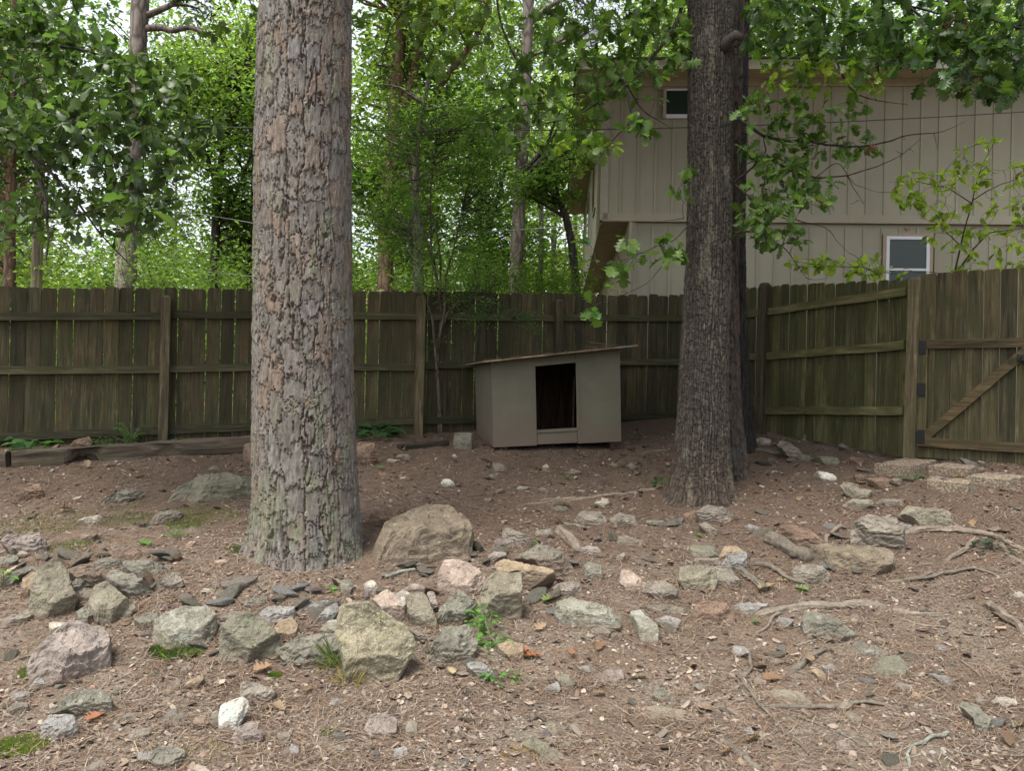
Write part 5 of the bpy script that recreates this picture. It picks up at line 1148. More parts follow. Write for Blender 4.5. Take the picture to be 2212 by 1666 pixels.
(7,[(0,130),(60,70),(70,120),(20,140)],'taupe','small pointed stone cut by the left edge above the flat mauve slab',{}),
(7,[(980,40),(1010,5),(1100,-20),(1180,0),(1160,30),(1060,60)],'dark','dark low lump of stone in the mossy patch left of the pine',dict(tilt=45)),
(0,[(813,1212),(820,1172),(840,1138),(870,1112),(903,1097),(938,1090),(972,1097),(998,1120),(1012,1150),(1003,1180),(960,1193),(900,1208),(835,1216)],'boulder','largest tan boulder with an arched broken front, right of the pine',dict(tilt=48,ridge=.5,thick=.30)),
(0,[(790,1132),(810,1107),(850,1096),(870,1100),(845,1130),(822,1142)],'brown','dark brown rock behind the largest tan boulder, next to the pine',dict(tilt=40)),
(8,[(635,440),(640,380),(680,300),(770,300),(850,340),(910,390),(920,440),(850,510),(790,520),(740,490),(650,490)],'pink','rounded pinkish white quartz rock in the middle of the central pile',dict(tilt=35)),
(8,[(910,690),(900,560),(950,430),(1000,390),(1090,400),(1160,390),(1160,500),(1150,620),(1060,690),(980,700)],'tan','tall rough olive brown rock standing right of the quartz rock',dict(tilt=20,ridge=.7)),
(8,[(1010,320),(1060,290),(1200,340),(1380,390),(1370,410),(1200,460),(1170,470),(1150,390),(1040,390)],'ochre','flat rusty slab under the dark craggy slab of the central pile',dict(tilt=40,top=.06)),
(8,[(1130,285),(1240,240),(1270,200),(1330,200),(1420,260),(1480,330),(1495,380),(1460,400),(1380,380),(1250,330)],'dark','dark craggy slab on top of the central pile',dict(tilt=40,top=.10)),
(8,[(945,270),(990,240),(1060,245),(1065,270),(960,310)],'mauve','thin purplish plate behind the quartz rock',dict(tilt=50)),
(8,[(1045,80),(1100,90),(1240,180),(1225,210),(1150,190),(1050,150)],'taupe','long brown grey bar of stone right of the largest tan boulder',dict(tilt=45)),
(8,[(985,165),(1060,150),(1160,190),(1150,215),(1060,205)],'mauve','thin mauve slab under the long brown grey bar of stone',dict(tilt=50)),
(8,[(1260,110),(1350,90),(1370,130),(1320,150),(1260,150)],'taupe','small slab left of the rotten wood chunk behind the central pile',{}),
(8,[(1530,230),(1600,200),(1660,220),(1690,265),(1600,270),(1540,260)],'mauve','low pinkish grey stone right of the rotten wood chunk',dict(tilt=50)),
(8,[(1575,330),(1600,310),(1680,330),(1690,410),(1620,430),(1580,400)],'greygreen','squarish mossy block right of the dark craggy slab',{}),
(8,[(150,450),(200,425),(255,490),(200,520),(155,510)],'pale','pale little cube of rock left of the quartz rock',{}),
(8,[(0,430),(60,420),(75,470),(50,515),(0,520)],'greygreen','grey green angular stone in front of the pine base',{}),
(8,[(200,560),(290,490),(340,520),(430,650),(370,715),(290,650),(240,600)],'pink','pale pinkish wedge just behind the yellow pebbly triangular rock',dict(tilt=35)),
(8,[(330,545),(400,495),(440,520),(440,660),(400,690),(350,600)],'pale','pale banded slab standing next to the pale pinkish wedge',dict(tilt=25)),
(8,[(390,500),(470,450),(540,480),(530,520),(430,530)],'pale','pale grey stone behind the leaning tan block',dict(top=.05)),
(8,[(420,530),(530,510),(560,560),(620,680),(570,750),(490,740),(440,650)],'tan','leaning brick shaped tan block in the central pile',dict(tilt=40)),
(8,[(540,490),(570,465),(600,500),(635,620),(600,640),(570,560)],'mauve','narrow lilac bar of stone right of the leaning tan block',dict(tilt=30)),
(8,[(615,720),(640,620),(710,540),(760,490),(860,580),(840,630),(760,690),(640,720)],'greygreen','green grey triangular stone between the leaning tan block and tall olive rock',dict(tilt=35)),
(8,[(150,590),(210,570),(265,590),(240,635),(180,610)],'bluegrey','grey slip of stone on the upper edge of the yellow pebbly triangular rock',dict(top=.1)),
(8,[(-12,770),(10,620),(80,600),(180,590),(270,660),(400,740),(455,830),(420,930),(300,1050),(200,1105),(110,1080),(50,980),(15,880)],'yellow','large yellow pebbly triangular rock with a crusty face',dict(tilt=25,thick=.2,ridge=.5)),
(8,[(400,710),(440,720),(560,800),(600,830),(560,840),(470,800)],'taupe','flat plate lying right of the yellow pebbly triangular rock',dict(tilt=50)),
(8,[(570,900),(600,860),(670,730),(740,740),(810,720),(870,830),(850,880),(760,980),(680,960),(610,930)],'greygreen','dark green sloping rock with a tiny weed, below the green grey triangular stone',dict(tilt=40)),
(8,[(810,980),(840,955),(900,955),(990,1030),(985,1060),(930,1075),(830,1010)],'bluegrey','smooth blue grey oblong stone in front of the dark green sloping rock',dict(tilt=50)),
(8,[(1020,850),(1080,825),(1170,840),(1180,950),(1150,960),(1090,920)],'ochre','small orange tan triangular stone beside the creeping weed',{}),
(8,[(1400,650),(1415,570),(1500,540),(1600,575),(1720,610),(1800,680),(1790,720),(1640,735),(1560,710),(1440,690)],'lichen','long lichen covered slab lying alone right of the central pile',dict(tilt=45)),
(8,[(1370,490),(1400,450),(1530,430),(1550,500),(1540,540),(1470,540)],'taupe','angular brown grey block behind the long lichen covered slab',{}),
(8,[(1805,450),(1820,360),(1880,370),(1970,450),(1950,505),(1860,490)],'pink','pinkish angular rock, left of a tan faceted one at mid right',{}),
(8,[(1960,490),(1990,440),(2090,430),(2175,490),(2150,545),(2060,550)],'taupe','faceted tan grey rock right of the pinkish angular rock',{}),
(8,[(1850,590),(1900,580),(1990,680),(2050,760),(2040,830),(1980,840),(1940,790),(1900,690)],'lichen','long bone shaped lichened stone lying at picture centre right',dict(tilt=60)),
(8,[(1960,610),(2080,580),(2200,600),(2200,640),(2080,650)],'greygreen','flat green grey stone right of the bone shaped stone',dict(tilt=60,thick=.25)),
(8,[(2030,680),(2110,655),(2190,680),(2170,715),(2070,720)],'bluegrey','flat grey stone just below the flat green grey one',dict(tilt=60,thick=.25)),
(8,[(1620,760),(1690,720),(1745,770),(1720,800),(1660,795)],'taupe','small dark wedge under the long lichen covered slab',{}),
(8,[(1570,800),(1600,765),(1640,790),(1600,815)],'pale','pale pebble left of the small dark wedge',{}),
(8,[(160,1380),(200,1300),(280,1300),(355,1330),(350,1400),(270,1445),(190,1420)],'mauve','faceted mauve rock alone on the bare dirt at bottom centre',{}),
(8,[(420,1400),(430,1350),(490,1350),(490,1440),(430,1450)],'greygreen','small upright green grey stone right of the faceted mauve rock',{}),
(8,[(335,1590),(350,1520),(420,1505),(425,1560),(400,1595)],'bluegrey','small grey stone below the faceted mauve rock',{}),
(8,[(145,1640),(170,1600),(215,1610),(200,1640)],'bluegrey','tiny lilac shard at the bottom left of centre',{}),
(8,[(1130,1440),(1200,1420),(1400,1530),(1560,1650),(1400,1640),(1250,1540)],'moss','large flat buried slab surfacing at the bottom centre',dict(tilt=75,thick=.10)),
(8,[(1955,1250),(2050,1240),(2212,1270),(2212,1330),(2080,1335),(1980,1300)],'tan','broad flat tan slab flush with the dirt at lower right of centre',dict(tilt=70,thick=.14)),
(8,[(2020,1180),(2040,1110),(2100,1130),(2160,1200),(2120,1220)],'greygreen','half sunk green stone just above the broad flat tan slab',dict(tilt=60)),
(8,[(1700,1020),(1740,1000),(1820,1010),(1830,1100),(1750,1110)],'mauve','flat mauve grey plate below the bone shaped stone',dict(tilt=65,thick=.2)),
(8,[(1310,1130),(1400,1085),(1420,1140),(1390,1165),(1330,1165)],'bluegrey','violet grey stone next to a mossy one, below the long lichen slab',{}),
(8,[(1380,1060),(1440,1035),(1520,1070),(1490,1130),(1430,1110)],'moss','mossy grey stone touching the violet grey stone',dict(tilt=50)),
(8,[(1520,990),(1590,975),(1645,1000),(1610,1025),(1550,1020)],'bluegrey','thin grey flake below the long lichen covered slab',dict(tilt=60)),
(8,[(1570,1120),(1640,1105),(1660,1130),(1590,1145)],'taupe','thin brown flake right of the mossy grey stone',dict(tilt=60)),
(8,[(1400,1510),(1460,1480),(1520,1500),(1440,1530)],'greygreen','thin flake of stone on the right edge of the buried slab',dict(tilt=60)),
(8,[(1330,1490),(1350,1455),(1395,1460),(1395,1495),(1360,1500)],'bluegrey','small bluish stone on the upper side of the buried slab',{}),
(8,[(1545,1470),(1620,1455),(1630,1480),(1590,1495)],'pale','pale flake between the buried slab and the broad flat tan slab',{}),
(8,[(1655,1520),(1690,1505),(1750,1540),(1700,1540)],'pale','pale chip at the bottom right of the buried slab',{}),
(8,[(1680,1650),(1700,1625),(1830,1620),(1880,1650),(1800,1665)],'bluegrey','blue grey flake cut by the bottom edge right of centre',dict(tilt=60)),
(8,[(1780,280),(1830,245),(1840,270),(1800,300)],'pale','pale shard above the pinkish angular rock',{}),
(8,[(1740,150),(1840,135),(1940,170),(1930,205),(1800,200)],'taupe','low flat slab on the needle bed behind the pale shard',dict(tilt=65,thick=.2)),
(8,[(1520,30),(1560,-20),(1680,-15),(1710,40),(1690,80),(1540,70)],'taupe','left block of the row of low blocks in front of the doghouse clearing',{}),
(8,[(1740,30),(1800,-10),(1890,10),(1910,60),(1780,70)],'taupe','middle block of the row of low blocks in front of the doghouse clearing',{}),
(8,[(1900,60),(2000,45),(2180,60),(2212,85),(1950,80)],'greygreen','thin long slab ending the row of low blocks toward the oak',dict(tilt=55)),
(9,[(1105,130),(1120,60),(1200,15),(1380,40),(1390,90),(1420,110),(1425,220),(1370,245),(1200,210),(1110,170)],'taupe','big blocky taupe boulder at right, by the thick roots',dict(tilt=25,ridge=.62)),
(9,[(580,140),(650,80),(720,80),(830,130),(930,200),(850,215),(720,205),(600,160)],'brown','long brown slab propped up left of the blocky taupe boulder',dict(tilt=40)),
(9,[(835,270),(850,215),(1000,210),(1250,210),(1330,230),(1345,330),(1220,385),(1120,380),(1020,350),(900,330)],'boulder','wide tan slab lying in front of the blocky taupe boulder',dict(tilt=40,ridge=.55)),
(9,[(715,380),(730,340),(830,325),(900,340),(950,395),(900,440),(800,450),(740,430)],'taupe','rounded grey rock in front of the weathered log',{}),
(9,[(235,270),(270,215),(340,205),(400,240),(415,290),(300,300)],'ochre','stone with an orange crown behind the oval pale grey stone',{}),
(9,[(255,330),(300,260),(410,250),(415,350),(390,385),(300,360)],'bluegrey','oval pale grey stone leaning beside the square olive block',dict(tilt=25)),
(9,[(45,220),(80,200),(200,210),(230,270),(60,275)],'moss','flat mossy green stone behind the square olive block',dict(tilt=50)),
(9,[(70,290),(230,280),(245,320),(80,325)],'taupe','thin flat slab between the mossy green stone and the square olive block',dict(tilt=50)),
(9,[(-20,440),(-10,345),(90,335),(200,350),(210,440),(160,505),(40,490)],'tan','square olive block with a broken tan edge at centre right',dict(tilt=30)),
(9,[(210,400),(200,340),(300,340),(365,440),(350,480),(220,480)],'taupe','rounded taupe rock right against the square olive block',{}),
(9,[(80,640),(90,590),(150,565),(270,575),(320,650),(320,700),(220,710),(100,690)],'brown','brownish rounded rock at the left end of the long pale root',{}),
(9,[(310,600),(420,570),(560,580),(520,610),(400,650)],'bluegrey','slaty dark plate at the end of the long pale root',dict(tilt=65,thick=.18)),
(9,[(780,720),(800,660),(880,650),(960,690),(1100,760),(1120,770),(1000,810),(860,800),(800,770)],'greygreen','green grey wedge shaped rock below the long pale root',dict(tilt=50)),
(9,[(1090,880),(1130,820),(1200,835),(1330,890),(1240,950),(1160,940)],'greygreen','upper of two flat grey slabs flush with the dirt at lower right',dict(tilt=62,thick=.18)),
(9,[(1190,1000),(1300,920),(1400,920),(1450,990),(1430,1050),(1330,1070)],'moss','lower of two flat grey slabs flush with the dirt at lower right',dict(tilt=62,thick=.18)),
(9,[(1240,810),(1270,790),(1320,830),(1290,850)],'ochre','small yellow tan stone behind the flat grey slabs',{}),
(9,[(1370,1110),(1400,1085),(1480,1110),(1500,1145),(1430,1150)],'mauve','low violet stone below the lower flat grey slab',dict(tilt=60)),
(9,[(1475,1180),(1500,1150),(1545,1180),(1535,1205),(1500,1205)],'ochre','rounded yellowish pebble beside the low violet stone',{}),
(9,[(1780,1240),(1820,1220),(1900,1240),(1990,1330),(1960,1440),(1900,1400),(1880,1320)],'greygreen','jagged green grey rock near the right edge, in the dirt',dict(tilt=45)),
(9,[(1890,1200),(1930,1180),(1955,1230),(1920,1255)],'taupe','small block touching the jagged green grey rock',{}),
(9,[(1990,1210),(2040,1190),(2140,1190),(2160,1220),(2090,1255)],'pale','flat pale stone right of the small block near the right edge',dict(tilt=60)),
(9,[(990,1480),(1030,1460),(1110,1520),(1070,1555),(1000,1520)],'mauve','mauve flat stone between the long thin roots at bottom right',dict(tilt=60)),
(9,[(1250,1500),(1290,1490),(1340,1530),(1320,1555)],'taupe','small taupe chip right of the mauve flat stone',{}),
(9,[(400,1390),(440,1380),(480,1440),(420,1445)],'bluegrey','small grey stone left of the long thin root at the bottom',{}),
(9,[(1370,1360),(1420,1325),(1470,1340),(1460,1385)],'bluegrey','grey stone below the wavy grey root',{}),
(9,[(350,1600),(370,1575),(415,1610),(400,1645)],'ochre','yellow pebble beside the weathered stick at the bottom',{}),
(9,[(560,1650),(600,1605),(680,1620),(690,1665),(620,1670)],'brown','reddish stone cut by the bottom edge',{}),
(9,[(830,1010),(880,1000),(930,1050),(920,1095),(870,1060)],'ochre','buff flat stone beside the small gnarled root',dict(tilt=55)),
(9,[(900,990),(960,970),(990,1010),(980,1040),(930,1030)],'bluegrey','grey stone touching the buff flat stone',{}),
(9,[(100,1120),(140,1095),(190,1110),(170,1140)],'taupe','tan stone on the dirt left of the forked root tip',{}),
(9,[(185,1130),(215,1115),(230,1140),(200,1150)],'mauve','tiny stone beside the tan stone left of the forked root',{}),
(9,[(985,1265),(1050,1200),(1100,1220),(1090,1250),(1040,1275)],'tan','tan stone trapped behind the wavy grey root',{}),
(9,[(1060,1290),(1100,1280),(1165,1340),(1140,1370),(1090,1340)],'tan','olive stone trapped in front of the wavy grey root',dict(tilt=60)),
(9,[(540,1160),(620,1130),(750,1150),(860,1230),(740,1240),(640,1200)],'tan','wide flat olive slab flush with the dirt behind the wavy root',dict(tilt=72,thick=.1)),
(9,[(320,900),(330,850),(400,860),(430,900),(350,925)],'bluegrey','lilac grey stone at the head of the forked root',{}),
(9,[(460,1090),(480,1055),(540,1080),(540,1110),(490,1115)],'taupe','squarish chip right of the forked root',{}),
(9,[(560,980),(570,945),(610,940),(635,960),(590,980)],'taupe','small pair-like stone behind the forked root',{}),
(9,[(400,80),(430,65),(490,80),(480,110),(410,105)],'bluegrey','bluish stone on the needles right of the oak base rocks',{}),
(9,[(100,70),(160,50),(230,120),(220,145),(180,135)],'taupe','narrow slab lying in front of the tan rock by the oak',{}),
(0,[(1503,1107),(1530,1093),(1560,1097),(1578,1112),(1570,1130),(1540,1132),(1515,1122)],'taupe','tan rock right in front of the oak base',{}),
(0,[(1478,1112),(1500,1103),(1512,1118),(1500,1128),(1480,1126)],'brown','smaller brown rock left of the tan rock at the oak base',{}),
(0,[(1945,1112),(1965,1092),(2010,1098),(2050,1118),(2055,1135),(2020,1140),(1990,1132)],'tan','long tan slab between the blocky boulder and the pebbled pavers',dict(tilt=50)),
(9,[(1390,70),(1420,50),(1500,80),(1490,110),(1420,95)],'bluegrey','grey flake behind the blocky taupe boulder',dict(tilt=55)),
(9,[(2120,530),(2180,500),(2220,530),(2200,570),(2140,570)],'pale','pale stone by the thick root at the right edge',{}),
(9,[(600,700),(640,665),(720,680),(700,720),(640,735)],'bluegrey','small grey plate below the long pale root',dict(tilt=60)),
(9,[(1060,690),(1100,670),(1140,690),(1110,715)],'ochre','small tan stone below the middle of the long pale root',{}),
(9,[(1590,870),(1640,840),(1720,850),(1740,890),(1660,890)],'bluegrey','grey patch of broken slate at lower right',dict(tilt=65)),
(9,[(1600,1050),(1640,1020),(1720,1060),(1780,1100),(1700,1110)],'bluegrey','dark splintered slate piece at lower right',dict(tilt=65)),
(6,[(610,1230),(640,1190),(700,1210),(760,1270),(750,1310),(690,1280)],'taupe','blocky brown rock by the side fence, right of the oak',dict(tilt=30)),
(6,[(470,1180),(520,1170),(570,1190),(560,1225),(490,1220)],'pale','pale rock against the fence foot beside the black trunk',{}),
(6,[(775,1190),(790,1150),(860,1130),(920,1170),(880,1210),(800,1210)],'greygreen','mossy grey boulder at the foot of the side fence',dict(tilt=30)),
(6,[(1010,1230),(1040,1195),(1100,1205),(1135,1240),(1080,1255)],'greygreen','grey green rock midway along the side fence foot',{}),
(6,[(710,1160),(740,1130),(775,1140),(760,1170)],'dark','small dark rock behind the mossy grey boulder',{}),
(6,[(750,1300),(780,1280),(850,1310),(830,1325),(760,1325)],'moss','low mossy stone right of the blocky brown rock',{}),
(6,[(860,1310),(920,1285),(1020,1335),(930,1345)],'moss','flat mossy slab between low stones near the side fence',dict(tilt=60)),
(6,[(1080,1320),(1110,1300),(1190,1325),(1150,1345)],'brown','flat brown stone left of the pebbled pavers',dict(tilt=60)),
(6,[(840,1400),(880,1395),(1010,1450),(990,1460),(900,1440)],'white','long white chalky slab right of the oak',dict(tilt=60)),
(6,[(1030,1480),(1060,1460),(1120,1470),(1140,1510),(1220,1520),(1200,1550),(1110,1565),(1060,1530)],'tan','stepped tan rock in front of the pebbled pavers',{}),
(6,[(1040,1610),(1100,1570),(1220,1575),(1230,1610),(1150,1640)],'tan','tan slab just in front of the stepped tan rock',{}),
(6,[(1250,1590),(1300,1570),(1420,1575),(1420,1610),(1330,1620)],'taupe','flat taupe stone right of the tan slab',dict(tilt=50)),
(6,[(1110,1420),(1150,1405),(1190,1440),(1130,1455)],'brown','brown stone left of the left pebbled paver corner',{}),
(6,[(1200,1450),(1280,1435),(1380,1470),(1360,1500),(1260,1480)],'brown','brown slab in front of the left pebbled paver',dict(tilt=55)),
(6,[(1350,1445),(1410,1438),(1435,1455),(1370,1468)],'taupe','small flat stone in front of the left pebbled paver',dict(tilt=55)),
(6,[(1930,1420),(1960,1390),(2000,1400),(1990,1425)],'brown','little brown stone right of the middle pebbled paver',{}),
(6,[(2000,1420),(2030,1400),(2100,1395),(2090,1415)],'greygreen','thin green stone near the gate, by the pavers',dict(tilt=60)),
(6,[(2105,1515),(2140,1495),(2180,1510),(2160,1530)],'taupe','small stone near the right edge by the right pebbled paver',{}),
(4,[(115,1570),(150,1520),(240,1465),(260,1480),(280,1560),(250,1585),(140,1590)],'brown','pointed dark brown rock on the back dirt at far left',{}),
(4,[(630,1590),(740,1550),(820,1495),(840,1520),(930,1510),(900,1560),(760,1600)],'greygreen','jagged grey rock rising from the dirt below the long timber',dict(tilt=45)),
(4,[(1110,1560),(1180,1480),(1270,1440),(1450,1430),(1640,1420),(1660,1550),(1540,1560),(1400,1580),(1200,1595)],'moss','long low mossy boulder behind the left of the pine',dict(tilt=40)),
(4,[(1340,1375),(1400,1360),(1440,1375),(1420,1390)],'greygreen','small flat stone above the long low mossy boulder',dict(tilt=60)),
(4,[(430,1240),(490,1190),(570,1165),(595,1200),(590,1240),(480,1250)],'brown','dark rock in the bed behind the long rotted timber',dict(tilt=25)),
(5,[(95,1215),(130,1205),(210,1210),(230,1290),(200,1330),(110,1345)],'brown','squarish brown rock peeking out right of the pine trunk',dict(tilt=20)),
(5,[(645,1470),(665,1440),(700,1440),(730,1470),(725,1490),(660,1490)],'white','bright white quartz stone on the dirt in front of the doghouse',{}),
(5,[(715,1295),(730,1275),(750,1300),(735,1312)],'white','small white stone just in front of the concrete block',{}),
(5,[(980,1350),(1010,1330),(1060,1370),(1130,1390),(1000,1385)],'taupe','low grey ridge of stone in front of the doghouse left corner',dict(tilt=55)),
(5,[(1300,1360),(1330,1340),(1350,1370),(1320,1375)],'pale','pale chip in front of the doghouse doorway',{}),
(5,[(1455,1390),(1500,1375),(1520,1395),(1570,1400),(1480,1410)],'taupe','low cluster-like stone in front of the doghouse right half',dict(tilt=55)),
(5,[(1850,1350),(1880,1335),(1910,1365),(1890,1385)],'taupe','grey stone between the doghouse and the oak',{}),
(5,[(1730,1355),(1760,1340),(1800,1350),(1770,1365)],'ochre','tan flake right in front of the doghouse right corner',dict(tilt=55)),
(5,[(1115,1510),(1150,1490),(1230,1490),(1200,1510)],'pale','pale flat flake midway between the boulder and doghouse',dict(tilt=60)),
(5,[(970,1540),(1010,1520),(1080,1505),(1040,1530)],'taupe','thin brown flake behind the largest tan boulder',dict(tilt=60)),
(5,[(1260,1520),(1300,1490),(1350,1520),(1310,1530)],'taupe','small ridge shaped stone in front of the doghouse door',{}),
(5,[(1520,1520),(1550,1510),(1600,1520),(1560,1530)],'pale','pale green flake left of the oak base',dict(tilt=60)),
(5,[(1360,1640),(1400,1615),(1470,1630),(1440,1650)],'greygreen','flat green grey stone behind the row of low blocks',dict(tilt=60)),
(5,[(1635,1600),(1680,1580),(1740,1600),(1690,1620)],'pale','pale stone near the pale oak root',dict(tilt=55)),
(5,[(290,1330),(310,1305),(380,1315),(340,1335)],'pale','flat pale flake right of the pine near the bed',dict(tilt=60)),
(5,[(350,1300),(400,1287),(470,1303),(410,1313)],'tan','thin tan flake between the pine and the concrete block',dict(tilt=60)),
(5,[(370,1435),(400,1425),(435,1435),(400,1443)],'pale','small pale flake left of the bright white quartz stone',dict(tilt=60)),
(5,[(940,1420),(980,1408),(1015,1422),(980,1435)],'tan','oval tan flake below the grey ridge of stone',dict(tilt=60)),
(5,[(900,1580),(930,1562),(985,1575),(950,1592)],'taupe','brown flake just behind the top of the largest tan boulder',dict(tilt=60)),
]
for crop, poly, cn, lab, kw in exec_rocks: rock(crop, poly, cn, lab, **kw)

# ------------------------------------------------------------------ pebbled pavers
PAVER = NT('exposed aggregate'); v = PAVER.coord((1, 1, 1)); w = PAVER.n('ShaderNodeTexVoronoi', Scale=55); PAVER.link(v, w.inputs['Vector'])
pcol = PAVER.ramp(w.outputs['Color'], [(.15, (.16,.125,.09)), (.5, (.215,.172,.12)), (.85, (.27,.23,.17))])
c = PAVER.mix(PAVER.ramp(w.outputs['Distance'], [(.35, (0, 0, 0)), (.6, (1, 1, 1))]), pcol, (.125,.098,.073))
PAVER.bump(w.outputs['Distance'], -.006, .8); PAVM = PAVER.col(c)
def paver(poly, h, label):
    pts = [hit(*D(6, *p)) for p in poly]; z = max(p[2] for p in pts); top = [np.array((p[0], p[1], p[2]*.5+z*.5+h)) for p in pts]; bot = [p-np.array((0, 0, h+.06)) for p in top]
    mb = MB(); r = np.random.default_rng(int(poly[0][0])); n = 9
    g = np.linspace(0, 1, n); T = np.array([[top[0]*(1-a)*(1-b)+top[1]*a*(1-b)+top[2]*a*b+top[3]*(1-a)*b for a in g] for b in g]).reshape(-1, 3); T = T+.004*r.normal(size=T.shape)
    F = [[j*n+i, j*n+i+1, (j+1)*n+i+1, (j+1)*n+i] for j in range(n-1) for i in range(n-1)]
    ring = [i for i in range(n)]+[j*n+n-1 for j in range(1, n)]+[(n-1)*n+i for i in range(n-2, -1, -1)]+[j*n for j in range(n-2, 0, -1)]
    Bt = T[ring].copy(); Bt[:, 2] -= h+.07; V = np.vstack([T, Bt]); m = len(ring)
    for k in range(m): F.append([ring[k], n*n+k, n*n+(k+1) % m, ring[(k+1) % m]])
    build(mb.addl(V, F), 'paver', PAVM, None, label=label, cat='paver')
paver([(1240,1412),(1480,1428),(1650,1362),(1440,1345)], .055, 'leftmost pebbled concrete paver in front of the gate')
paver([(1590,1410),(1850,1430),(1925,1392),(1690,1372)], .05, 'middle pebbled concrete paver nearest the gate')
paver([(1830,1475),(2120,1500),(2250,1462),(1950,1440)], .05, 'rightmost pebbled concrete paver running out of the frame')
paver([(1580,1520),(1850,1542),(1870,1495),(1600,1468)], .06, 'tilted pebbled paver set in front of the other three')

# ------------------------------------------------------------------ roots, sticks, log chunks
ROOT = bark_mat('root bark', (1, 1, 1), .5); RCOL = {'root': (.165,.135,.105), 'pale': (.175,.148,.115), 'dark': (.09,.07,.055), 'grey': (.125,.108,.085), 'lich': (.19,.20,.165)}
def root(crop, pts, r, label, col='root', name='root', cat='root', sink=.35, lift=0.0, taper=.35, group=None):
    A = [hit(*D(crop, *p)) for p in pts]; d = np.mean([a[1] for a in A]); rad = r/2.9983/FPX*d*.5
    q, _ = resample(np.hstack([np.array(A), np.zeros((len(A), 1))]), max(16, 7*len(A))); q = q[:, :3]; n = len(q)
    tq = np.linspace(0, 1, n); endd = np.minimum(tq, 1-tq); q[:, 2] = gz(q[:, 0], q[:, 1])+rad*(1-2*sink)+lift-(rad*1.5+lift)*np.exp(-endd/.07)*(name == 'root')+rad*.55*(name == 'root')*fbm(q*4+rad*77, 2); q = q+min(rad, .014)*.6*np.stack([fbm(q*9+k*5, 3) for k in range(3)], 1)*np.array((1, 1, .5))
    t = np.linspace(0, 1, n); rr = rad*(1-taper*t)*(1+(.16 if rad < .03 else .05)*fbm(q*14, 2)); rr[0] *= .5; rr[-1] *= .35
    ns = 12 if rad < .02 else 26; mb = MB(); mb.tube(q, rr, ns); th = np.tile(np.arange(ns)/ns*2*np.pi, n); ti = np.repeat(np.arange(n)/max(1, n)*np.linalg.norm(q[-1]-q[0])/rad*.35, ns)
    Vv = mb.v[0]; cc_ = np.repeat(q, ns, 0); mb.v = [cc_+(Vv-cc_)*(1+.34*fbm(np.stack([np.cos(th)*1.7, np.sin(th)*1.7, ti*.5+rad*99], 1), 4))[:, None]]; V = np.vstack(mb.v); cc = np.array(RCOL[col])[None]*(1+.3*fbm(V*np.array((10, 10, 25)), 3))[:, None]; mb.c = [cc]; V += (rad*(.10*fbm(V*60, 2)))[:, None]; mb.v = [V]
    build(mb, name, ROOT, None, smooth=True, usecol=True, label=label, cat=cat, group=group)
root(9,[(1430,130),(1600,112),(1750,115),(1900,130),(2020,160),(2150,220),(2240,232)],44,'thick root running right from behind the blocky taupe boulder',lift=.015)
root(9,[(1850,118),(1790,95),(1720,50),(1690,10)],30,'root branching up toward the pavers at right')
root(9,[(1905,155),(1860,220),(1800,270),(1700,305)],38,'short root dropping toward the reddish soil at right',lift=.01)
root(9,[(2030,170),(2100,260),(2200,320),(2250,340)],34,'root diving down to the right edge below the thick root')
root(9,[(1280,440),(1450,445),(1620,425),(1760,390),(1880,365),(1990,390),(2100,430)],27,'arched dark root above bare soil at right','grey',lift=.012)
root(9,[(1915,400),(1910,450),(1880,500),(1800,525),(1680,530)],15,'thin root hooking under the arched dark root','dark')
root(9,[(1960,590),(2020,640),(2080,710),(2150,740),(2240,785)],62,'thickest gnarled root at the right edge',lift=.02)
root(9,[(470,655),(640,625),(850,615),(1050,605),(1230,585),(1330,600)],50,'long pale root snaking across the middle right dirt','pale',taper=-.2)
root(9,[(1320,600),(1450,640),(1600,668),(1750,635)],44,'half buried continuation of the long pale root','pale',sink=.6)
root(9,[(640,630),(580,680),(560,740),(500,770),(445,795)],24,'curved root peeling off the left of the long pale root','pale',lift=.01)
root(9,[(790,680),(760,730),(700,745),(600,745)],11,'thin curved twig beside the green grey wedge rock','dark',name='twig',cat='twig')
root(9,[(1330,640),(1420,690),(1560,735),(1760,760)],17,'slender root trailing right below the half buried root','pale')
root(9,[(430,325),(560,350),(680,430),(800,470),(812,512)],32,'grey branch like root right of the oval pale grey stone','grey',lift=.015)
root(9,[(290,350),(400,400),(480,460),(530,505)],48,'short thick stick in front of the oval pale grey stone','grey',name='stick',cat='stick',taper=.1,lift=.01)
root(9,[(440,885),(432,960),(445,1020),(385,1075)],24,'upper fork of the forked root in the lower right dirt','grey',lift=.01)
root(9,[(330,1000),(350,1060),(400,1110),(470,1210),(560,1320),(680,1450),(800,1550),(950,1640),(1010,1690)],25,'longest thin root running diagonally to the bottom edge','grey',lift=.006,taper=.3)
root(9,[(350,1100),(345,1170),(375,1225)],18,'short root tip hanging off the forked root','grey')
root(9,[(520,1262),(700,1275),(850,1280),(980,1275),(1120,1245),(1280,1240),(1435,1262)],34,'wavy grey root lying across the lower right dirt','grey',lift=.012)
root(9,[(650,1290),(800,1340),(950,1400),(1100,1480),(1170,1505)],18,'thin straight root below the wavy grey root','grey')
root(9,[(690,1020),(760,1000),(830,930),(900,910),(955,888)],46,'small gnarled root knuckle at lower right','grey',lift=.012,taper=.5)
root(9,[(700,1015),(770,1040),(850,1085)],16,'rootlet trailing from the small gnarled knuckle','grey')
root(9,[(1735,1415),(1690,1450),(1580,1480),(1500,1510),(1450,1580),(1470,1670)],28,'hooked greenish root at the bottom right','lich',lift=.01)
root(9,[(1540,1510),(1680,1530),(1850,1580),(2040,1632)],20,'thin root running right from the hooked root','grey')
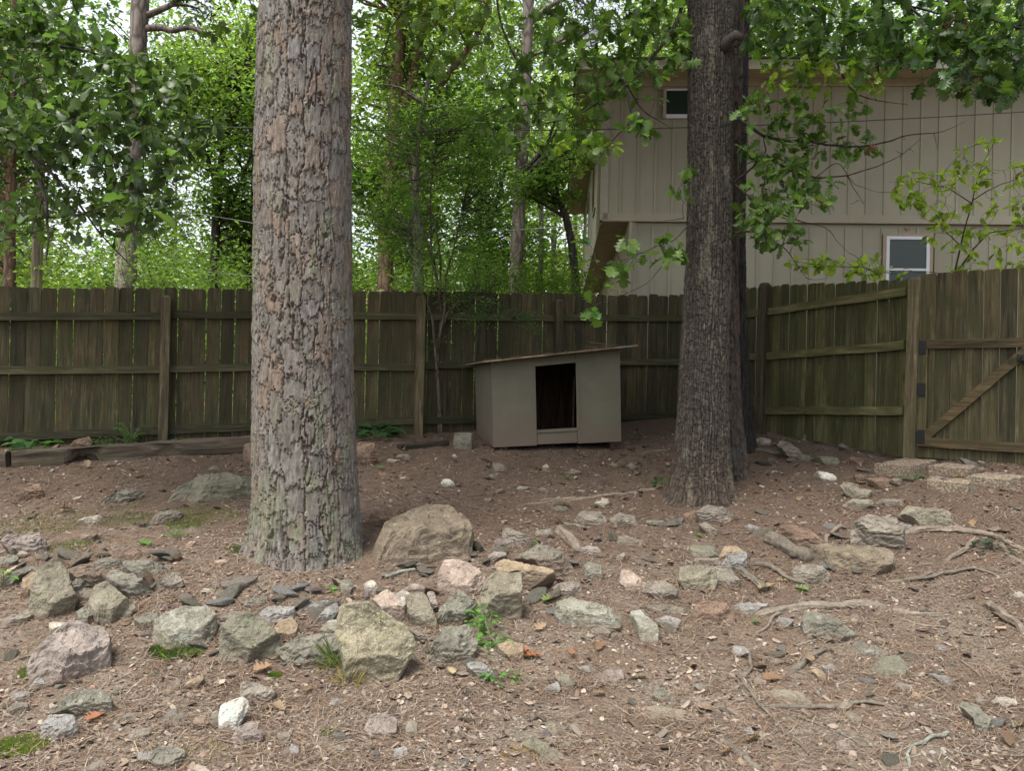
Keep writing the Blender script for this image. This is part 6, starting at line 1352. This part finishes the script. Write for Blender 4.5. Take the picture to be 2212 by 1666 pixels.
root(9,[(2050,1320),(2130,1370),(2150,1430),(2090,1470),(2030,1482)],20,'small looped root near the right edge','grey',lift=.01)
root(9,[(240,1470),(320,1530),(420,1610),(500,1670)],56,'weathered thick stick lying at the bottom edge','grey',name='stick',cat='stick',taper=.0,sink=.45)
root(9,[(1850,1170),(1950,1190),(2010,1220),(2060,1285)],17,'short root above the jagged green grey rock','grey')
root(9,[(930,215),(925,170),(960,140),(1060,95)],30,'bent root between the brown slab and the blocky boulder','root',lift=.02)
root(9,[(545,175),(620,210),(720,260),(820,320)],95,'weathered log chunk lying under the propped brown slab','grey',name='log',cat='log',taper=.0,sink=.3)
root(8,[(1400,120),(1450,150),(1510,215),(1540,265)],70,'rotten wood chunk behind the dark craggy slab','root',name='log',cat='log',taper=.1,sink=.25)
root(5,[(2140,1490),(1900,1530),(1700,1550),(1560,1572),(1400,1570),(1240,1590)],30,'pale surface root reaching left from the oak','pale',sink=.45)
root(5,[(1560,1575),(1300,1600),(1100,1610)],24,'faint buried root extending toward the largest boulder','root',sink=.6)
root(5,[(2120,1255),(2010,1265),(1930,1285)],20,'root from the oak toward the doghouse','pale',sink=.4)
root(8,[(865,590),(910,720),(990,900)],9,'thin pale stick standing through the creeping weed','pale',name='stick',cat='stick',lift=.05,sink=0)
root(8,[(1215,785),(1400,745),(1610,735)],10,'thin stick left of the small dark wedge','grey',name='stick',cat='stick')
root(8,[(1670,810),(1850,850),(1990,865)],13,'dark stick leading to the bone shaped stone','dark',name='stick',cat='stick')
root(8,[(280,420),(370,385),(485,372)],26,'lichen crusted dead branch left of the quartz rock','lich',name='branch',cat='branch',sink=.1)
root(8,[(250,440),(320,450),(430,470)],9,'thin stick under the lichen crusted branch','dark',name='stick',cat='stick')
root(7,[(1400,475),(1520,430),(1700,390)],14,'long bare twig in front of the pine base','dark',name='stick',cat='stick')
root(7,[(950,300),(1150,275),(1300,235),(1450,212)],11,'thin root line reaching left of the pine base','grey')
root(7,[(150,1590),(350,1570),(600,1550),(740,1540)],18,'pale buried root along the bottom left','pale',sink=.55)
root(7,[(695,1180),(780,1150),(870,1130)],17,'pale stick pointing right of the layered slab','pale',name='stick',cat='stick')
root(7,[(410,660),(480,600),(530,550)],10,'pale twig across the left pile','pale',name='stick',cat='stick',lift=.05)
root(8,[(1760,1140),(1850,1130),(1950,1135)],9,'short pale twig right of the flat mauve grey plate','pale',name='stick',cat='stick')
root(8,[(1440,58),(1520,75),(1615,92)],15,'dark lichened stick beside the row of low blocks','lich',name='stick',cat='stick')
root(8,[(1100,1250),(1110,1200),(1150,1170),(1180,1130)],11,'dark twig sticking up on the central dirt','dark',name='stick',cat='stick')
root(4,[(350,1415),(450,1422),(575,1440)],9,'thin stick on the dirt below the long rotted timber','pale',name='stick',cat='stick')
root(6,[(410,1255),(520,1265),(620,1285),(760,1315)],26,'grey branch on the ground below the side fence','grey',name='branch',cat='branch',sink=.2)

# ------------------------------------------------------------------ small loose stones: a few hundred things sharing meshes
def ico(sub):
    t = (1+5**.5)/2; V = [(-1,t,0),(1,t,0),(-1,-t,0),(1,-t,0),(0,-1,t),(0,1,t),(0,-1,-t),(0,1,-t),(t,0,-1),(t,0,1),(-t,0,-1),(-t,0,1)]
    F = [(0,11,5),(0,5,1),(0,1,7),(0,7,10),(0,10,11),(1,5,9),(5,11,4),(11,10,2),(10,7,6),(7,1,8),(3,9,4),(3,4,2),(3,2,6),(3,6,8),(3,8,9),(4,9,5),(2,4,11),(6,2,10),(8,6,7),(9,8,1)]
    V = [np.array(v, float)/np.linalg.norm(v) for v in V]
    for _ in range(sub):
        c = {}; N = []
        def mid(a, b):
            k = (min(a, b), max(a, b))
            if k not in c: m = V[a]+V[b]; V.append(m/np.linalg.norm(m)); c[k] = len(V)-1
            return c[k]
        for a, b, d in F: x, y, z = mid(a, b), mid(b, d), mid(d, a); N += [(a, x, z), (b, y, x), (d, z, y), (x, y, z)]
        F = N
    return np.array(V), np.array(F)
def stone_shape(sub, seed):
    V, F = ico(sub); r = np.random.default_rng(seed); R = np.full(len(V), 1.25)
    for _ in range(11):
        n = r.normal(size=3); n /= np.linalg.norm(n); d = V@n; R = np.where(d > .05, np.minimum(R, r.uniform(.55, .95)/np.maximum(d, .05)), R)
    V = V*R[:, None]*np.array((1, r.uniform(.6, .95), r.uniform(.35, .7))); return V+.04*fbm(V*2+seed, 2)[:, None]*V, F
sm = []
RS = {k_: rock_mat('stone '+k_, sc(RC[k_], .9), dirt=.0) for k_ in ('mauve','taupe','greygreen','bluegrey','pale','ochre','pink','tan','brown','moss')}
cols = ['mauve','taupe','greygreen','bluegrey','pale','ochre','pink','tan','brown','moss']
for k in range(20):
    V, F = stone_shape(2, k+5); me = MB().add(V, F).mesh('stone'); me.materials.append(RS[cols[k % 10]]); sm.append(me)
r = np.random.default_rng(61); n = 0
while n < 235:
    px, py = r.uniform(0, 2212), 1000+660*r.random()**.75
    q = hit(px, py); s = float(np.clip(r.lognormal(-3.75, .42), .011, .048))*(1+.25*(q[1] > 5.5))
    if q[1] > 9 or np.hypot(q[0]-pp[1,0], q[1]-pp[1,1]) < .42 or np.hypot(q[0]-oa[1,0], q[1]-oa[1,1]) < .35: continue
    o = place('stone', sm[r.integers(20)], q+np.array((0, 0, s*.12))); o.scale = (s*r.uniform(.85, 1.5), s, s*r.uniform(.3, 1.0)); o.rotation_euler = (r.normal()*.25, r.normal()*.25, r.uniform(0, 6.3)); n += 1
    tag(o, 'small loose stone lying on the bare dirt', 'stone', 'small loose stones scattered over the dirt')

for poly, m in (((0,1190,400,1290),26), ((400,1250,740,1400),22), ((740,1140,1245,1340),34), ((1450,1105,1920,1260),18), ((1640,965,2180,1060),18)):
    for _ in range(m):
        q = hit(r.uniform(poly[0], poly[2]), r.uniform(poly[1], poly[3])); s = r.uniform(.028, .072)
        if np.hypot(q[0]-pp[1,0], q[1]-pp[1,1]) < .48: continue
        o = place('stone', sm[[0,1,2,3,7,8,11,12,13,17,18,1,2][r.integers(13)]], q+np.array((0, 0, s*.2))); o.scale = (s*r.uniform(1, 1.7), s, s*r.uniform(.4, 1.0)); o.rotation_euler = (r.normal()*.35, r.normal()*.35, r.uniform(0, 6.3))
        tag(o, 'fist sized broken stone wedged among the larger rocks', 'stone', 'broken stones filling the band of rocks')

# ------------------------------------------------------------------ what nobody could count: gravel, needles, chips
def ground_pts(n, r, y0=2.7, y1=9.6, pw=1.6):
    y = y0+(y1-y0)*r.random(n)**pw; x = (r.random(n)*2-1)*(y*.67+.15); z = gz(x, y)
    ok = (np.hypot(x-pp[1,0], y-pp[1,1]) > .37) & (np.hypot(x-oa[1,0], y-oa[1,1]) > .28) & ((y-8.1) < (x+5.26)*.3125-.05)
    return np.stack([x, y, z], 1)[ok]
def scatter_mesh(Ps, tmpl, scale, r, colr, sink=.2):
    V0, F0 = tmpl; n = len(Ps); a = r.uniform(0, 6.283, n); tx, ty = r.normal(size=(2, n))*.3
    c, s = np.cos(a), np.sin(a); V = V0[None]*scale[:, None, None]
    X = V[..., 0]*c[:, None]-V[..., 1]*s[:, None]; Y = V[..., 0]*s[:, None]+V[..., 1]*c[:, None]; Z = V[..., 2]+X*tx[:, None]+Y*ty[:, None]
    W_ = np.stack([X, Y, Z], -1)+Ps[:, None]+np.array((0, 0, sink))*scale[:, None, None]
    m = len(V0); F = (F0[None]+(np.arange(n)*m)[:, None, None]).reshape(-1, F0.shape[1]); return W_.reshape(-1, 3), F, np.repeat(colr, m, 0)
gr = np.random.default_rng(71); mb = MB(); pal = np.array([(.25,.20,.16),(.31,.26,.21),(.22,.195,.165),(.27,.23,.185),(.24,.18,.135),(.17,.13,.11),(.23,.215,.195),(.25,.225,.185),(.24,.16,.12)])
for k in range(7):
    Ps = ground_pts(4300, gr, pw=1.5); n = len(Ps); den = fbm(Ps*np.array((1.3, 1.3, 0))+2, 2); Ps = Ps[den+gr.normal(size=n)*.2 > -.12]; n = len(Ps)
    mb.add(*scatter_mesh(Ps, stone_shape(0, 200+k), np.clip(gr.lognormal(-5.05, .6, n), .0025, .017), gr, pal[gr.integers(len(pal), size=n)]*gr.uniform(.55, 1.1, (n, 1))))
GRV = NT('gravel'); a = GRV.n('ShaderNodeVertexColor', layer_name='Col'); GRV.b.inputs['Roughness'].default_value = .9
v = GRV.coord((1, 1, 1), False); GRVM = GRV.col(GRV.mix(.6, a.outputs[0], GRV.ramp(GRV.noise(v, 220, 3), [(.3, (.7,)*3), (.7, (1.3,)*3)]), 'MULTIPLY'))
tag(build(mb, 'gravel', GRVM, None, (0, 4, .2), usecol=True), 'fine brown and grey gravel mixed into the dirt', 'gravel', kind='stuff')
# fallen needles
mb = MB(); Ps = ground_pts(58000, gr, pw=1.2); den = fbm(Ps*np.array((1.1, 1.1, 0))+9, 3)+.4*sstep(4.4, 6.5, Ps[:, 1]); Ps = Ps[den+gr.normal(size=len(Ps))*.35 > -.05]
sk = []
for gx, gy, wd in SKIRT:
    m = int(20+130*wd); aa = gr.uniform(0, 6.283, m); rr_ = wd*gr.uniform(.42, .75, m); sk.append(np.stack([gx+np.cos(aa)*rr_, gy+np.sin(aa)*rr_*.8, aa*0], 1))
Ps = np.vstack([Ps]+sk); n = len(Ps)
a = gr.uniform(0, 6.283, n); L = gr.uniform(.04, .15, n); w = gr.uniform(.0007, .0016, n); d = np.stack([np.cos(a), np.sin(a), np.zeros(n)], 1); sd_ = np.stack([-np.sin(a), np.cos(a), np.zeros(n)], 1)
def gzz(Q): return gz(Q[:, 0], Q[:, 1])
bend = gr.normal(size=n)*.12; P0 = Ps-d*L[:, None]*.5; P1 = Ps+sd_*(bend*L)[:, None]; P2 = Ps+d*L[:, None]*.5
hgt = gr.uniform(.004, .014, n)
for q in (P0, P1, P2): q[:, 2] = gzz(q)+hgt
P2[:, 2] += gr.uniform(-.004, .012, n)
V = np.stack([P0-sd_*w[:, None], P0+sd_*w[:, None], P1-sd_*w[:, None], P1+sd_*w[:, None]+np.array((0, 0, .0006)), P2-sd_*w[:, None], P2+sd_*w[:, None]], 1)
F = (np.array([[0, 1, 3, 2], [2, 3, 5, 4]])[None]+(np.arange(n)*6)[:, None, None]).reshape(-1, 4)
pn = np.array([(.19,.14,.10),(.235,.18,.13),(.15,.10,.073),(.28,.23,.17),(.11,.078,.06),(.21,.135,.085)]); mb.add(V.reshape(-1, 3), F, np.repeat(pn[gr.integers(6, size=n)]*gr.uniform(.6, 1.1, (n, 1))*(1-.32*sstep(5.2, 7.5, Ps[:, 1]))[:, None], 6, 0))  # needle colour also darkens toward the back, part of the painted shade
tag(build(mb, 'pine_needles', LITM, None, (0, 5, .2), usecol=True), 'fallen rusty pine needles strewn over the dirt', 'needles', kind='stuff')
# bark chips and crumbled leaves
mb = MB(); Ps = ground_pts(44000, gr, pw=1.25); Ps = Ps[fbm(Ps*np.array((.9, .9, 0))+41, 3)+gr.normal(size=len(Ps))*.25 > -.08]; n = len(Ps); Vt = np.array([(-.6,-.3,0),(.1,-.5,.06),(.7,-.1,0),(.5,.35,.1),(-.2,.5,.02),(-.7,.2,.12)]); Ft = np.array([[0,1,2,3],[0,3,4,5]])
pc_ = np.array([(.14,.095,.068),(.20,.145,.105),(.09,.062,.048),(.25,.19,.14),(.17,.145,.118),(.28,.23,.18),(.07,.05,.04)])
mb.add(*scatter_mesh(Ps, (Vt, Ft), np.clip(gr.lognormal(-4.75, .5, n), .004, .022), gr, pc_[gr.integers(7, size=n)]*gr.uniform(.7, 1.3, (n, 1)), .35))
Ps = ground_pts(3600, gr, pw=.9); n = len(Ps)
mb.add(*scatter_mesh(Ps, (Vt*np.array((1, .8, 1)), Ft), np.clip(gr.lognormal(-3.75, .45, n), .012, .055), gr, pc_[gr.integers(7, size=n)]*gr.uniform(.6, 1.15, (n, 1)), .15))
tag(build(mb, 'bark_litter', LITM, None, (0, 5, .2), usecol=True), 'bark chips and crumbled brown leaves on the ground', 'litter', kind='stuff')

# fallen leaves that stand out
def ground_leaf(crop, x, y, size, col, label, kind='oak', cat='leaf', curl=.5, lift=.02):
    q = hit(*D(crop, x, y)); V, F = leaf_template(kind, int(x) % 5); V = V.copy(); V[:, 2] += curl*(V[:, 1]**2*1.6+(V[:, 0]-.5)**2*.5); a = (x*7 % 628)/100; ca, sa = math.cos(a), math.sin(a)
    W_ = np.stack([V[:, 0]*ca-V[:, 1]*sa, V[:, 0]*sa+V[:, 1]*ca, V[:, 2]], 1)*size; W_[:, 2] += lift
    build(MB().add(q+W_, F, col), 'fallen_leaf', LEAF if col[1] > col[0] else DEAD, None, q, smooth=True, usecol=True, label=label, cat=cat)
for c_, x, y, s_, col, lab in ((8,1300,950,.11,(.27,.11,.06),'curled rusty oak leaf beside the small orange tan stone'),(8,1220,910,.10,(.26,.10,.055),'rusty leaf just behind the curled rusty oak leaf'),(8,1500,915,.06,(.3,.14,.08),'small orange leaf right of the curled rusty oak leaf'),
    (9,590,480,.13,(.30,.21,.14),'large pale brown leaf by the grey branch like root'),(7,560,1385,.11,(.28,.13,.08),'torn brown leaf right of the grey cube-like rock'),(7,930,90,.12,(.27,.12,.065),'long rusty leaf on the dirt left of the pine'),
    (8,700,1030,.07,(.42,.33,.22),'pale tan leaf in front of the dark green sloping rock'),(8,1620,1190,.07,(.22,.15,.1),'dull brown leaf right of the thin brown flake'),(6,1290,1240,.1,(.2,.12,.08),'brown leaf near the side fence'),
    (5,250,1370,.09,(.10,.19,.05),'fresh green leaf on the dirt right of the pine'),(7,890,195,.12,(.10,.20,.05),'bright green leaf standing on the dirt left of the pine'),(5,1485,1440,.07,(.09,.19,.04),'small green leaf left of the oak'),(5,1810,1375,.08,(.10,.17,.1),'green leaf fallen near the doghouse right side'),
    (9,120,160,.08,(.1,.19,.06),'green leaf by the oak rocks'),(9,710,490,.10,(.13,.2,.09),'fresh green leaf at the tip of the grey branch like root'),(9,500,715,.06,(.11,.2,.07),'small green leaf below the slaty dark plate'),(6,860,1325,.08,(.09,.2,.06),'green leaf on the low mossy stone'),
    (8,1400,560,.12,(.2,.25,.09),'pale green leaf propped against the angular brown grey block')):
    ground_leaf(c_, x, y, s_, col, lab)

lm = []
for k in range(4):
    V, F = leaf_template('oak', k+1); V = V.copy(); V[:, 2] += .6*(V[:, 1]**2*1.6+(V[:, 0]-.5)**2*.6); me = MB().add(V, F, ((.17,.105,.065),(.21,.14,.09),(.13,.085,.06),(.24,.175,.12))[k]).mesh('dry_leaf', smooth=True, usecol=True); me.materials.append(DEAD); lm.append(me)
for k in range(110):
    q = hit(gr.uniform(0, 2212), 945+150*gr.random()**1.2 if k < 75 else gr.uniform(1050, 1640)); q = yard(q) if q[0] < 2.4 else q
    if q[1] > 9.6 or np.hypot(q[0]-pp[1,0], q[1]-pp[1,1]) < .4 or np.hypot(q[0]-oa[1,0], q[1]-oa[1,1]) < .3: continue
    s = gr.uniform(.06, .11); o = place('dry_leaf', lm[gr.integers(4)], q+np.array((0, 0, .012))); o.scale = (s, s, s); o.rotation_euler = (gr.normal()*.3, gr.normal()*.3, gr.uniform(0, 6.3))
    tag(o, 'dry curled brown oak leaf lying on the dirt', 'leaf', 'dry oak leaves scattered over the yard')

# ------------------------------------------------------------------ little plants and moss
def weed(crop, x, y, n, spread, ls, h, base, label, kind='ovate', seed=0, name='weed', up=.4):
    r = np.random.default_rng(int(x+y)+seed); q = yard(hit(*D(crop, x, y))); rt = empty(name, q, label, 'plant'); st = MB()
    tm = [leaf_template(kind, k) for k in range(3)]; ms = []
    for k in range(3): me = MB().add(tm[k][0], tm[k][1], np.array(base)*(.8+.25*k)).mesh('leaf', smooth=True, usecol=True); me.materials.append(LEAFB); ms.append(me)
    for i in range(n):
        a = r.uniform(0, 6.283); rad = spread*r.random()**.6; p = q+np.array((math.cos(a)*rad, math.sin(a)*rad, 0)); p[2] = gz1(p[0], p[1])+h*r.uniform(.25, 1)
        st.tube(curve(q+r.normal(size=3)*np.array((.01, .01, 0)), p, r, .2, 5), [.0025, .002, .002, .0015, .001], 4); d = np.array((math.cos(a), math.sin(a), r.uniform(-.3, up))); d /= np.linalg.norm(d); nn = r.normal(size=3)*.3+np.array((0, 0, 1.)); nn -= d*nn.dot(d); nn /= np.linalg.norm(nn); b = np.cross(nn, d)
        o = bpy.data.objects.new('leaf', ms[r.integers(3)]); S.collection.objects.link(o); o.parent = rt; o.matrix_local = Matrix.Translation(Vector(p-q)) @ Matrix(np.stack([d, b, nn], 1).tolist()).to_4x4() @ Matrix.Scale(ls*r.uniform(.65, 1.2), 4)
    build(st, 'stem', TWIG if base[1] < .1 else LEAFG, rt)
LEAFG = flat_mat('green stems', (.10,.15,.05), .7, .2)
weed(5,235,1120,30,.20,.15,.13,(.05,.13,.05),'bushy dark green weed against the fence right of the pine')
weed(4,205,1215,18,.18,.14,.12,(.055,.13,.045),'broad leaved weed behind the left end of the long timber')
weed(4,840,1170,44,.13,.05,.26,(.055,.13,.045),'fine leaved weed climbing the fence behind the long timber'); weed(4,655,1205,24,.13,.05,.10,(.06,.14,.045),'low weed in the bed behind the middle of the long timber'); weed(4,1120,1180,14,.10,.06,.08,(.05,.13,.06),'small weed at the fence post behind the long timber')
weed(8,930,770,34,.10,.04,.10,(.10,.26,.04),'creeping bright green weed beside the tall olive rock'); weed(8,820,660,14,.05,.032,.09,(.11,.28,.05),'bright green sprig at the foot of the green grey triangular stone',seed=2); weed(8,970,860,26,.09,.035,.05,(.10,.24,.04),'low clover like weed by the orange tan triangular stone')
weed(8,980,1070,12,.05,.035,.04,(.10,.25,.05),'tiny weed at the tip of the smooth blue grey oblong stone'); weed(8,1110,1075,9,.05,.03,.03,(.11,.25,.05),'tiny lone weed on dirt right of the blue grey oblong stone'); weed(8,795,930,5,.02,.03,.05,(.11,.28,.05),'tiny weed growing on the dark green sloping rock')
weed(7,45,470,9,.08,.075,.10,(.12,.30,.05),'bright green seedling at the left edge of the left pile'); weed(7,2140,510,5,.03,.035,.04,(.12,.30,.06),'bright seedling in front of the pine base'); weed(8,275,275,6,.04,.04,.04,(.11,.26,.05),'green sprig in front of the largest tan boulder left side'); weed(8,1245,195,6,.04,.03,.04,(.10,.25,.04),'small sprig on the long brown grey bar of stone')
weed(7,1130,145,16,.09,.03,.05,(.11,.2,.04),'low green weeds left of the pine near the mossy patch'); weed(6,1490,1450,10,.08,.06,.05,(.05,.13,.06),'small dark weed among the pebbled pavers'); weed(5,2050,1480,16,.15,.06,.07,(.06,.12,.05),'low weed at the left foot of the oak'); weed(9,2000,230,26,.12,.045,.06,(.04,.075,.045),'dull green weed between the thick roots at right',up=.1)
def tuft(crop, x, y, n, spread, h, base, label, name='moss', cat='moss', w=.0012, flop=.3):
    r = np.random.default_rng(int(x*3+y)); q = hit(*D(crop, x, y)); a = r.uniform(0, 6.283, n); rad = spread*r.random(n)**.55; X = q[0]+np.cos(a)*rad; Y = q[1]+np.sin(a)*rad*.8; dome = np.sqrt(np.clip(1-(rad/spread)**2, 0, 1))
    B = np.stack([X, Y, gz(X, Y)+dome*h*.35], 1); d = np.stack([np.cos(a)*flop, np.sin(a)*flop, np.ones(n)], 1)+r.normal(size=(n, 3))*.35; L = h*r.uniform(.4, 1.1, n)[:, None]; sd_ = r.normal(size=(n, 3)); sd_[:, 2] = 0; sd_ /= np.linalg.norm(sd_, axis=1)[:, None]; ww = w*r.uniform(.7, 1.5, n)[:, None]
    V = np.stack([B-sd_*ww, B+sd_*ww, B+d*L*.6+sd_*ww*.7, B+d*L+np.array((0, 0, -.3))*L*flop], 1).reshape(-1, 3); mb = MB().add(V, np.arange(4*n).reshape(n, 4), np.repeat(leafcol(n, base, r, .3, .2), 4, 0))
    tag(build(mb, name, LEAFB, None, q, usecol=True), label, cat, kind='stuff')
tuft(7,1090,900,3380,.10,0.016,(.05,.10,.02),'green moss cushion under the lichen spotted boulder'); tuft(7,1250,890,1170,.06,0.012,(.09,.16,.03),'smaller moss dab right of the green moss cushion'); tuft(7,90,1520,4680,.14,0.014,(.115,.165,.035),'yellow green moss cushion at the lower left edge'); tuft(7,180,1045,1170,.05,0.008,(.12,.2,.04),'thin moss strip at the foot of the big mauve boulder'); tuft(7,1775,1050,780,.035,0.008,(.12,.2,.03),'moss dab in front of the dark green grey slab'); tuft(7,2130,1420,780,.04,0.008,(.10,.16,.03),'moss dab near the bottom left of centre')
tuft(8,-5,1010,120,.06,.12,(.15,.20,.08),'grass tuft growing beside the yellow pebbly triangular rock','grass','grass',.0014,.55); tuft(8,50,1100,80,.07,.06,(.24,.22,.10),'dry grass at the foot of the yellow pebbly triangular rock','grass','grass',.0012,.7); tuft(7,1120,930,40,.06,.07,(.14,.2,.07),'thin grass blades over the green moss cushion','grass','grass',.0012,.6)
tuft(7,1300,1560,60,.10,.03,(.24,.19,.10),'dry yellow grass blades right of the streaked rock','grass','grass',.0013,1.2); tuft(8,1180,1565,26,.07,.03,(.26,.21,.09),'yellow straw on the dirt at bottom centre','grass','grass',.0014,1.5)
for x, y, s_ in ((250,75,.42),(820,40,.22),(1300,20,.30),(450,210,.15),(1180,60,.15)): tuft(7,x,y,int(5200*s_),s_,.02,(.10,.145,.035),{250:'patchy ground moss behind the left rocks',820:'patch of moss left of the pine, nearer the left',1300:'moss patch beside the pine base on its left',450:'thin moss at the back of the left pile',1180:'sparse moss between the left slabs and the pine'}[x])
tuft(4,790,1620,1170,.2,0.008,(.12,.17,.035),'mossy grass in front of the jagged grey rock'); tuft(4,1250,1640,650,.18,0.008,(.13,.17,.04),'mossy grass in front of the long low mossy boulder'); tuft(7,1560,235,900,.09,.02,(.06,.085,.025),'moss skirt on the left root flare of the pine',flop=.5)
